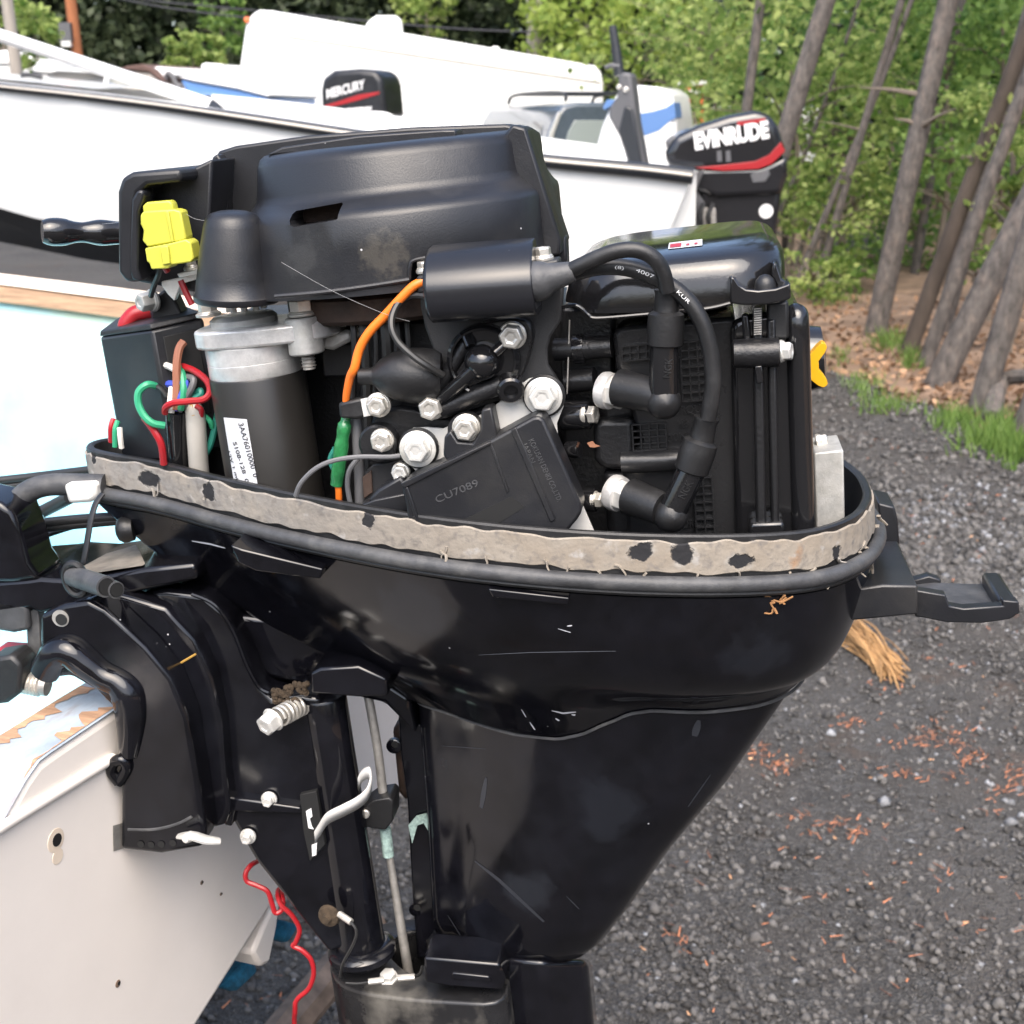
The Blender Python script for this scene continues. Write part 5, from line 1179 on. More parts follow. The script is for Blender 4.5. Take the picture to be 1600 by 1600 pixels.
# ---- coil bracket, coil and its leads
plate = prism('coil_bracket', [(655, 445), (882, 430), (877, 500), (860, 526), (855, 545), (856, 570), (872, 595), (874, 650), (760, 660), (700, 640), (690, 575), (676, 545), (664, 512), (657, 480)], -.100, -.094, 'matte_plate', motor, bevel=.0015)
c0 = M(672, 442, -.13); c1 = M(836, 432, -.13)
sec = [(-.150, -.018), (-.151, -.006), (-.1495, .0045), (-.131, .0195), (-.108, .0215), (-.108, -.022), (-.138, -.024)]
def coil_ring(u, w, k): 
    cv, cw = -.13, 0; return smooth_loop([Vector((u, cv + (a - cv) * k, w + (b - cw) * k)) for a, b in sec], 1)
coil = loft('ignition_coil', [coil_ring(c0.x - .001, c0.z, .9), coil_ring(c0.x + .001, c0.z, 1.), coil_ring(c1.x - .001, c1.z + .0005, 1.), coil_ring(c1.x + .0005, c1.z + .0005, .97)], 'coil_black', motor, bevel=.0006)
prism('coil_core', [(700, 482), (836, 470), (838, 486), (702, 497)], -.145, -.12, 'matte_plate', coil, bevel=.001)
prism('coil_foot', [(650, 432), (682, 426), (684, 455), (652, 460)], -.125, -.105, 'satin_black', coil, bevel=.0015)
bolt(667, 425, -.116, 28, 34, 'zinc', coil, ax=(0, 0, 1), h=.45); bolt(848, 406, -.116, 30, 36, 'zinc', coil, ax=(0, 0, 1), h=.5, turn=.4)
prism('coil_foot', [(826, 412), (872, 405), (876, 450), (830, 455)], -.125, -.105, 'rubber', coil, bevel=.0015)
t0 = M(822, 442, -.137)
lathe('coil_terminal', [(.0045, 0), (.0065, .0005), (.0065, .012)], t0, (1, 0, .05), 'aluminium', coil, 20)
ax = (M(896, 424, -.138) - M(830, 442, -.138)); L = ax.length
lathe('coil_boot', [(.0092, 0), (.0112, .0006), (.0118, .003), (.0116, L * .22), (.0108, L * .34), (.0086, L * .48), (.0078, L * .62), (.0070, L * .8), (.0058, L), (.004, L * 1.01)], M(830, 442, -.138), ax, 'rubber_grey', coil, 28)
def lead(name, pts, r): return tube(name, pts, r, 'rubber', motor, seg=14, n=8)
lead1 = lead('spark_lead', [(880, 428, -.138), (905, 416, -.14), (935, 402, -.142), (965, 392, -.143), (995, 391, -.143), (1020, 402, -.142), (1036, 425, -.14), (1043, 456, -.138)], .0046)
lead2 = lead('spark_lead', [(886, 430, -.13), (930, 418, -.13), (975, 418, -.13), (1020, 432, -.131), (1065, 460, -.132), (1095, 500, -.133), (1110, 550, -.133), (1114, 600, -.133), (1106, 655, -.132)], .0050)
LB = bvh(lead2)
on_surf_text('lead_print', '(8)', 968, 418, 1, .15, 5, 'white_ink', lead2, LB, 14); on_surf_text('lead_print', '4007', 1008, 427, 1, .38, 6, 'white_ink', lead2, LB, 30); on_surf_text('lead_print', 'KUR', 1068, 464, .72, .7, 6, 'white_ink', lead2, LB, 26)
def plug(base, hexp, b0, b1, ball, top, collar0, collar1, sl1, vb):
    root = tube('plug_boot', [(*b0, vb), (*b1, vb - .014)], lambda t: .0118 - .0016 * t, 'rubber', motor, seg=24)
    p0 = M(*base, vb + .006); axb = (M(*b1, vb - .014) - M(*b0, vb)).normalized()
    lathe('spark_plug_base', [(.006, -.004), (.0112, -.003), (.0118, .0), (.0112, .004), (.008, .005)], p0, axb, 'aluminium', root, 24)
    e = axb.cross(Vector((0, 0, 1))).normalized()
    bmh = bmesh.new(); lathe_bm(bmh, [(.0098, .004), (.0102, .0045), (.0102, .011), (.009, .012)], p0, axb, 6); bm_obj('spark_plug_hex', bmh, 'zinc_pale', root, bevel=.0005)
    pb = M(*ball, vb - .017)
    lathe('boot_elbow', [(.0001, -.0108), (.006, -.0095), (.0095, -.006), (.0108, 0), (.0098, .005), (.0065, .009), (.0001, .0108)], pb, (.25, -.97, 0), 'rubber', root, 24)
    pt = M(*top, vb - .016)
    cap = lathe('plug_cap', [(.0088, 0), (.0092, .003), (.0086, (pt - pb).length)], pb, pt - pb, 'gloss_black_clean', motor, 24)
    q0, q1 = M(*collar0, vb - .016), M(*collar1, vb - .016)
    L2 = (q1 - q0).length
    lathe('cap_collar', [(.0096, 0), (.0106, .0008), (.0110, L2 * .6), (.0106, L2 - .001), (.0090, L2), (.0074, L2 + .001)], q0, q1 - q0, 'rubber', cap, 24)
    q2 = M(*sl1, vb - .016); L3 = (q2 - q1).length
    lathe('cap_sleeve', [(.0078, -.001), (.0075, .001), (.0071, L3 * .8), (.0078, L3 * .92), (.0078, L3), (.006, L3 + .0003)], q1, q2 - q1, 'rubber', cap, 24)
    return cap
pA = plug((948, 610), None, (968, 606), (1030, 620), (1037, 628), (1038, 535), (1039, 540), (1041, 488), (1043, 453), -.112)
pB = plug((962, 770), None, (985, 776), (1035, 795), (1048, 805), (1083, 730), (1080, 736), (1096, 688), (1104, 652), -.112)
for cp, px, py, dx, dy in ((pA, 1044, 575, .05, -1), (pB, 1072, 765, .4, -.9)):
    on_surf_text('cap_lettering', 'NGK', px, py, dx, dy, 13, 'rubber', cp, bvh(cp), 30, lift=.0002, ext=.0004)

# ---- diamond shaped pump cover, primer bulb and bolts
pump = prism('pump_cover', [(737, 512), (765, 502), (800, 496), (826, 500), (834, 520), (830, 548), (814, 592), (798, 612), (745, 632), (702, 654), (676, 656), (658, 648), (656, 632), (668, 612), (700, 570), (726, 530)], -.112, -.100, 'cast_black', motor, rnd=1, bevel=.0015)
pc2 = M(757, 562, -.112); s2 = MF.mpp(pc2)
lathe('pump_ring', [(58 * s2, 0), (57 * s2, .006), (52 * s2, .008), (49 * s2, .0075), (47 * s2, .003), (28 * s2, .0025)], pc2, (0, -1, 0), 'gloss_black_clean', pump, 44)
lathe('pump_dome', [(30 * s2, 0), (29 * s2, .008), (26 * s2, .013), (19 * s2, .0172), (10 * s2, .0192), (.0001, .0198)], pc2, (0, -1, 0), 'gloss_black_clean', pump, 36)
tube('pump_strut', [(742, 578, -.126), (715, 602, -.122), (688, 624, -.118)], .0045, 'gloss_black_clean', pump, seg=14)
tube('pump_strut', [(772, 552, -.124), (790, 536, -.12)], .0036, 'gloss_black_clean', pump, seg=12)
tube('pump_strut', [(735, 542, -.12), (728, 524, -.116)], .0034, 'gloss_black_clean', pump, seg=12)
tube('pump_rib', [(690, 640, -.114), (740, 618, -.116), (785, 600, -.116)], .006, 'cast_black', pump, seg=12)
tube('pump_rib', [(676, 624, -.113), (705, 575, -.114), (732, 533, -.114)], .0045, 'cast_black', pump, seg=12)
lathe('pump_nipple', [(.0085, 0), (.0085, .010), (.0072, .0115), (.0045, .0115), (.004, .008)], M(797, 600, -.112), (.15, -.95, -.25), 'gloss_black_clean', pump, 24)
bolt(801, 524, -.115, 40, 0, 'zinc', pump, turn=.3, h=.62); bolt(675, 635, -.117, 38, 0, 'zinc', pump, turn=.1, h=.62)
b0 = M(560, 588, -.118); b1 = M(690, 586, -.112); L = (b1 - b0).length
lathe('primer_bulb', [(.0048, 0), (.0052, .001), (.0054, L * .16), (.0062, L * .19), (.0105, L * .27), (.0148, L * .42), (.0172, L * .62), (.0172, L * .78), (.0160, L * .93), (.0135, L)], b0, b1 - b0, 'rubber', motor, 36)
tube('thin_lead', [(674, 464, -.125), (648, 461, -.122), (626, 470, -.124), (614, 490, -.128), (612, 512, -.132), (622, 534, -.134), (645, 556, -.135), (668, 572, -.134), (692, 586, -.128)], .0022, 'wire_black', motor, seg=8)
tube('orange_lead', [(670, 438, -.122), (648, 446, -.124), (625, 468, -.124), (603, 492, -.122), (578, 518, -.121), (562, 545, -.12), (554, 575, -.12), (547, 590, -.117), (541, 620, -.112), (541, 642, -.108)], lambda t: .0029 - .0008 * max(0, t - .7) / .3, 'wire_orange', motor, seg=10)
tube('green_sleeve', [(541, 652, -.104), (536, 680, -.106), (530, 725, -.106), (526, 757, -.104)], lambda t: (.0032, .0046, .0042, .0048, .0044, .0046, .0042)[min(6, int(t * 7))], 'sleeve_green', motor, seg=14)
tube('orange_lead', [(527, 756, -.104), (529, 768, -.104), (530, 800, -.1)], .0022, 'wire_orange', motor, seg=8)
tube('green_lead', [(522, 735, -.103), (516, 718, -.104), (524, 700, -.105)], .0018, 'wire_teal', motor, seg=8)
tube('black_hose', [(556, 640, -.098), (558, 680, -.1), (561, 730, -.1), (563, 800, -.098)], .0036, 'wire_grey', motor, seg=12)
tube('thin_lead', [(462, 775, -.128), (470, 755, -.13), (492, 733, -.13), (520, 720, -.128), (560, 714, -.125), (605, 714, -.122), (625, 712, -.12)], .0016, 'wire_grey', motor, seg=8)
tube('thin_lead', [(560, 716, -.11), (546, 735, -.11), (543, 760, -.108), (548, 790, -.106)], .0017, 'wire_grey', motor, seg=8)
prism('cable_clamp', [(528, 630), (562, 622), (580, 628), (580, 650), (556, 656), (530, 654)], -.114, -.106, 'rubber', motor, bevel=.002)
prism('clamp_tab', [(563, 624), (592, 618), (596, 646), (568, 652)], -.1155, -.1135, 'steel_plate', motor, bevel=.0004)
bolt(592, 632, -.1155, 32, 40, 'zinc', motor, turn=.2, h=.55)
boss = prism('mount_arm', [(585, 640), (640, 632), (690, 655), (740, 640), (860, 600), (870, 660), (640, 760), (575, 740), (570, 690)], -.104, -.08, 'cast_black', motor, rnd=1, bevel=.003)
lathe('bolt_boss', [(.0125, 0), (.0125, .014), (.011, .0155)], M(598, 686, -.100), (0, -1, 0), 'cast_black', boss, 28); bolt(598, 687, -.1155, 33, 38, 'zinc', motor, turn=.05, h=.5)

# ---- ignition module on its steel plate
cdp = prism('module_plate', [(628, 716), (624, 700), (630, 680), (645, 669), (668, 668), (692, 670), (760, 645), (800, 612), (826, 592), (850, 586), (872, 594), (882, 614), (880, 636), (870, 662), (872, 690), (884, 730), (928, 830), (930, 845), (780, 845), (660, 745)], -.1105, -.108, 'steel_plate', motor, bevel=.0004)
for (px, py, wr, hd) in ((655, 699, 58, 40), (851, 617, 60, 44)):
    q = M(px, py, -.1105); s3 = MF.mpp(q)
    lathe('rubber_mount', [(wr * .55 * s3, 0), (wr * .56 * s3, .003), (wr * .50 * s3, .0042)], q, (0, -1, 0), 'rubber', cdp, 32)
    lathe('mount_washer', [(wr * .5 * s3, 0), (wr * .5 * s3, .0012), (wr * .44 * s3, .0018), (wr * .3 * s3, .0018)], M(px - 2, py + 2, -.1148), (0, -1, 0), 'zinc_pale', cdp, 32)
    bolt(px - 2, py + 2, -.1165, hd, 0, 'zinc_pale', cdp, turn=.35, h=.5)
mod = prism('ignition_module', [(626, 758), (640, 748), (762, 690), (832, 652), (842, 650), (850, 656), (907, 785), (909, 800), (902, 812), (880, 838), (640, 838), (634, 790)], -.137, -.112, 'satin_black', motor, bevel=.002, seg=3)
prism('module_ear', [(692, 712), (694, 682), (704, 672), (716, 690), (738, 692), (750, 672), (752, 640), (768, 636), (778, 684), (700, 724)], -.128, -.112, 'satin_black', mod, bevel=.0015)
bolt(729, 668, -.1215, 36, 46, 'zinc', mod, turn=.3, h=.55); lathe('ear_boss', [(.0105, 0), (.0105, .011)], M(730, 667, -.112), (0, -1, 0), 'satin_black', mod, 28)
prism('module_plug', [(574, 783), (590, 765), (626, 744), (634, 756), (640, 790), (600, 796)], -.120, -.105, 'satin_black', mod, bevel=.002)
prism('plug_shelf', [(562, 790), (585, 781), (640, 770), (646, 800), (580, 798)], -.122, -.108, 'satin_black', mod, bevel=.001)
prism('module_ridge', [(798, 672), (806, 668), (868, 812), (860, 816)], -.1382, -.132, 'satin_black', mod, bevel=.0005)
prism('module_ridge', [(764, 694), (768, 692), (796, 768), (792, 770)], -.1378, -.132, 'satin_black', mod, bevel=.0004)
prism('module_ridge', [(626, 756), (766, 690), (768, 694), (632, 763)], -.1385, -.132, 'satin_black', mod, bevel=.0005)
prism('module_ridge', [(632, 762), (637, 761), (658, 820), (652, 822)], -.1382, -.132, 'satin_black', mod, bevel=.0005)
prism('module_recess', [(724, 812), (798, 776), (820, 792), (772, 822)], -.1373, -.132, 'opening_shade', mod, bevel=0)
MB_ = bvh(mod)
on_surf_text('module_lettering', 'CU7089', 714, 768, 1, -.47, 12, 'rubber_grey', mod, MB_, 74, lift=.0001, ext=.0003)
on_surf_text('module_lettering', 'KOKUSAN DENKI CO.,LTD.', 852, 735, .42, 1, 9, 'rubber_grey', mod, MB_, 108, lift=.0001, ext=.0003)
on_surf_text('module_lettering', 'JAPAN', 826, 708, .42, 1, 8, 'rubber_grey', mod, MB_, 34, lift=.0001, ext=.0003)
bolt(627, 736, -.108, 26, 30, 'zinc_pale', motor, turn=.3); prism('terminal_block', [(568, 740), (582, 726), (640, 716), (648, 740), (600, 775), (570, 790)], -.105, -.09, 'satin_black', motor, bevel=.001)
prism('terminal_edge', [(566, 746), (580, 735), (582, 770), (568, 780)], -.107, -.09, 'rust_dark', motor, bevel=.0006)

# ---- cylinder block, its waffle ribs and cast lettering
cyl = prism('cylinder_block', [(957, 524), (966, 512), (985, 509), (1150, 495), (1156, 900), (985, 900), (972, 740), (978, 712), (1000, 690), (985, 640), (962, 570)], -.090, -.03, 'block_black', motor, bevel=.003)
tube('water_gallery', [(972, 722, -.092), (1020, 720, -.093), (1080, 716, -.092)], .0075, 'block_black', cyl, seg=14)
bm = bmesh.new()
def rib(x0, y0, x1, y1, w=2.2):
    a, b = M(x0, y0, -.090), M(x1, y1, -.090); k = MF.mpp(a) * w / 2; d = (b - a).normalized(); q = Vector((-d.z, 0, d.x)) * k
    extrude_loop(bm, [a + q, b + q, b - q, a - q], (0, -.0042, 0))
for (x0, x1, y0, y1, nx, ny, sl) in ((972, 1022, 540, 563, 4, 2, -.10), (1062, 1102, 534, 626, 3, 7, -.09), (988, 1040, 662, 702, 4, 4, -.06), (1084, 1112, 745, 835, 2, 7, -.06), (1036, 1062, 528, 560, 2, 2, -.1)):
    for i in range(nx + 1):
        x = x0 + (x1 - x0) * i / nx; rib(x, y0 + (x - x0) * sl, x + (y1 - y0) * .055, y1 + (x - x0) * sl)
    for j in range(ny + 1):
        y = y0 + (y1 - y0) * j / ny; rib(x0 + (y - y0) * .055, y, x1 + (y - y0) * .055, y + (x1 - x0) * sl)
bm_obj('waffle_ribs', bm, 'block_black', cyl, smooth=False)['kind'] = 'stuff'
def face_text(s, px, py, hpx, wpx, parent=cyl, v=-.0901):
    p = M(px, py, v); k = MF.mpp(p)
    text('cast_lettering', s, hpx * k * 1.4, axes_mtx(p, (1, 0, .02), (0, -1, 0)), 'block_black', parent, .0012, width=wpx * k, bold=.0001)
face_text('TORQUE', 1072, 641, 13, 62); face_text('M8', 1067, 663, 12, 17); face_text('30N·m', 1068, 683, 13, 48); face_text('TORQUE', 1085, 818, 12, 58)
tube('intake_pipe', [(868, 546, -.085), (905, 545, -.088), (956, 541, -.09)], .0072, 'cast_black', cyl, seg=18)
lathe('pipe_collar', [(.0092, 0), (.0095, .001), (.0095, .007), (.0085, .008)], M(895, 546, -.086), (1, 0, 0), 'gloss_black_clean', cyl, 24)
tube('intake_pipe', [(885, 597, -.082), (930, 592, -.085)], .0075, 'cast_black', cyl, seg=18)
tube('gasket_edge', [(890, 500, -.092), (888, 560, -.0925), (886, 615, -.092)], .0005, 'dull_steel', cyl, seg=6)
lathe('stud_boss', [(.0092, 0), (.0095, .001), (.0092, .018), (.008, .019)], M(878, 650, -.095), (1, -.15, 0), 'gloss_black_clean', cyl, 26); bolt(913, 648, -.100, 30, 34, 'zinc', cyl, ax=(1, -.35, 0), h=.55)
lathe('stud_boss', [(.0075, 0), (.0075, .013), (.006, .014)], M(900, 782, -.095), (1, -.15, 0), 'gloss_black_clean', cyl, 24); bolt(926, 781, -.098, 26, 30, 'zinc', cyl, ax=(1, -.35, 0), h=.55)
lathe('stud_boss', [(.005, 0), (.0055, .001), (.0055, .009)], M(885, 702, -.1), (1, -.3, 0), 'gloss_black_clean', cyl, 20)
prism('exhaust_elbow', [(926, 662), (940, 655), (990, 655), (992, 735), (945, 735), (928, 722)], -.094, -.06, 'cast_black', cyl, bevel=.009, seg=5)
prism('port_cover', [(925, 610), (985, 600), (1000, 655), (940, 668)], -.086, -.06, 'cast_black', cyl, bevel=.006, seg=4)
prism('port_cover', [(940, 735), (1000, 735), (1010, 830), (950, 850)], -.088, -.06, 'cast_black', cyl, bevel=.006, seg=4)
prism('head_side', [(876, 480), (960, 480), (960, 900), (880, 900)], -.066, -.03, 'cast_black', motor, bevel=.003)
for k in range(3): prism('dead_leaf', [(917, 692), (926, 689), (930, 694), (938, 697), (930, 699), (922, 699)], -.0965 - k * .0002, -.0963 - k * .0002, mat('leaf_scrap', (.35, .16, .09), .7).name if 'leaf_scrap' not in MATS else 'leaf_scrap', cyl, bevel=0) if k == 0 else None

# ---- rear cover of the block
rear = prism('rear_cover', [(1140, 512), (1150, 500), (1170, 492), (1225, 485), (1258, 492), (1266, 700), (1270, 900), (1152, 900)], -.100, .05, 'gloss_black_clean', motor, bevel=.004, seg=3)
tube('cover_column', [(1243, 492, -.096), (1246, 510, -.1), (1250, 640, -.1), (1256, 840, -.1)], .0072, 'gloss_black_clean', rear, seg=20)
prism('cover_rib', [(1176, 482), (1191, 480), (1199, 880), (1183, 880)], -.110, -.099, 'cast_black', rear, bevel=.0015)
prism('cover_rib', [(1199, 500), (1212, 498), (1219, 880), (1207, 880)], -.110, -.099, 'cast_black', rear, bevel=.0015)
prism('cover_rib', [(1158, 492), (1170, 490), (1178, 560), (1166, 575)], -.108, -.099, 'gloss_black_clean', rear, bevel=.0015)
prism('cover_foot', [(1172, 818), (1225, 816), (1228, 840), (1170, 840)], -.114, -.099, 'gloss_black_clean', rear, bevel=.002)
rb = M(1144, 553, -.112)
lathe('hinge_boss', [(.0065, 0), (.0085, .001), (.0088, .008), (.0092, .010), (.0088, .012), (.0088, (M(1216, 550, -.112) - rb).length), (.007, (M(1216, 550, -.112) - rb).length + .001)], rb, M(1216, 550, -.112) - rb, 'cast_black', rear, 30)
bolt(1218, 549, -.112, 30, 36, 'zinc_pale', rear, ax=(1, -.3, 0), h=.5)
prism('clip_tongue', [(1179, 572), (1191, 571), (1193, 598), (1182, 600)], -.118, -.109, 'gloss_black_clean', rear, bevel=.0008)
for kk in range(12): prism('tongue_serration', [(1178, 482 + kk * 3.6), (1190, 481 + kk * 3.6), (1190, 483 + kk * 3.6), (1178, 484 + kk * 3.6)], -.1125, -.108, 'dull_steel', rear, bevel=0)
prism('rubber_block', [(1198, 472), (1232, 470), (1234, 530), (1200, 532)], -.108, -.085, 'rubber', rear, bevel=.002)
# fittings on the rear face
lathe('cleat_drum', [(.010, -.02), (.022, -.012), (.0235, 0), (.022, .010), (.012, .012)], M(1262, 560, .05), (1, 0, 0), 'gloss_black_clean', rear, 32)
wn_ = prism('wing_nut', [(1258, 545), (1262, 560), (1282, 536), (1290, 536), (1293, 546), (1274, 571), (1292, 592), (1294, 602), (1284, 607), (1262, 590), (1259, 600)], .000, .012, 'wing_yellow', motor, rnd=1, bevel=.002)
lathe('wing_nut_stem', [(.006, 0), (.006, .01)], M(1255, 570, .006), (1, 0, 0), 'wing_yellow', wn_, 16)
an = prism('metal_block', [(1272, 708), (1318, 703), (1321, 860), (1276, 860)], -.045, .0, 'cast_aluminium', motor, bevel=.0012)
bolt(1276, 690, -.02, 20, 24, 'zinc', motor, ax=(1, 0, .1)); prism('block_spacer', [(1258, 680), (1270, 682), (1273, 745), (1275, 860), (1262, 860)], -.055, -.01, 'gloss_black_clean', motor, bevel=.001)

# ---- glossy lid over the block
def lid_ring(x0, x1, y0, y1, vn, vf, r, dz=0, n=6):
    a = M(x0, y0, -.10); b = M(x1, y1, -.10); pts = []
    for (cu, cv, a0) in ((b.x - r, vn + r, -90), (b.x - r, vf - r, 0), (a.x + r, vf - r, 90), (a.x + r, vn + r, 180)):
        for k in range(n + 1):
            an_ = math.radians(a0 + 90 * k / n); u = cu + r * math.cos(an_); v = cv + r * math.sin(an_)
            s = (u - a.x) / (b.x - a.x); pts.append(Vector((u, v, a.z + (b.z - a.z) * s + dz)))
    return pts
lid = loft('block_lid', [lid_ring(876, 1232, 488, 476, -.112, .09, .035), lid_ring(878, 1232, 470, 458, -.112, .09, .035), lid_ring(884, 1230, 440, 420, -.110, .09, .036), lid_ring(890, 1228, 426, 398, -.107, .09, .038),
                     lid_ring(896, 1223, 418, 388, -.101, .088, .038), lid_ring(906, 1213, 413, 380, -.090, .084, .036), lid_ring(925, 1198, 408, 377, -.07, .07, .03, .001)], 'gloss_black_clean', motor)
cut(lid, [M(x, y, -.112) + Vector((0, -.1, 0)) for x, y in ((860, 482), (898, 478), (908, 482), (918, 492), (932, 497), (1100, 484), (1142, 474), (1300, 462), (1300, 560), (860, 560))], (0, .35, 0))
tube('lid_lip', [(878, 480, -.1125), (898, 477, -.1125), (910, 483, -.1125), (920, 492, -.1125), (934, 497, -.1128), (1010, 491, -.1128), (1100, 483, -.1128), (1141, 474, -.1125)], .0012, 'gloss_black_clean', lid, seg=8)
ear = prism('lid_ear', [(1141, 474), (1141, 432), (1148, 434), (1155, 445), (1166, 452), (1185, 454), (1212, 451), (1231, 444), (1235, 442), (1236, 466), (1226, 471), (1200, 476), (1160, 477)], -.126, -.100, 'gloss_black_clean', lid, bevel=.002)
lathe('ear_cap', [(.0062, 0), (.0062, .003), (.0052, .006), (.003, .0082), (.0001, .009)], M(1196, 452, -.113), (0, 0, 1), 'rubber', ear, 24)
prism('ear_web', [(1208, 410), (1214, 412), (1222, 436), (1234, 443), (1234, 450), (1214, 448), (1206, 430)], -.113, -.095, 'gloss_black_clean', ear, bevel=.0015)
LD = bvh(lid)
def top_quad(name, px, m, parent, lift):
    vs = []
    z = M(1060, 392, -.085)
    for x, v in px:
        u = x; h = LD.ray_cast(Vector((u, v, .3)), Vector((0, 0, -1))); vs.append(h[0] + h[1] * lift)
    return vs
ua, ub_ = M(1046, 390, -.06).x, M(1098, 385, -.06).x
def sheet(name, u0, u1, v0, v1, m, lift):
    vs = []
    nu, nv = 10, 8
    for j in range(nv + 1):
        for i in range(nu + 1):
            h = LD.ray_cast(Vector((u0 + (u1 - u0) * i / nu, v0 + (v1 - v0) * j / nv, .4)), Vector((0, 0, -1))); vs.append(h[0] + h[1] * lift)
    return raw_obj(name, vs, [(j * (nu + 1) + i, j * (nu + 1) + i + 1, (j + 1) * (nu + 1) + i + 1, (j + 1) * (nu + 1) + i) for j in range(nv) for i in range(nu)], m, lid)
sheet('warning_sticker', ua, ub_, -.080, -.052, 'label_white', .0005)
sheet('sticker_print', ua + .001, ua + .008, -.078, -.066, 'wire_red', .0009); sheet('sticker_print', ua + .011, ua + .013, -.077, -.072, 'wire_red', .0009); sheet('sticker_print', ua + .016, ua + .018, -.077, -.072, 'wire_red', .0009)
# ---- clamp bracket, swivel bracket, steering arm
clamp = prism('clamp_bracket', [(62, 962), (100, 944), (138, 938), (165, 952), (228, 1011), (268, 1060), (293, 1121), (309, 1214), (321, 1300), (316, 1324), (252, 1335), (188, 1328), (189, 1226), (191, 1140), (178, 1108), (150, 1080), (110, 1057), (84, 1060), (72, 1068), (62, 1056)], -.092, -.066, 'gloss_black', motor, bevel=.004, seg=3)
tube('bracket_rib', [(70, 1050, -.091), (86, 1024, -.093), (106, 1018, -.094), (132, 1036, -.094), (160, 1056, -.093), (186, 1068, -.092), (202, 1090, -.091), (206, 1130, -.090), (203, 1178, -.089)], lambda t: float(np.interp(t, [0, .15, .3, .45, .6, .72, .85, 1], [.0105, .0115, .011, .0095, .0100, .0125, .0115, .0075])), 'gloss_black', clamp, seg=16)
tube('bracket_ear', [(186, 1222, -.092), (174, 1205, -.093), (180, 1190, -.094), (192, 1188, -.094), (198, 1200, -.093), (190, 1216, -.092), (184, 1222, -.092)], .0042, 'gloss_black', clamp, seg=12)
lathe('pivot_hole', [(.0062, 0), (.0062, .0006)], M(95, 966, -.0924), (0, -1, 0), 'dull_steel', clamp, 24)
lathe('pivot_hole_core', [(.0042, 0), (.0042, .0006)], M(96, 968, -.0932), (0, -1, 0), 'opening_shade', clamp, 20)
tube('bracket_seam', [(200, 1296, -.0925), (240, 1296, -.0925), (275, 1288, -.0925), (300, 1276, -.0925)], .0012, 'rubber_grey', clamp, seg=6)
for x, y in ((220, 1319), (236, 1320), (252, 1319), (270, 1317)):
    lathe('tilt_pin_hole', [(.0026, 0), (.0026, .0005)], M(x, y, -.0924), (0, -1, 0), 'opening_shade', clamp, 16)
tube('tilt_pin_wing', [(280, 1306, -.100), (300, 1306, -.104), (322, 1312, -.102), (344, 1314, -.098)], lambda t: .0035 + .002 * math.sin(math.pi * t), 'zinc_pale', clamp, seg=10, flat=.5)
lathe('tilt_pin', [(.0038, 0), (.0038, .006), (.003, .007)], M(299, 1306, -.102), (-.3, -.9, .2), 'zinc_pale', clamp, 14)
prism('clamp_bracket', [(62, 962), (100, 944), (138, 938), (165, 952), (228, 1011), (268, 1060), (293, 1121), (309, 1214), (321, 1300), (252, 1330), (188, 1322), (190, 1140), (170, 1092), (110, 1056), (66, 1056)], .05, .07, 'gloss_black', motor, bevel=.004)
swp = prism('tilt_plate', [(150, 938), (190, 930), (260, 950), (305, 1000), (332, 1060), (346, 1130), (352, 1210), (360, 1265), (352, 1290), (326, 1296), (300, 1200), (284, 1110), (240, 1040)], -.068, -.048, 'gloss_black', motor, bevel=.003)
for pts in ([(272, 1042, -.0685), (306, 1022, -.0685)], [(320, 1032, -.0495), (352, 1012, -.048)]):
    tube('assembly_mark', pts, .0008, 'wire_tan', swp, seg=5)
swv = prism('swivel_bracket', [(196, 932), (260, 922), (320, 930), (352, 960), (376, 1005), (405, 1075), (425, 1092), (470, 1086), (500, 1090), (516, 1250), (546, 1478), (514, 1490), (398, 1345), (358, 1275), (348, 1180), (338, 1090), (310, 1010), (262, 955)], -.052, .02, 'gloss_black', motor, bevel=.004, seg=3)
tube('bracket_edge', [(300, 928, -.0535), (336, 945, -.0535), (364, 985, -.0535), (384, 1035, -.0535), (404, 1072, -.0535), (420, 1082, -.0535)], .0018, 'gloss_black', swv, seg=8)
tb = M(503, 1085, -.036); te = Vector((tb.x, tb.y, M(558, 1488, -.036).z)); s4 = MF.mpp(tb); hh = tb.z - te.z
lathe('swivel_tube', [(36 * s4, 0), (38 * s4, .002), (38 * s4, hh * .2), (39 * s4, hh * .6), (40 * s4, hh * .96), (50 * s4, hh * .965), (56 * s4, hh * .98), (56 * s4, hh * 1.0), (48 * s4, hh * 1.02)], tb, (0, 0, -1), 'gloss_black', swv, 48)
prism('swivel_gusset', [(348, 1250), (362, 1246), (470, 1262), (470, 1272), (366, 1268), (362, 1292), (350, 1290)], -.058, -.045, 'gloss_black', swv, bevel=.0015)
bolt(421, 1248, -.054, 18, 26, 'zinc_pale', swv); bolt(388, 1306, -.054, 18, 26, 'zinc_pale', swv)
bolt(427, 1124, -.078, 36, 0, 'zinc_pale', swv, ax=(-.45, -.85, -.2), h=.6, turn=.1)
sp0, sp1 = M(434, 1121, -.076), M(470, 1102, -.05); dsp = sp1 - sp0
tube('friction_bolt', [tuple(sp0), tuple(sp1)], .0052, 'dull_steel', swv, raw=True, seg=14)
hel = [sp0 + dsp * (k / 60) + (dsp.normalized().cross(Vector((0, 0, 1))).normalized() * math.cos(k * .63) + Vector((0, 0, 1)) * math.sin(k * .63)) * .0068 for k in range(61)]
tube('bolt_spring', hel, .0013, 'zinc', swv, raw=True, seg=6, n=2)
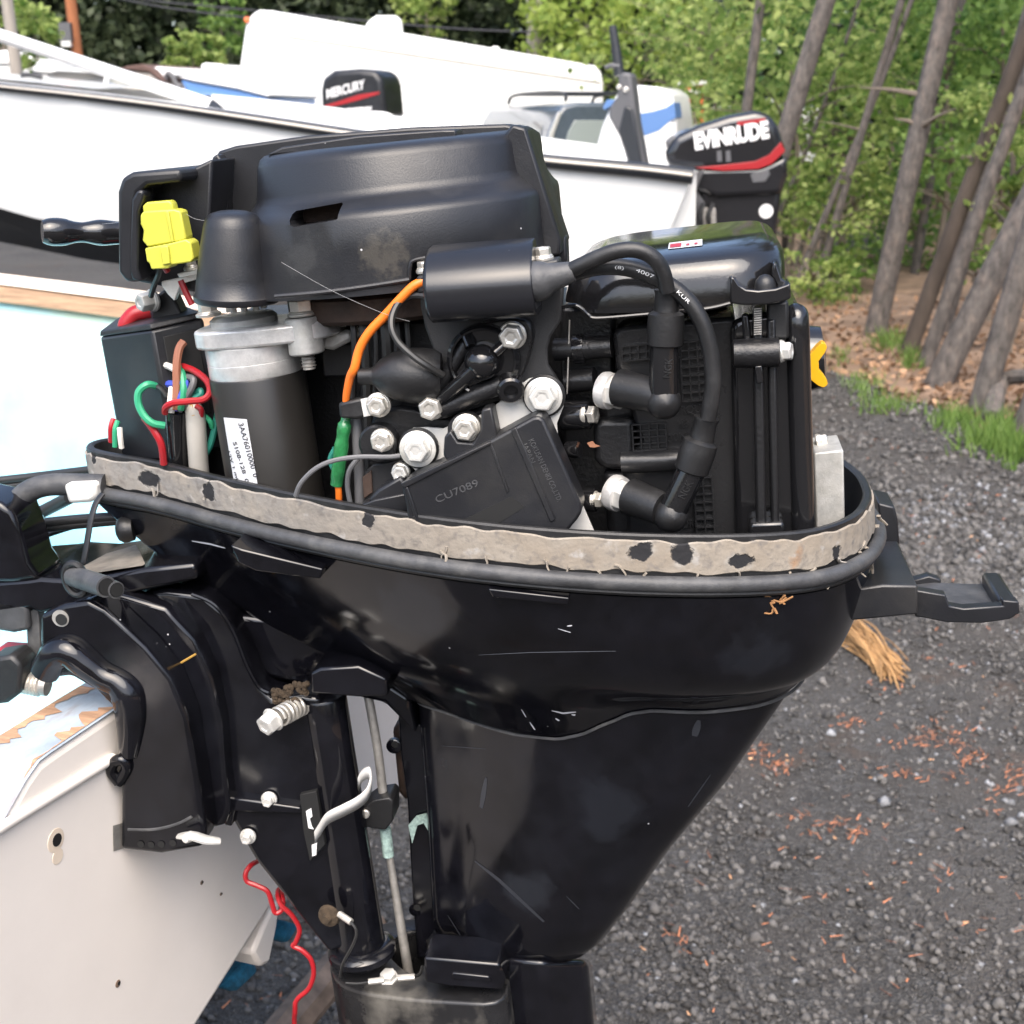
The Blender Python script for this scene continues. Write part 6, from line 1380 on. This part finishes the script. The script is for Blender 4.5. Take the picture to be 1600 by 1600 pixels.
for k in range(40):   # a mud-dauber's dirt packed above the bolt
    rr = random.Random(k + 50); q = M(452 + rr.uniform(-26, 28), 1080 + rr.uniform(-14, 16), -.056); 
    if k < 34: lathe('dirt_clod', [(.0001, -.001), (rr.uniform(.0015, .003), .001), (rr.uniform(.0018, .0032), .0022), (.0001, .004)], q, (rr.uniform(-.6, .6), -1, rr.uniform(-.5, .5)), mat('dirt', (.05, .034, .02), .95, vary=.4, vscale=200, bump=1., bscale=300).name if 'dirt' not in MATS else 'dirt', swv, 7)
# lever slot, white plate and bent spring lever
prism('lever_slot', [(468, 1242), (494, 1236), (508, 1320), (484, 1346), (474, 1300)], -.0565, -.05, 'opening_shade', swv, bevel=.0006)
prism('slot_mark', [(478, 1268), (486, 1263), (488, 1276), (484, 1279), (487, 1291), (490, 1296), (482, 1294)], -.0572, -.0562, 'white_ink', swv, bevel=0)
prism('slot_mark', [(487, 1321), (495, 1317), (494, 1336), (488, 1338)], -.0572, -.0562, 'white_ink', swv, bevel=0)
P = catmull([M(*q) for q in ((492, 1308, -.066), (500, 1295, -.068), (512, 1278, -.07), (535, 1266, -.07), (558, 1254, -.068), (574, 1240, -.066), (580, 1222, -.064), (577, 1207, -.062), (566, 1212, -.058), (560, 1225, -.056))], 6)
vs = []
for i, p in enumerate(P):
    wv_ = Vector((.25, 0, 1)).normalized() * .0062; vs += [p + wv_ + Vector((0, -.004, 0)), p - wv_ + Vector((0, .002, 0))]
lev = raw_obj('tilt_lever', vs, [(2 * i, 2 * i + 1, 2 * i + 3, 2 * i + 2) for i in range(len(P) - 1)], 'steel_plate', swv)
so = lev.modifiers.new('solid', 'SOLIDIFY'); so.thickness = .0014; so.offset = 0
# steering bracket that joins swivel and cowl
prism('steering_mount', [(484, 1052), (500, 1044), (560, 1040), (604, 1060), (606, 1088), (560, 1090), (486, 1084)], -.075, .02, 'gloss_black', motor, bevel=.002)
prism('cowl_neck', [(330, 960), (420, 965), (520, 1010), (640, 1090), (650, 1150), (600, 1100), (420, 1060), (360, 1010)], -.03, .05, 'gloss_black', motor, bevel=.004)
# shift rod and its clamp
tube('shift_rod', [(574, 1080, -.02), (590, 1170, -.02), (601, 1262, -.02)], .0035, 'dull_steel', motor, seg=14)
rc_ = prism('rod_clamp', [(566, 1262), (584, 1250), (608, 1246), (614, 1252), (614, 1282), (602, 1298), (568, 1292)], -.032, -.008, 'rubber', motor, bevel=.0012)
lathe('clamp_screw', [(.0036, 0), (.0036, .0015), (.003, .0022)], M(571, 1271, -.0325), (0, -1, 0), 'zinc', rc_, 20)
tube('rod_sleeve', [(602, 1294, -.02), (607, 1337, -.02)], .0044, mat('verdigris', (.26, .36, .33), .8, vary=.5, vscale=300, bump=.5, bscale=400).name, motor, seg=16)
tube('shift_rod', [(608, 1334, -.02), (622, 1420, -.02), (640, 1530, -.02)], lambda t: .0026 + .0016 * t, 'dull_steel', motor, seg=12)
# leg flange strip and lower mount
prism('leg_flange', [(622, 1120), (634, 1112), (690, 1160), (700, 1250), (706, 1480), (652, 1500), (644, 1400), (636, 1250), (626, 1180)], .0, .02, 'gloss_black', motor, bevel=.0015)
prism('leg_flange_pipe', [(612, 1140), (628, 1128), (640, 1240), (634, 1255), (622, 1240)], .02, .045, 'rust_dark', motor, bevel=.004)
prism('verdigris_patch', [(638, 1290), (650, 1276), (666, 1272), (670, 1300), (662, 1286), (652, 1290), (644, 1318)], -.004, -.002, 'verdigris', motor, bevel=0)
for x, y in ((617, 1163), (652, 1418)): lathe('flange_eye', [(.006, 0), (.006, .004), (.0045, .005)], M(x, y, .005), (0, -1, 0), 'gloss_black', motor, 20); lathe('flange_eye_hole', [(.0028, 0), (.0028, .0006)], M(x, y, -.0004), (0, -1, 0), 'opening_shade', motor, 14)
zt = M(640, 1490, -.02).z
def on_zt(px, py):
    r = ROT3 @ ray(px, py); c = MF.loc(CPOS); k = (zt - c.z) / r.z; return c + r * k
ringt = smooth_loop([on_zt(x, y) for x, y in ((512, 1496), (520, 1528), (548, 1548), (620, 1560), (700, 1566), (790, 1570), (800, 1520), (760, 1450), (660, 1432), (600, 1440), (540, 1462))], 2)
lm = loft('lower_mount', [[p + Vector((0, 0, -.12)) for p in ringt], [p for p in ringt]], 'dusty_black', motor, bevel=.003, seg=3)
hole = smooth_loop([on_zt(x, y) + Vector((0, 0, .03)) for x, y in ((606, 1490), (612, 1470), (630, 1458), (655, 1452), (668, 1470), (664, 1500), (655, 1522), (632, 1516))], 1)
cut(lm, hole, (0, 0, -.09))
prism('mount_cap', [(662, 1496), (780, 1506), (790, 1530), (785, 1548), (700, 1542), (664, 1535)], -.078, -.045, 'gloss_black', motor, bevel=.002)
prism('mount_cap_rib', [(706, 1520), (764, 1526), (768, 1534), (706, 1530)], -.0795, -.07, 'gloss_black', motor, bevel=.001)
leg = loft('drive_leg', [[M(784 + 6 * k, 1495 + 100 * k, -.055) for k in (0,)] + [M(x, y, v) for x, y, v in ((850, 1500, -.06), (918, 1498, -.03), (925, 1498, .02), (850, 1495, .06), (784, 1495, .05))],
                        [M(790, 1690, -.055)] + [M(x, y, v) for x, y, v in ((862, 1690, -.06), (936, 1690, -.03), (942, 1690, .02), (860, 1690, .06), (790, 1690, .05))]], 'gloss_black', motor, bevel=.006, seg=3)
hb = M(607, 1527, -.062)
lathe('mount_bolt', [(.008, 0), (.008, .002), (.0066, .0025), (.0062, .006), (.004, .007)], on_zt(608, 1530), (0, -.2, 1), 'zinc_pale', lm, 6)
tube('earth_wire', [(540, 1536, -.075), (560, 1537, -.075), (580, 1534, -.074)], .0009, 'wire_black', motor, seg=6)
tube('wire_ferrule', [(576, 1534, -.074), (600, 1531, -.072)], .0024, 'zinc', motor, seg=8); tube('wire_ferrule', [(622, 1528, -.07), (648, 1526, -.068)], .0024, 'zinc', motor, seg=8)
tube('earth_wire', [(646, 1527, -.066), (656, 1522, -.06), (660, 1510, -.05)], .0012, 'wire_black', motor, seg=6)
tube('earth_wire', [(531, 1527, -.070), (536, 1505, -.074), (552, 1475, -.078), (557, 1455, -.078), (548, 1440, -.076)], .0011, 'wire_black', motor, seg=6)
tube('wire_ferrule', [(530, 1428, -.07), (549, 1441, -.076)], .0026, 'zinc', motor, seg=8)
lathe('grease_point', [(.009, 0), (.008, .003), (.004, .004), (.003, .007)], M(515, 1430, -.066), (-.2, -1, 0), 'dirt', motor, 16)

# ---- steering arm and cables at the bow end
arm = prism('steering_arm', [(-40, 912), (40, 906), (62, 903), (110, 906), (170, 898), (225, 888), (305, 880), (310, 905), (160, 938), (110, 946), (62, 960), (48, 952), (-40, 965)], -.06, .03, 'gloss_black', motor, bevel=.003)
sheet_pts = [M(108, 904, -.058), M(224, 886, -.058), M(240, 872, .0), M(212, 852, .02), M(100, 884, .02), M(84, 890, -.02)]
raw_obj('dust_film', [p + Vector((0, 0, .0012)) for p in sheet_pts], [tuple(range(6))], mat('dusty', (.17, .15, .125), .9, vary=.4, vscale=60).name, arm)
prism('steering_upright', [(-50, 775), (0, 786), (18, 800), (32, 835), (44, 880), (62, 905), (20, 912), (-50, 912)], -.061, -.02, 'gloss_black', motor, bevel=.004, seg=3)
prism('bracket_reflection', [(40, 955), (60, 952), (66, 1060), (44, 1060)], -.055, -.045, 'rubber_grey', motor, bevel=.001)  # this and the next prism: grey reflection on the bracket, built as colour
prism('bracket_reflection_plate', [(-10, 935), (42, 945), (46, 985), (20, 990), (-10, 985)], -.06, -.05, 'rubber_grey', motor, bevel=.003)
for pts, r in ((((-30, 754, .05), (60, 744, .05), (150, 733, .04)), .0034), (((-30, 766, .05), (70, 752, .05), (150, 742, .04)), .0028), (((60, 818, .0), (120, 812, .0), (205, 806, 0)), .0040), (((60, 826, .0), (130, 819, .0), (205, 812, 0)), .0034),
               (((55, 842, .01), (110, 824, .01), (160, 812, 0)), .0022), (((50, 808, .03), (75, 795, .03), (108, 778, .02)), .0050)):
    tube('control_cable', pts, r, 'wire_black', motor, seg=10)
tube('control_hose', [(18, 800, -.03), (28, 782, -.03), (48, 766, -.03), (75, 758, -.03), (110, 757, -.03), (165, 758, -.03)], .0082, 'rubber_grey', motor, seg=16)
prism('cable_ferrule', [(98, 757), (148, 755), (152, 778), (140, 786), (106, 788)], -.045, -.025, 'steel_plate', motor, bevel=.003)
P = catmull([M(*q) for q in ((160, 772, -.06), (150, 786, -.065), (143, 808, -.07), (138, 835, -.074), (134, 860, -.078), (130, 880, -.08))], 6)
bm = bmesh.new(); sweep(bm, P, .0034, 10, flat=.45); strap = bm_obj('safety_strap', bm, 'rubber', motor)
ring = [M(118, 905, -.088) + Vector((.2 * .011 * math.sin(a), 0.4 * .013 * math.sin(a), 0)) + Vector((.006 * math.sin(a), -.006 * math.sin(a), .0115 * math.cos(a))) for a in [k * math.pi / 10 for k in range(20)]]
bm = bmesh.new(); sweep(bm, ring, .0026, 8, closed=True); bm_obj('strap_ring', bm, 'rubber', strap)
q0, q1 = M(114, 900, -.085), M(166, 917, -.112)
lathe('strap_tube', [(.0070, 0), (.0074, .001), (.0074, (q1 - q0).length), (.006, (q1 - q0).length + .0002), (.0055, (q1 - q0).length - .004)], q0, q1 - q0, 'rubber_grey', strap, 22)
q2, q3 = M(130, 905, -.08), M(182, 922, -.108)
lathe('strap_tube', [(.0058, 0), (.0060, .001), (.0060, (q3 - q2).length), (.005, (q3 - q2).length + .0002), (.0045, (q3 - q2).length - .004)], q2, q3 - q2, 'rubber_grey', strap, 20)
for a, b, r in ((q0, q1, .0056), (q2, q3, .0046)):
    lathe('tube_bore', [(r, 0), (r, .0004)], b + (b - a).normalized() * .0003, b - a, 'opening_shade', strap, 18)
lathe('cowl_grommet', [(.0085, -.004), (.0095, 0), (.0095, .004), (.0075, .007), (.004, .0085)], M(200, 827, -.03), (-1, -.25, 0), 'rubber', motor, 24)
# clamp screw inside the transom
csr = tube('clamp_screw', [(20, 1062, -.07), (75, 1072, -.07)], .0075, 'dull_steel', motor, seg=16)
a, b = M(24, 1063, -.07), M(66, 1071, -.07)
for k in range(8): lathe('screw_thread', [(.0074, 0), (.0088, .0012), (.0074, .0024)], a.lerp(b, k / 8), b - a, 'zinc', csr, 18)
prism('screw_handle', [(-20, 1030), (18, 1024), (34, 1040), (30, 1085), (10, 1100), (-20, 1104)], -.085, -.06, 'rubber', motor, bevel=.003)
prism('clamp_pad', [(-10, 1015), (30, 1018), (48, 1034), (40, 1046), (-10, 1040)], -.05, -.03, 'wire_red', motor, bevel=.003)
# cobweb strands across the engine
mat('silk', (.3, .3, .3), .5)
for pts in (((440, 410, -.125), (520, 455, -.125), (600, 490, -.125), (640, 502, -.125)), ((285, 330, -.07), (305, 342, -.075), (335, 346, -.08)), ((160, 350, -.06), (215, 345, -.07))):
    tube('cobweb_strand', pts, .0001, 'silk', motor, seg=4)
# ================================================================== THE SMALL BOAT THE MOTOR HANGS ON
BF = Fr(21, 0, ORG)
UT = BF.loc(MF.mat @ M(189, 1150, -.075)).x        # outer face of the transom
skiff = empty('skiff', matrix=BF.mat, label='white skiff with pale blue inside and bare wood gunwale carrying the hoodless motor', cat='boat')
mat('skiff_white', (.82, .755, .685), .38, vary=.05, vscale=5, dust=.22, dustcol=(.62, .55, .49), dscale=6, bump=.05, bscale=40, specks=.004)
mat('transom_top', (.34, .40, .46), .5, vary=.2, vscale=30, dust=1.0, dustcol=(.15, .062, .02), dscale=15, bump=.3, bscale=120, stretch=(1.6, .55, 1))
mat('skiff_inside', (.34, .62, .70), .45, vary=.12, vscale=4, dust=.8, dustcol=(.50, .52, .30), dscale=3.)
mat('bare_wood', (.42, .25, .15), .6, vary=.35, vscale=12, stretch=(1, 12, 12), bump=.3, bscale=60)
mat('wood_pale', (.68, .57, .45), .55, vary=.15, vscale=10)
mat('blue_carpet', (.01, .11, .19), .95, vary=.5, vscale=80, bump=1., bscale=240)
mat('rust_steel', (.20, .14, .10), .7, metal=.3, vary=.5, vscale=20)
def T_(px, py): 
    p = BF.hit(px, py, UT, axis=0); return p.y, p.z
top = [T_(187, 1106), T_(120, 1151), T_(80, 1178), T_(61, 1192), T_(40, 1222), T_(20, 1258), T_(2, 1290)]
far = T_(187, 1106)
bl, br = T_(310, 1600), T_(438, 1395)
slope = (br[1] - bl[1]) / (br[0] - bl[0])
zt_ = far[1]
low_z = lambda v: br[1] + slope * (v - br[0])
out = [(.80, low_z(.80) + .45), (.80, zt_ + .34), (.70, zt_ + .34), (.60, zt_), (far[0], zt_)] + top[1:] + [(-.35, top[-1][1] - .06), (-.5, top[-1][1] - .06), (-.5, low_z(-.5)), (bl[0], bl[1]), (br[0], br[1]), (br[0] + .02, br[1] + .0)]
g = M(624, 1232, .2)
far_pt = T_(626, 1232); far_pt2 = T_(600, 1290)
out = [(.80, zt_ + .34), (.70, zt_ + .34), (.60, zt_), (far[0] + .3, zt_), (far[0], zt_)] + top[1:] + [(-.35, top[-1][1] - .05), (-.5, top[-1][1] - .06), (-.5, low_z(-.5)), bl, br, (far_pt[0] - .12, br[1] + .02), far_pt2, far_pt, (.80, far_pt[1] + .25)]
bm = bmesh.new(); extrude_loop(bm, [Vector((UT, v, z)) for v, z in out], (-.05, 0, 0)); transom = bm_obj('transom', bm, 'skiff_white', skiff, bevel=.006, seg=3)
# worn top strip of the transom
ts = [(v, z) for v, z in [(far[0] + .28, zt_), (far[0], zt_)] + top[1:]]
vs = []
for v, z in ts: vs += [Vector((UT + .0008, v, z + .0016)), Vector((UT - .0508, v, z + .0016))]
raw_obj('transom_cap', vs, [(2 * i, 2 * i + 1, 2 * i + 3, 2 * i + 2) for i in range(len(ts) - 1)], 'transom_top', skiff)
rw = random.Random(8)
def worn(name, pts0, pts1):
    vs = []
    for (a, b) in zip(pts0, pts1): vs += [Vector((UT - a[0], a[1], a[2] + .0022)), Vector((UT - b[0], b[1], b[2] + .0022))]
    raw_obj(name, vs, [(2 * i, 2 * i + 1, 2 * i + 3, 2 * i + 2) for i in range(len(pts0) - 1)], 'bare_wood', skiff, smooth=False)
def capz(v):
    for (a, b), (c, d) in zip(ts, ts[1:]):
        if c <= v <= a: return b + (d - b) * (a - v) / (a - c)
    return zt_
N_ = 26; vv = [far[0] + .02 - (far[0] + .02 - top[4][0]) * k / N_ for k in range(N_ + 1)]
worn('worn_wood_edge', [(.0015, v, capz(v)) for v in vv], [(.0015 + max(0., .010 + .007 * math.sin(k * .9) + rw.uniform(-.005, .006)) * (1 if 2 < k < 17 else .15), v, capz(v)) for k, v in enumerate(vv)])
worn('worn_wood_edge', [(.0495, v, capz(v)) for v in vv], [(.0495 - max(0., .008 + .005 * math.sin(k * .7 + 1) + rw.uniform(-.004, .005)), v, capz(v)) for k, v in enumerate(vv)])
# splash bead moulded along the transom
mv = [T_(175, 1184), T_(100, 1230), T_(30, 1273), T_(0, 1292), T_(-40, 1318)]
tube('transom_bead', [(UT + .001, v, z) for v, z in mv], .004, 'skiff_white', skiff, raw=True, seg=10)
for px, py, r in ((87, 1313, .0058), (184, 1537, .002), (315, 1379, .0013), (345, 1397, .001)):
    v, z = T_(px, py)
    lathe('screw_hole', [(r * 1.5, 0), (r * 1.45, .0004), (r, .0005)], Vector((UT, v, z)), (1, 0, 0), 'wood_pale' if r > .004 else 'rust_steel', transom, 16)
    lathe('screw_hole', [(r * .8, 0), (r * .8, .0008)], Vector((UT, v + .0008, z)), (1, 0, 0), 'opening_shade', transom, 14)
v, z = T_(90, 1338); lathe('filler_patch', [(.006, 0), (.0055, .0004)], Vector((UT, v, z)), (1, 0, 0), 'wood_pale', transom, 10)
v0_, z0_ = T_(184, 1300)
raw_obj('backing_pad', [Vector((UT + .0008, T_(175, 1290)[0], T_(175, 1290)[1])), Vector((UT + .0008, *T_(192, 1285))), Vector((UT + .0008, *T_(192, 1325))), Vector((UT + .0008, *T_(176, 1330)))], [(0, 1, 2, 3)], 'dull_steel', transom)
# hull: far side inner face with its gunwale, floor, near side outside the frame
gl = lambda px, py, v: BF.hit(px, py, v)
VF = .62
g0, g1 = gl(-40, 448, VF), gl(240, 484, VF)
gd = (g1 - g0) / (g1.x - g0.x)
def gw(u, dz=0): 
    p = g0 + gd * (u - g0.x); return Vector((u, VF, p.z + dz))
us = [-2.6, -2.0, -1.4, -.9, UT - .045]
def side(u, t): return .0 if u > -1.2 else (-(u + 1.2)) ** 2 * .22
ro = [[Vector((u, VF - side(u, 0) + o, gw(u).z + dz)) for u in us] for o, dz in ((0, -.005), (.0, -.15), (-.01, -.28), (-.03, -.40))]
vs = [p for r in ro for p in r]; nn_ = len(us)
sd = raw_obj('hull_side', vs, [(j * nn_ + i, j * nn_ + i + 1, (j + 1) * nn_ + i + 1, (j + 1) * nn_ + i) for j in range(3) for i in range(nn_ - 1)], 'skiff_inside', skiff)
so = sd.modifiers.new('solid', 'SOLIDIFY'); so.thickness = .02; so.offset = -1
flz = gw(UT).z - .40
raw_obj('hull_floor', [Vector((u, v, flz)) for u in (-2.6, UT - .05) for v in (-.5, VF - .02)], [(0, 1, 3, 2)], 'skiff_inside', skiff)
P = [gw(u) + Vector((0, -side(u, 0), 0)) for u in us]
bm = bmesh.new(); 
for i, p in enumerate(P): pass
vs = []
for p in P: vs += [p + Vector((0, -.028, -.012)), p + Vector((0, -.028, .012)), p + Vector((0, .03, .016)), p + Vector((0, .03, -.012))]
fs = []
for i in range(len(P) - 1):
    a, b = 4 * i, 4 * i + 4
    for k in range(4): fs.append((a + k, a + (k + 1) % 4, b + (k + 1) % 4, b + k))
fs += [(0, 1, 2, 3), (len(vs) - 1, len(vs) - 2, len(vs) - 3, len(vs) - 4)]
raw_obj('gunwale', vs, fs, 'bare_wood', skiff, bevel=.003)
vs = []
for p in P: vs += [p + Vector((0, -.030, .0135)), p + Vector((0, .03, .0175))]
raw_obj('gunwale_cap', vs, [(2 * i, 2 * i + 1, 2 * i + 3, 2 * i + 2) for i in range(len(P) - 1)], 'wood_pale', skiff)
ns = []
for dz in (0, -.25, -.5):
    ns += [Vector((-2.6, -.1, zt_ + .1 + dz)), Vector((-1.4, -.45, zt_ - .05 + dz)), Vector((UT - .05, -.52, zt_ - .1 + dz))]
raw_obj('hull_side', ns, [(0, 1, 4, 3), (1, 2, 5, 4), (3, 4, 7, 6), (4, 5, 8, 7)], 'skiff_white', skiff)
# keel strake under the far bottom corner
k0 = BF.hit(400, 1490, UT - .02, axis=0); k1 = BF.hit(428, 1450, UT - .02, axis=0)
ss = [BF.hit(x, y, UT - .004, axis=0) for x, y in ((395, 1490), (408, 1512), (422, 1505), (434, 1448), (440, 1400), (425, 1420))]
bm = bmesh.new(); extrude_loop(bm, ss, (-.6, 0, 0)); bm_obj('keel_strake', bm, 'skiff_white', skiff, bevel=.004)

# trailer bunk that carries the skiff
tr = empty('boat_trailer', matrix=BF.mat, label='blue carpeted bunk trailer under the white skiff', cat='trailer')
bk = [BF.hit(x, y, UT - .05, axis=0) for x, y in ((352, 1545), (395, 1495), (408, 1518), (372, 1552))]
def bunk(name, pts, L):
    bm = bmesh.new(); extrude_loop(bm, pts, (-L, 0, 0)); return bm_obj(name, bm, 'blue_carpet', tr, bevel=.006)
bunk('carpeted_bunk', bk, 1.6)
bunk('carpeted_bunk', [BF.hit(x, y, UT - .05, axis=0) for x, y in ((436, 1468), (452, 1440), (472, 1446), (452, 1476))], 1.6)
gz = -ORG.z
for v in (bk[0].y - .02, bk[2].y + .22):
    tube('bunk_post', [(UT - .35, v, bk[0].z - .02), (UT - .35, v, gz + .18)], .025, 'rust_steel', tr, raw=True, seg=8)
tube('cross_beam', [(UT - .35, -.5, gz + .2), (UT - .35, .9, gz + .2)], .03, 'rust_steel', tr, raw=True, seg=8)
for v in (-.62, 1.0):
    wh = lathe('trailer_wheel', [(.06, -.06), (.15, -.065), (.2, -.05), (.2, .05), (.15, .065), (.06, .06)], Vector((UT - 1.1, v, gz + .2)), (0, 1, 0), 'rubber', tr, 28)
    lathe('wheel_rim', [(.05, -.07), (.11, -.068), (.11, .068), (.05, .07)], Vector((UT - 1.1, v, gz + .2)), (0, 1, 0), 'zinc_pale', wh, 20)
tube('axle', [(UT - 1.1, -.6, gz + .2), (UT - 1.1, 1.0, gz + .2)], .022, 'rust_steel', tr, raw=True, seg=8)

# red cable dangling from the bracket
RP = [MF.mat @ M(*q) for q in ((402, 1346, -.02), (392, 1352, -.03), (384, 1364, -.035), (386, 1377, -.036), (402, 1384, -.036), (418, 1393, -.036), (425, 1412, -.036), (430, 1426, -.036), (440, 1422, -.034), (442, 1405, -.03), (436, 1390, -.02), (434, 1400, -.03), (440, 1415, -.035), (456, 1430, -.036), (468, 1452, -.036), (462, 1472, -.036), (458, 1478, -.036), (472, 1485, -.036), (486, 1500, -.036), (490, 1522, -.036), (482, 1545, -.036), (464, 1562, -.036), (461, 1580, -.036), (462, 1640, -.03))]
RP += [RP[-1] + Vector((0, 0, -.2)), RP[-1] + Vector((.03, .02, -.45))]
GZr = RP[-1].copy(); RP += [Vector((GZr.x + .1, GZr.y + .05, .03)), Vector((GZr.x + .25, GZr.y + .1, .006))]
bm = bmesh.new(); sweep(bm, catmull(RP, 6), .0020, 8)
tag(bm_obj('electrical_cable', bm, 'wire_red'), 'thin wavy red cable dangling below the motor bracket', 'cable')
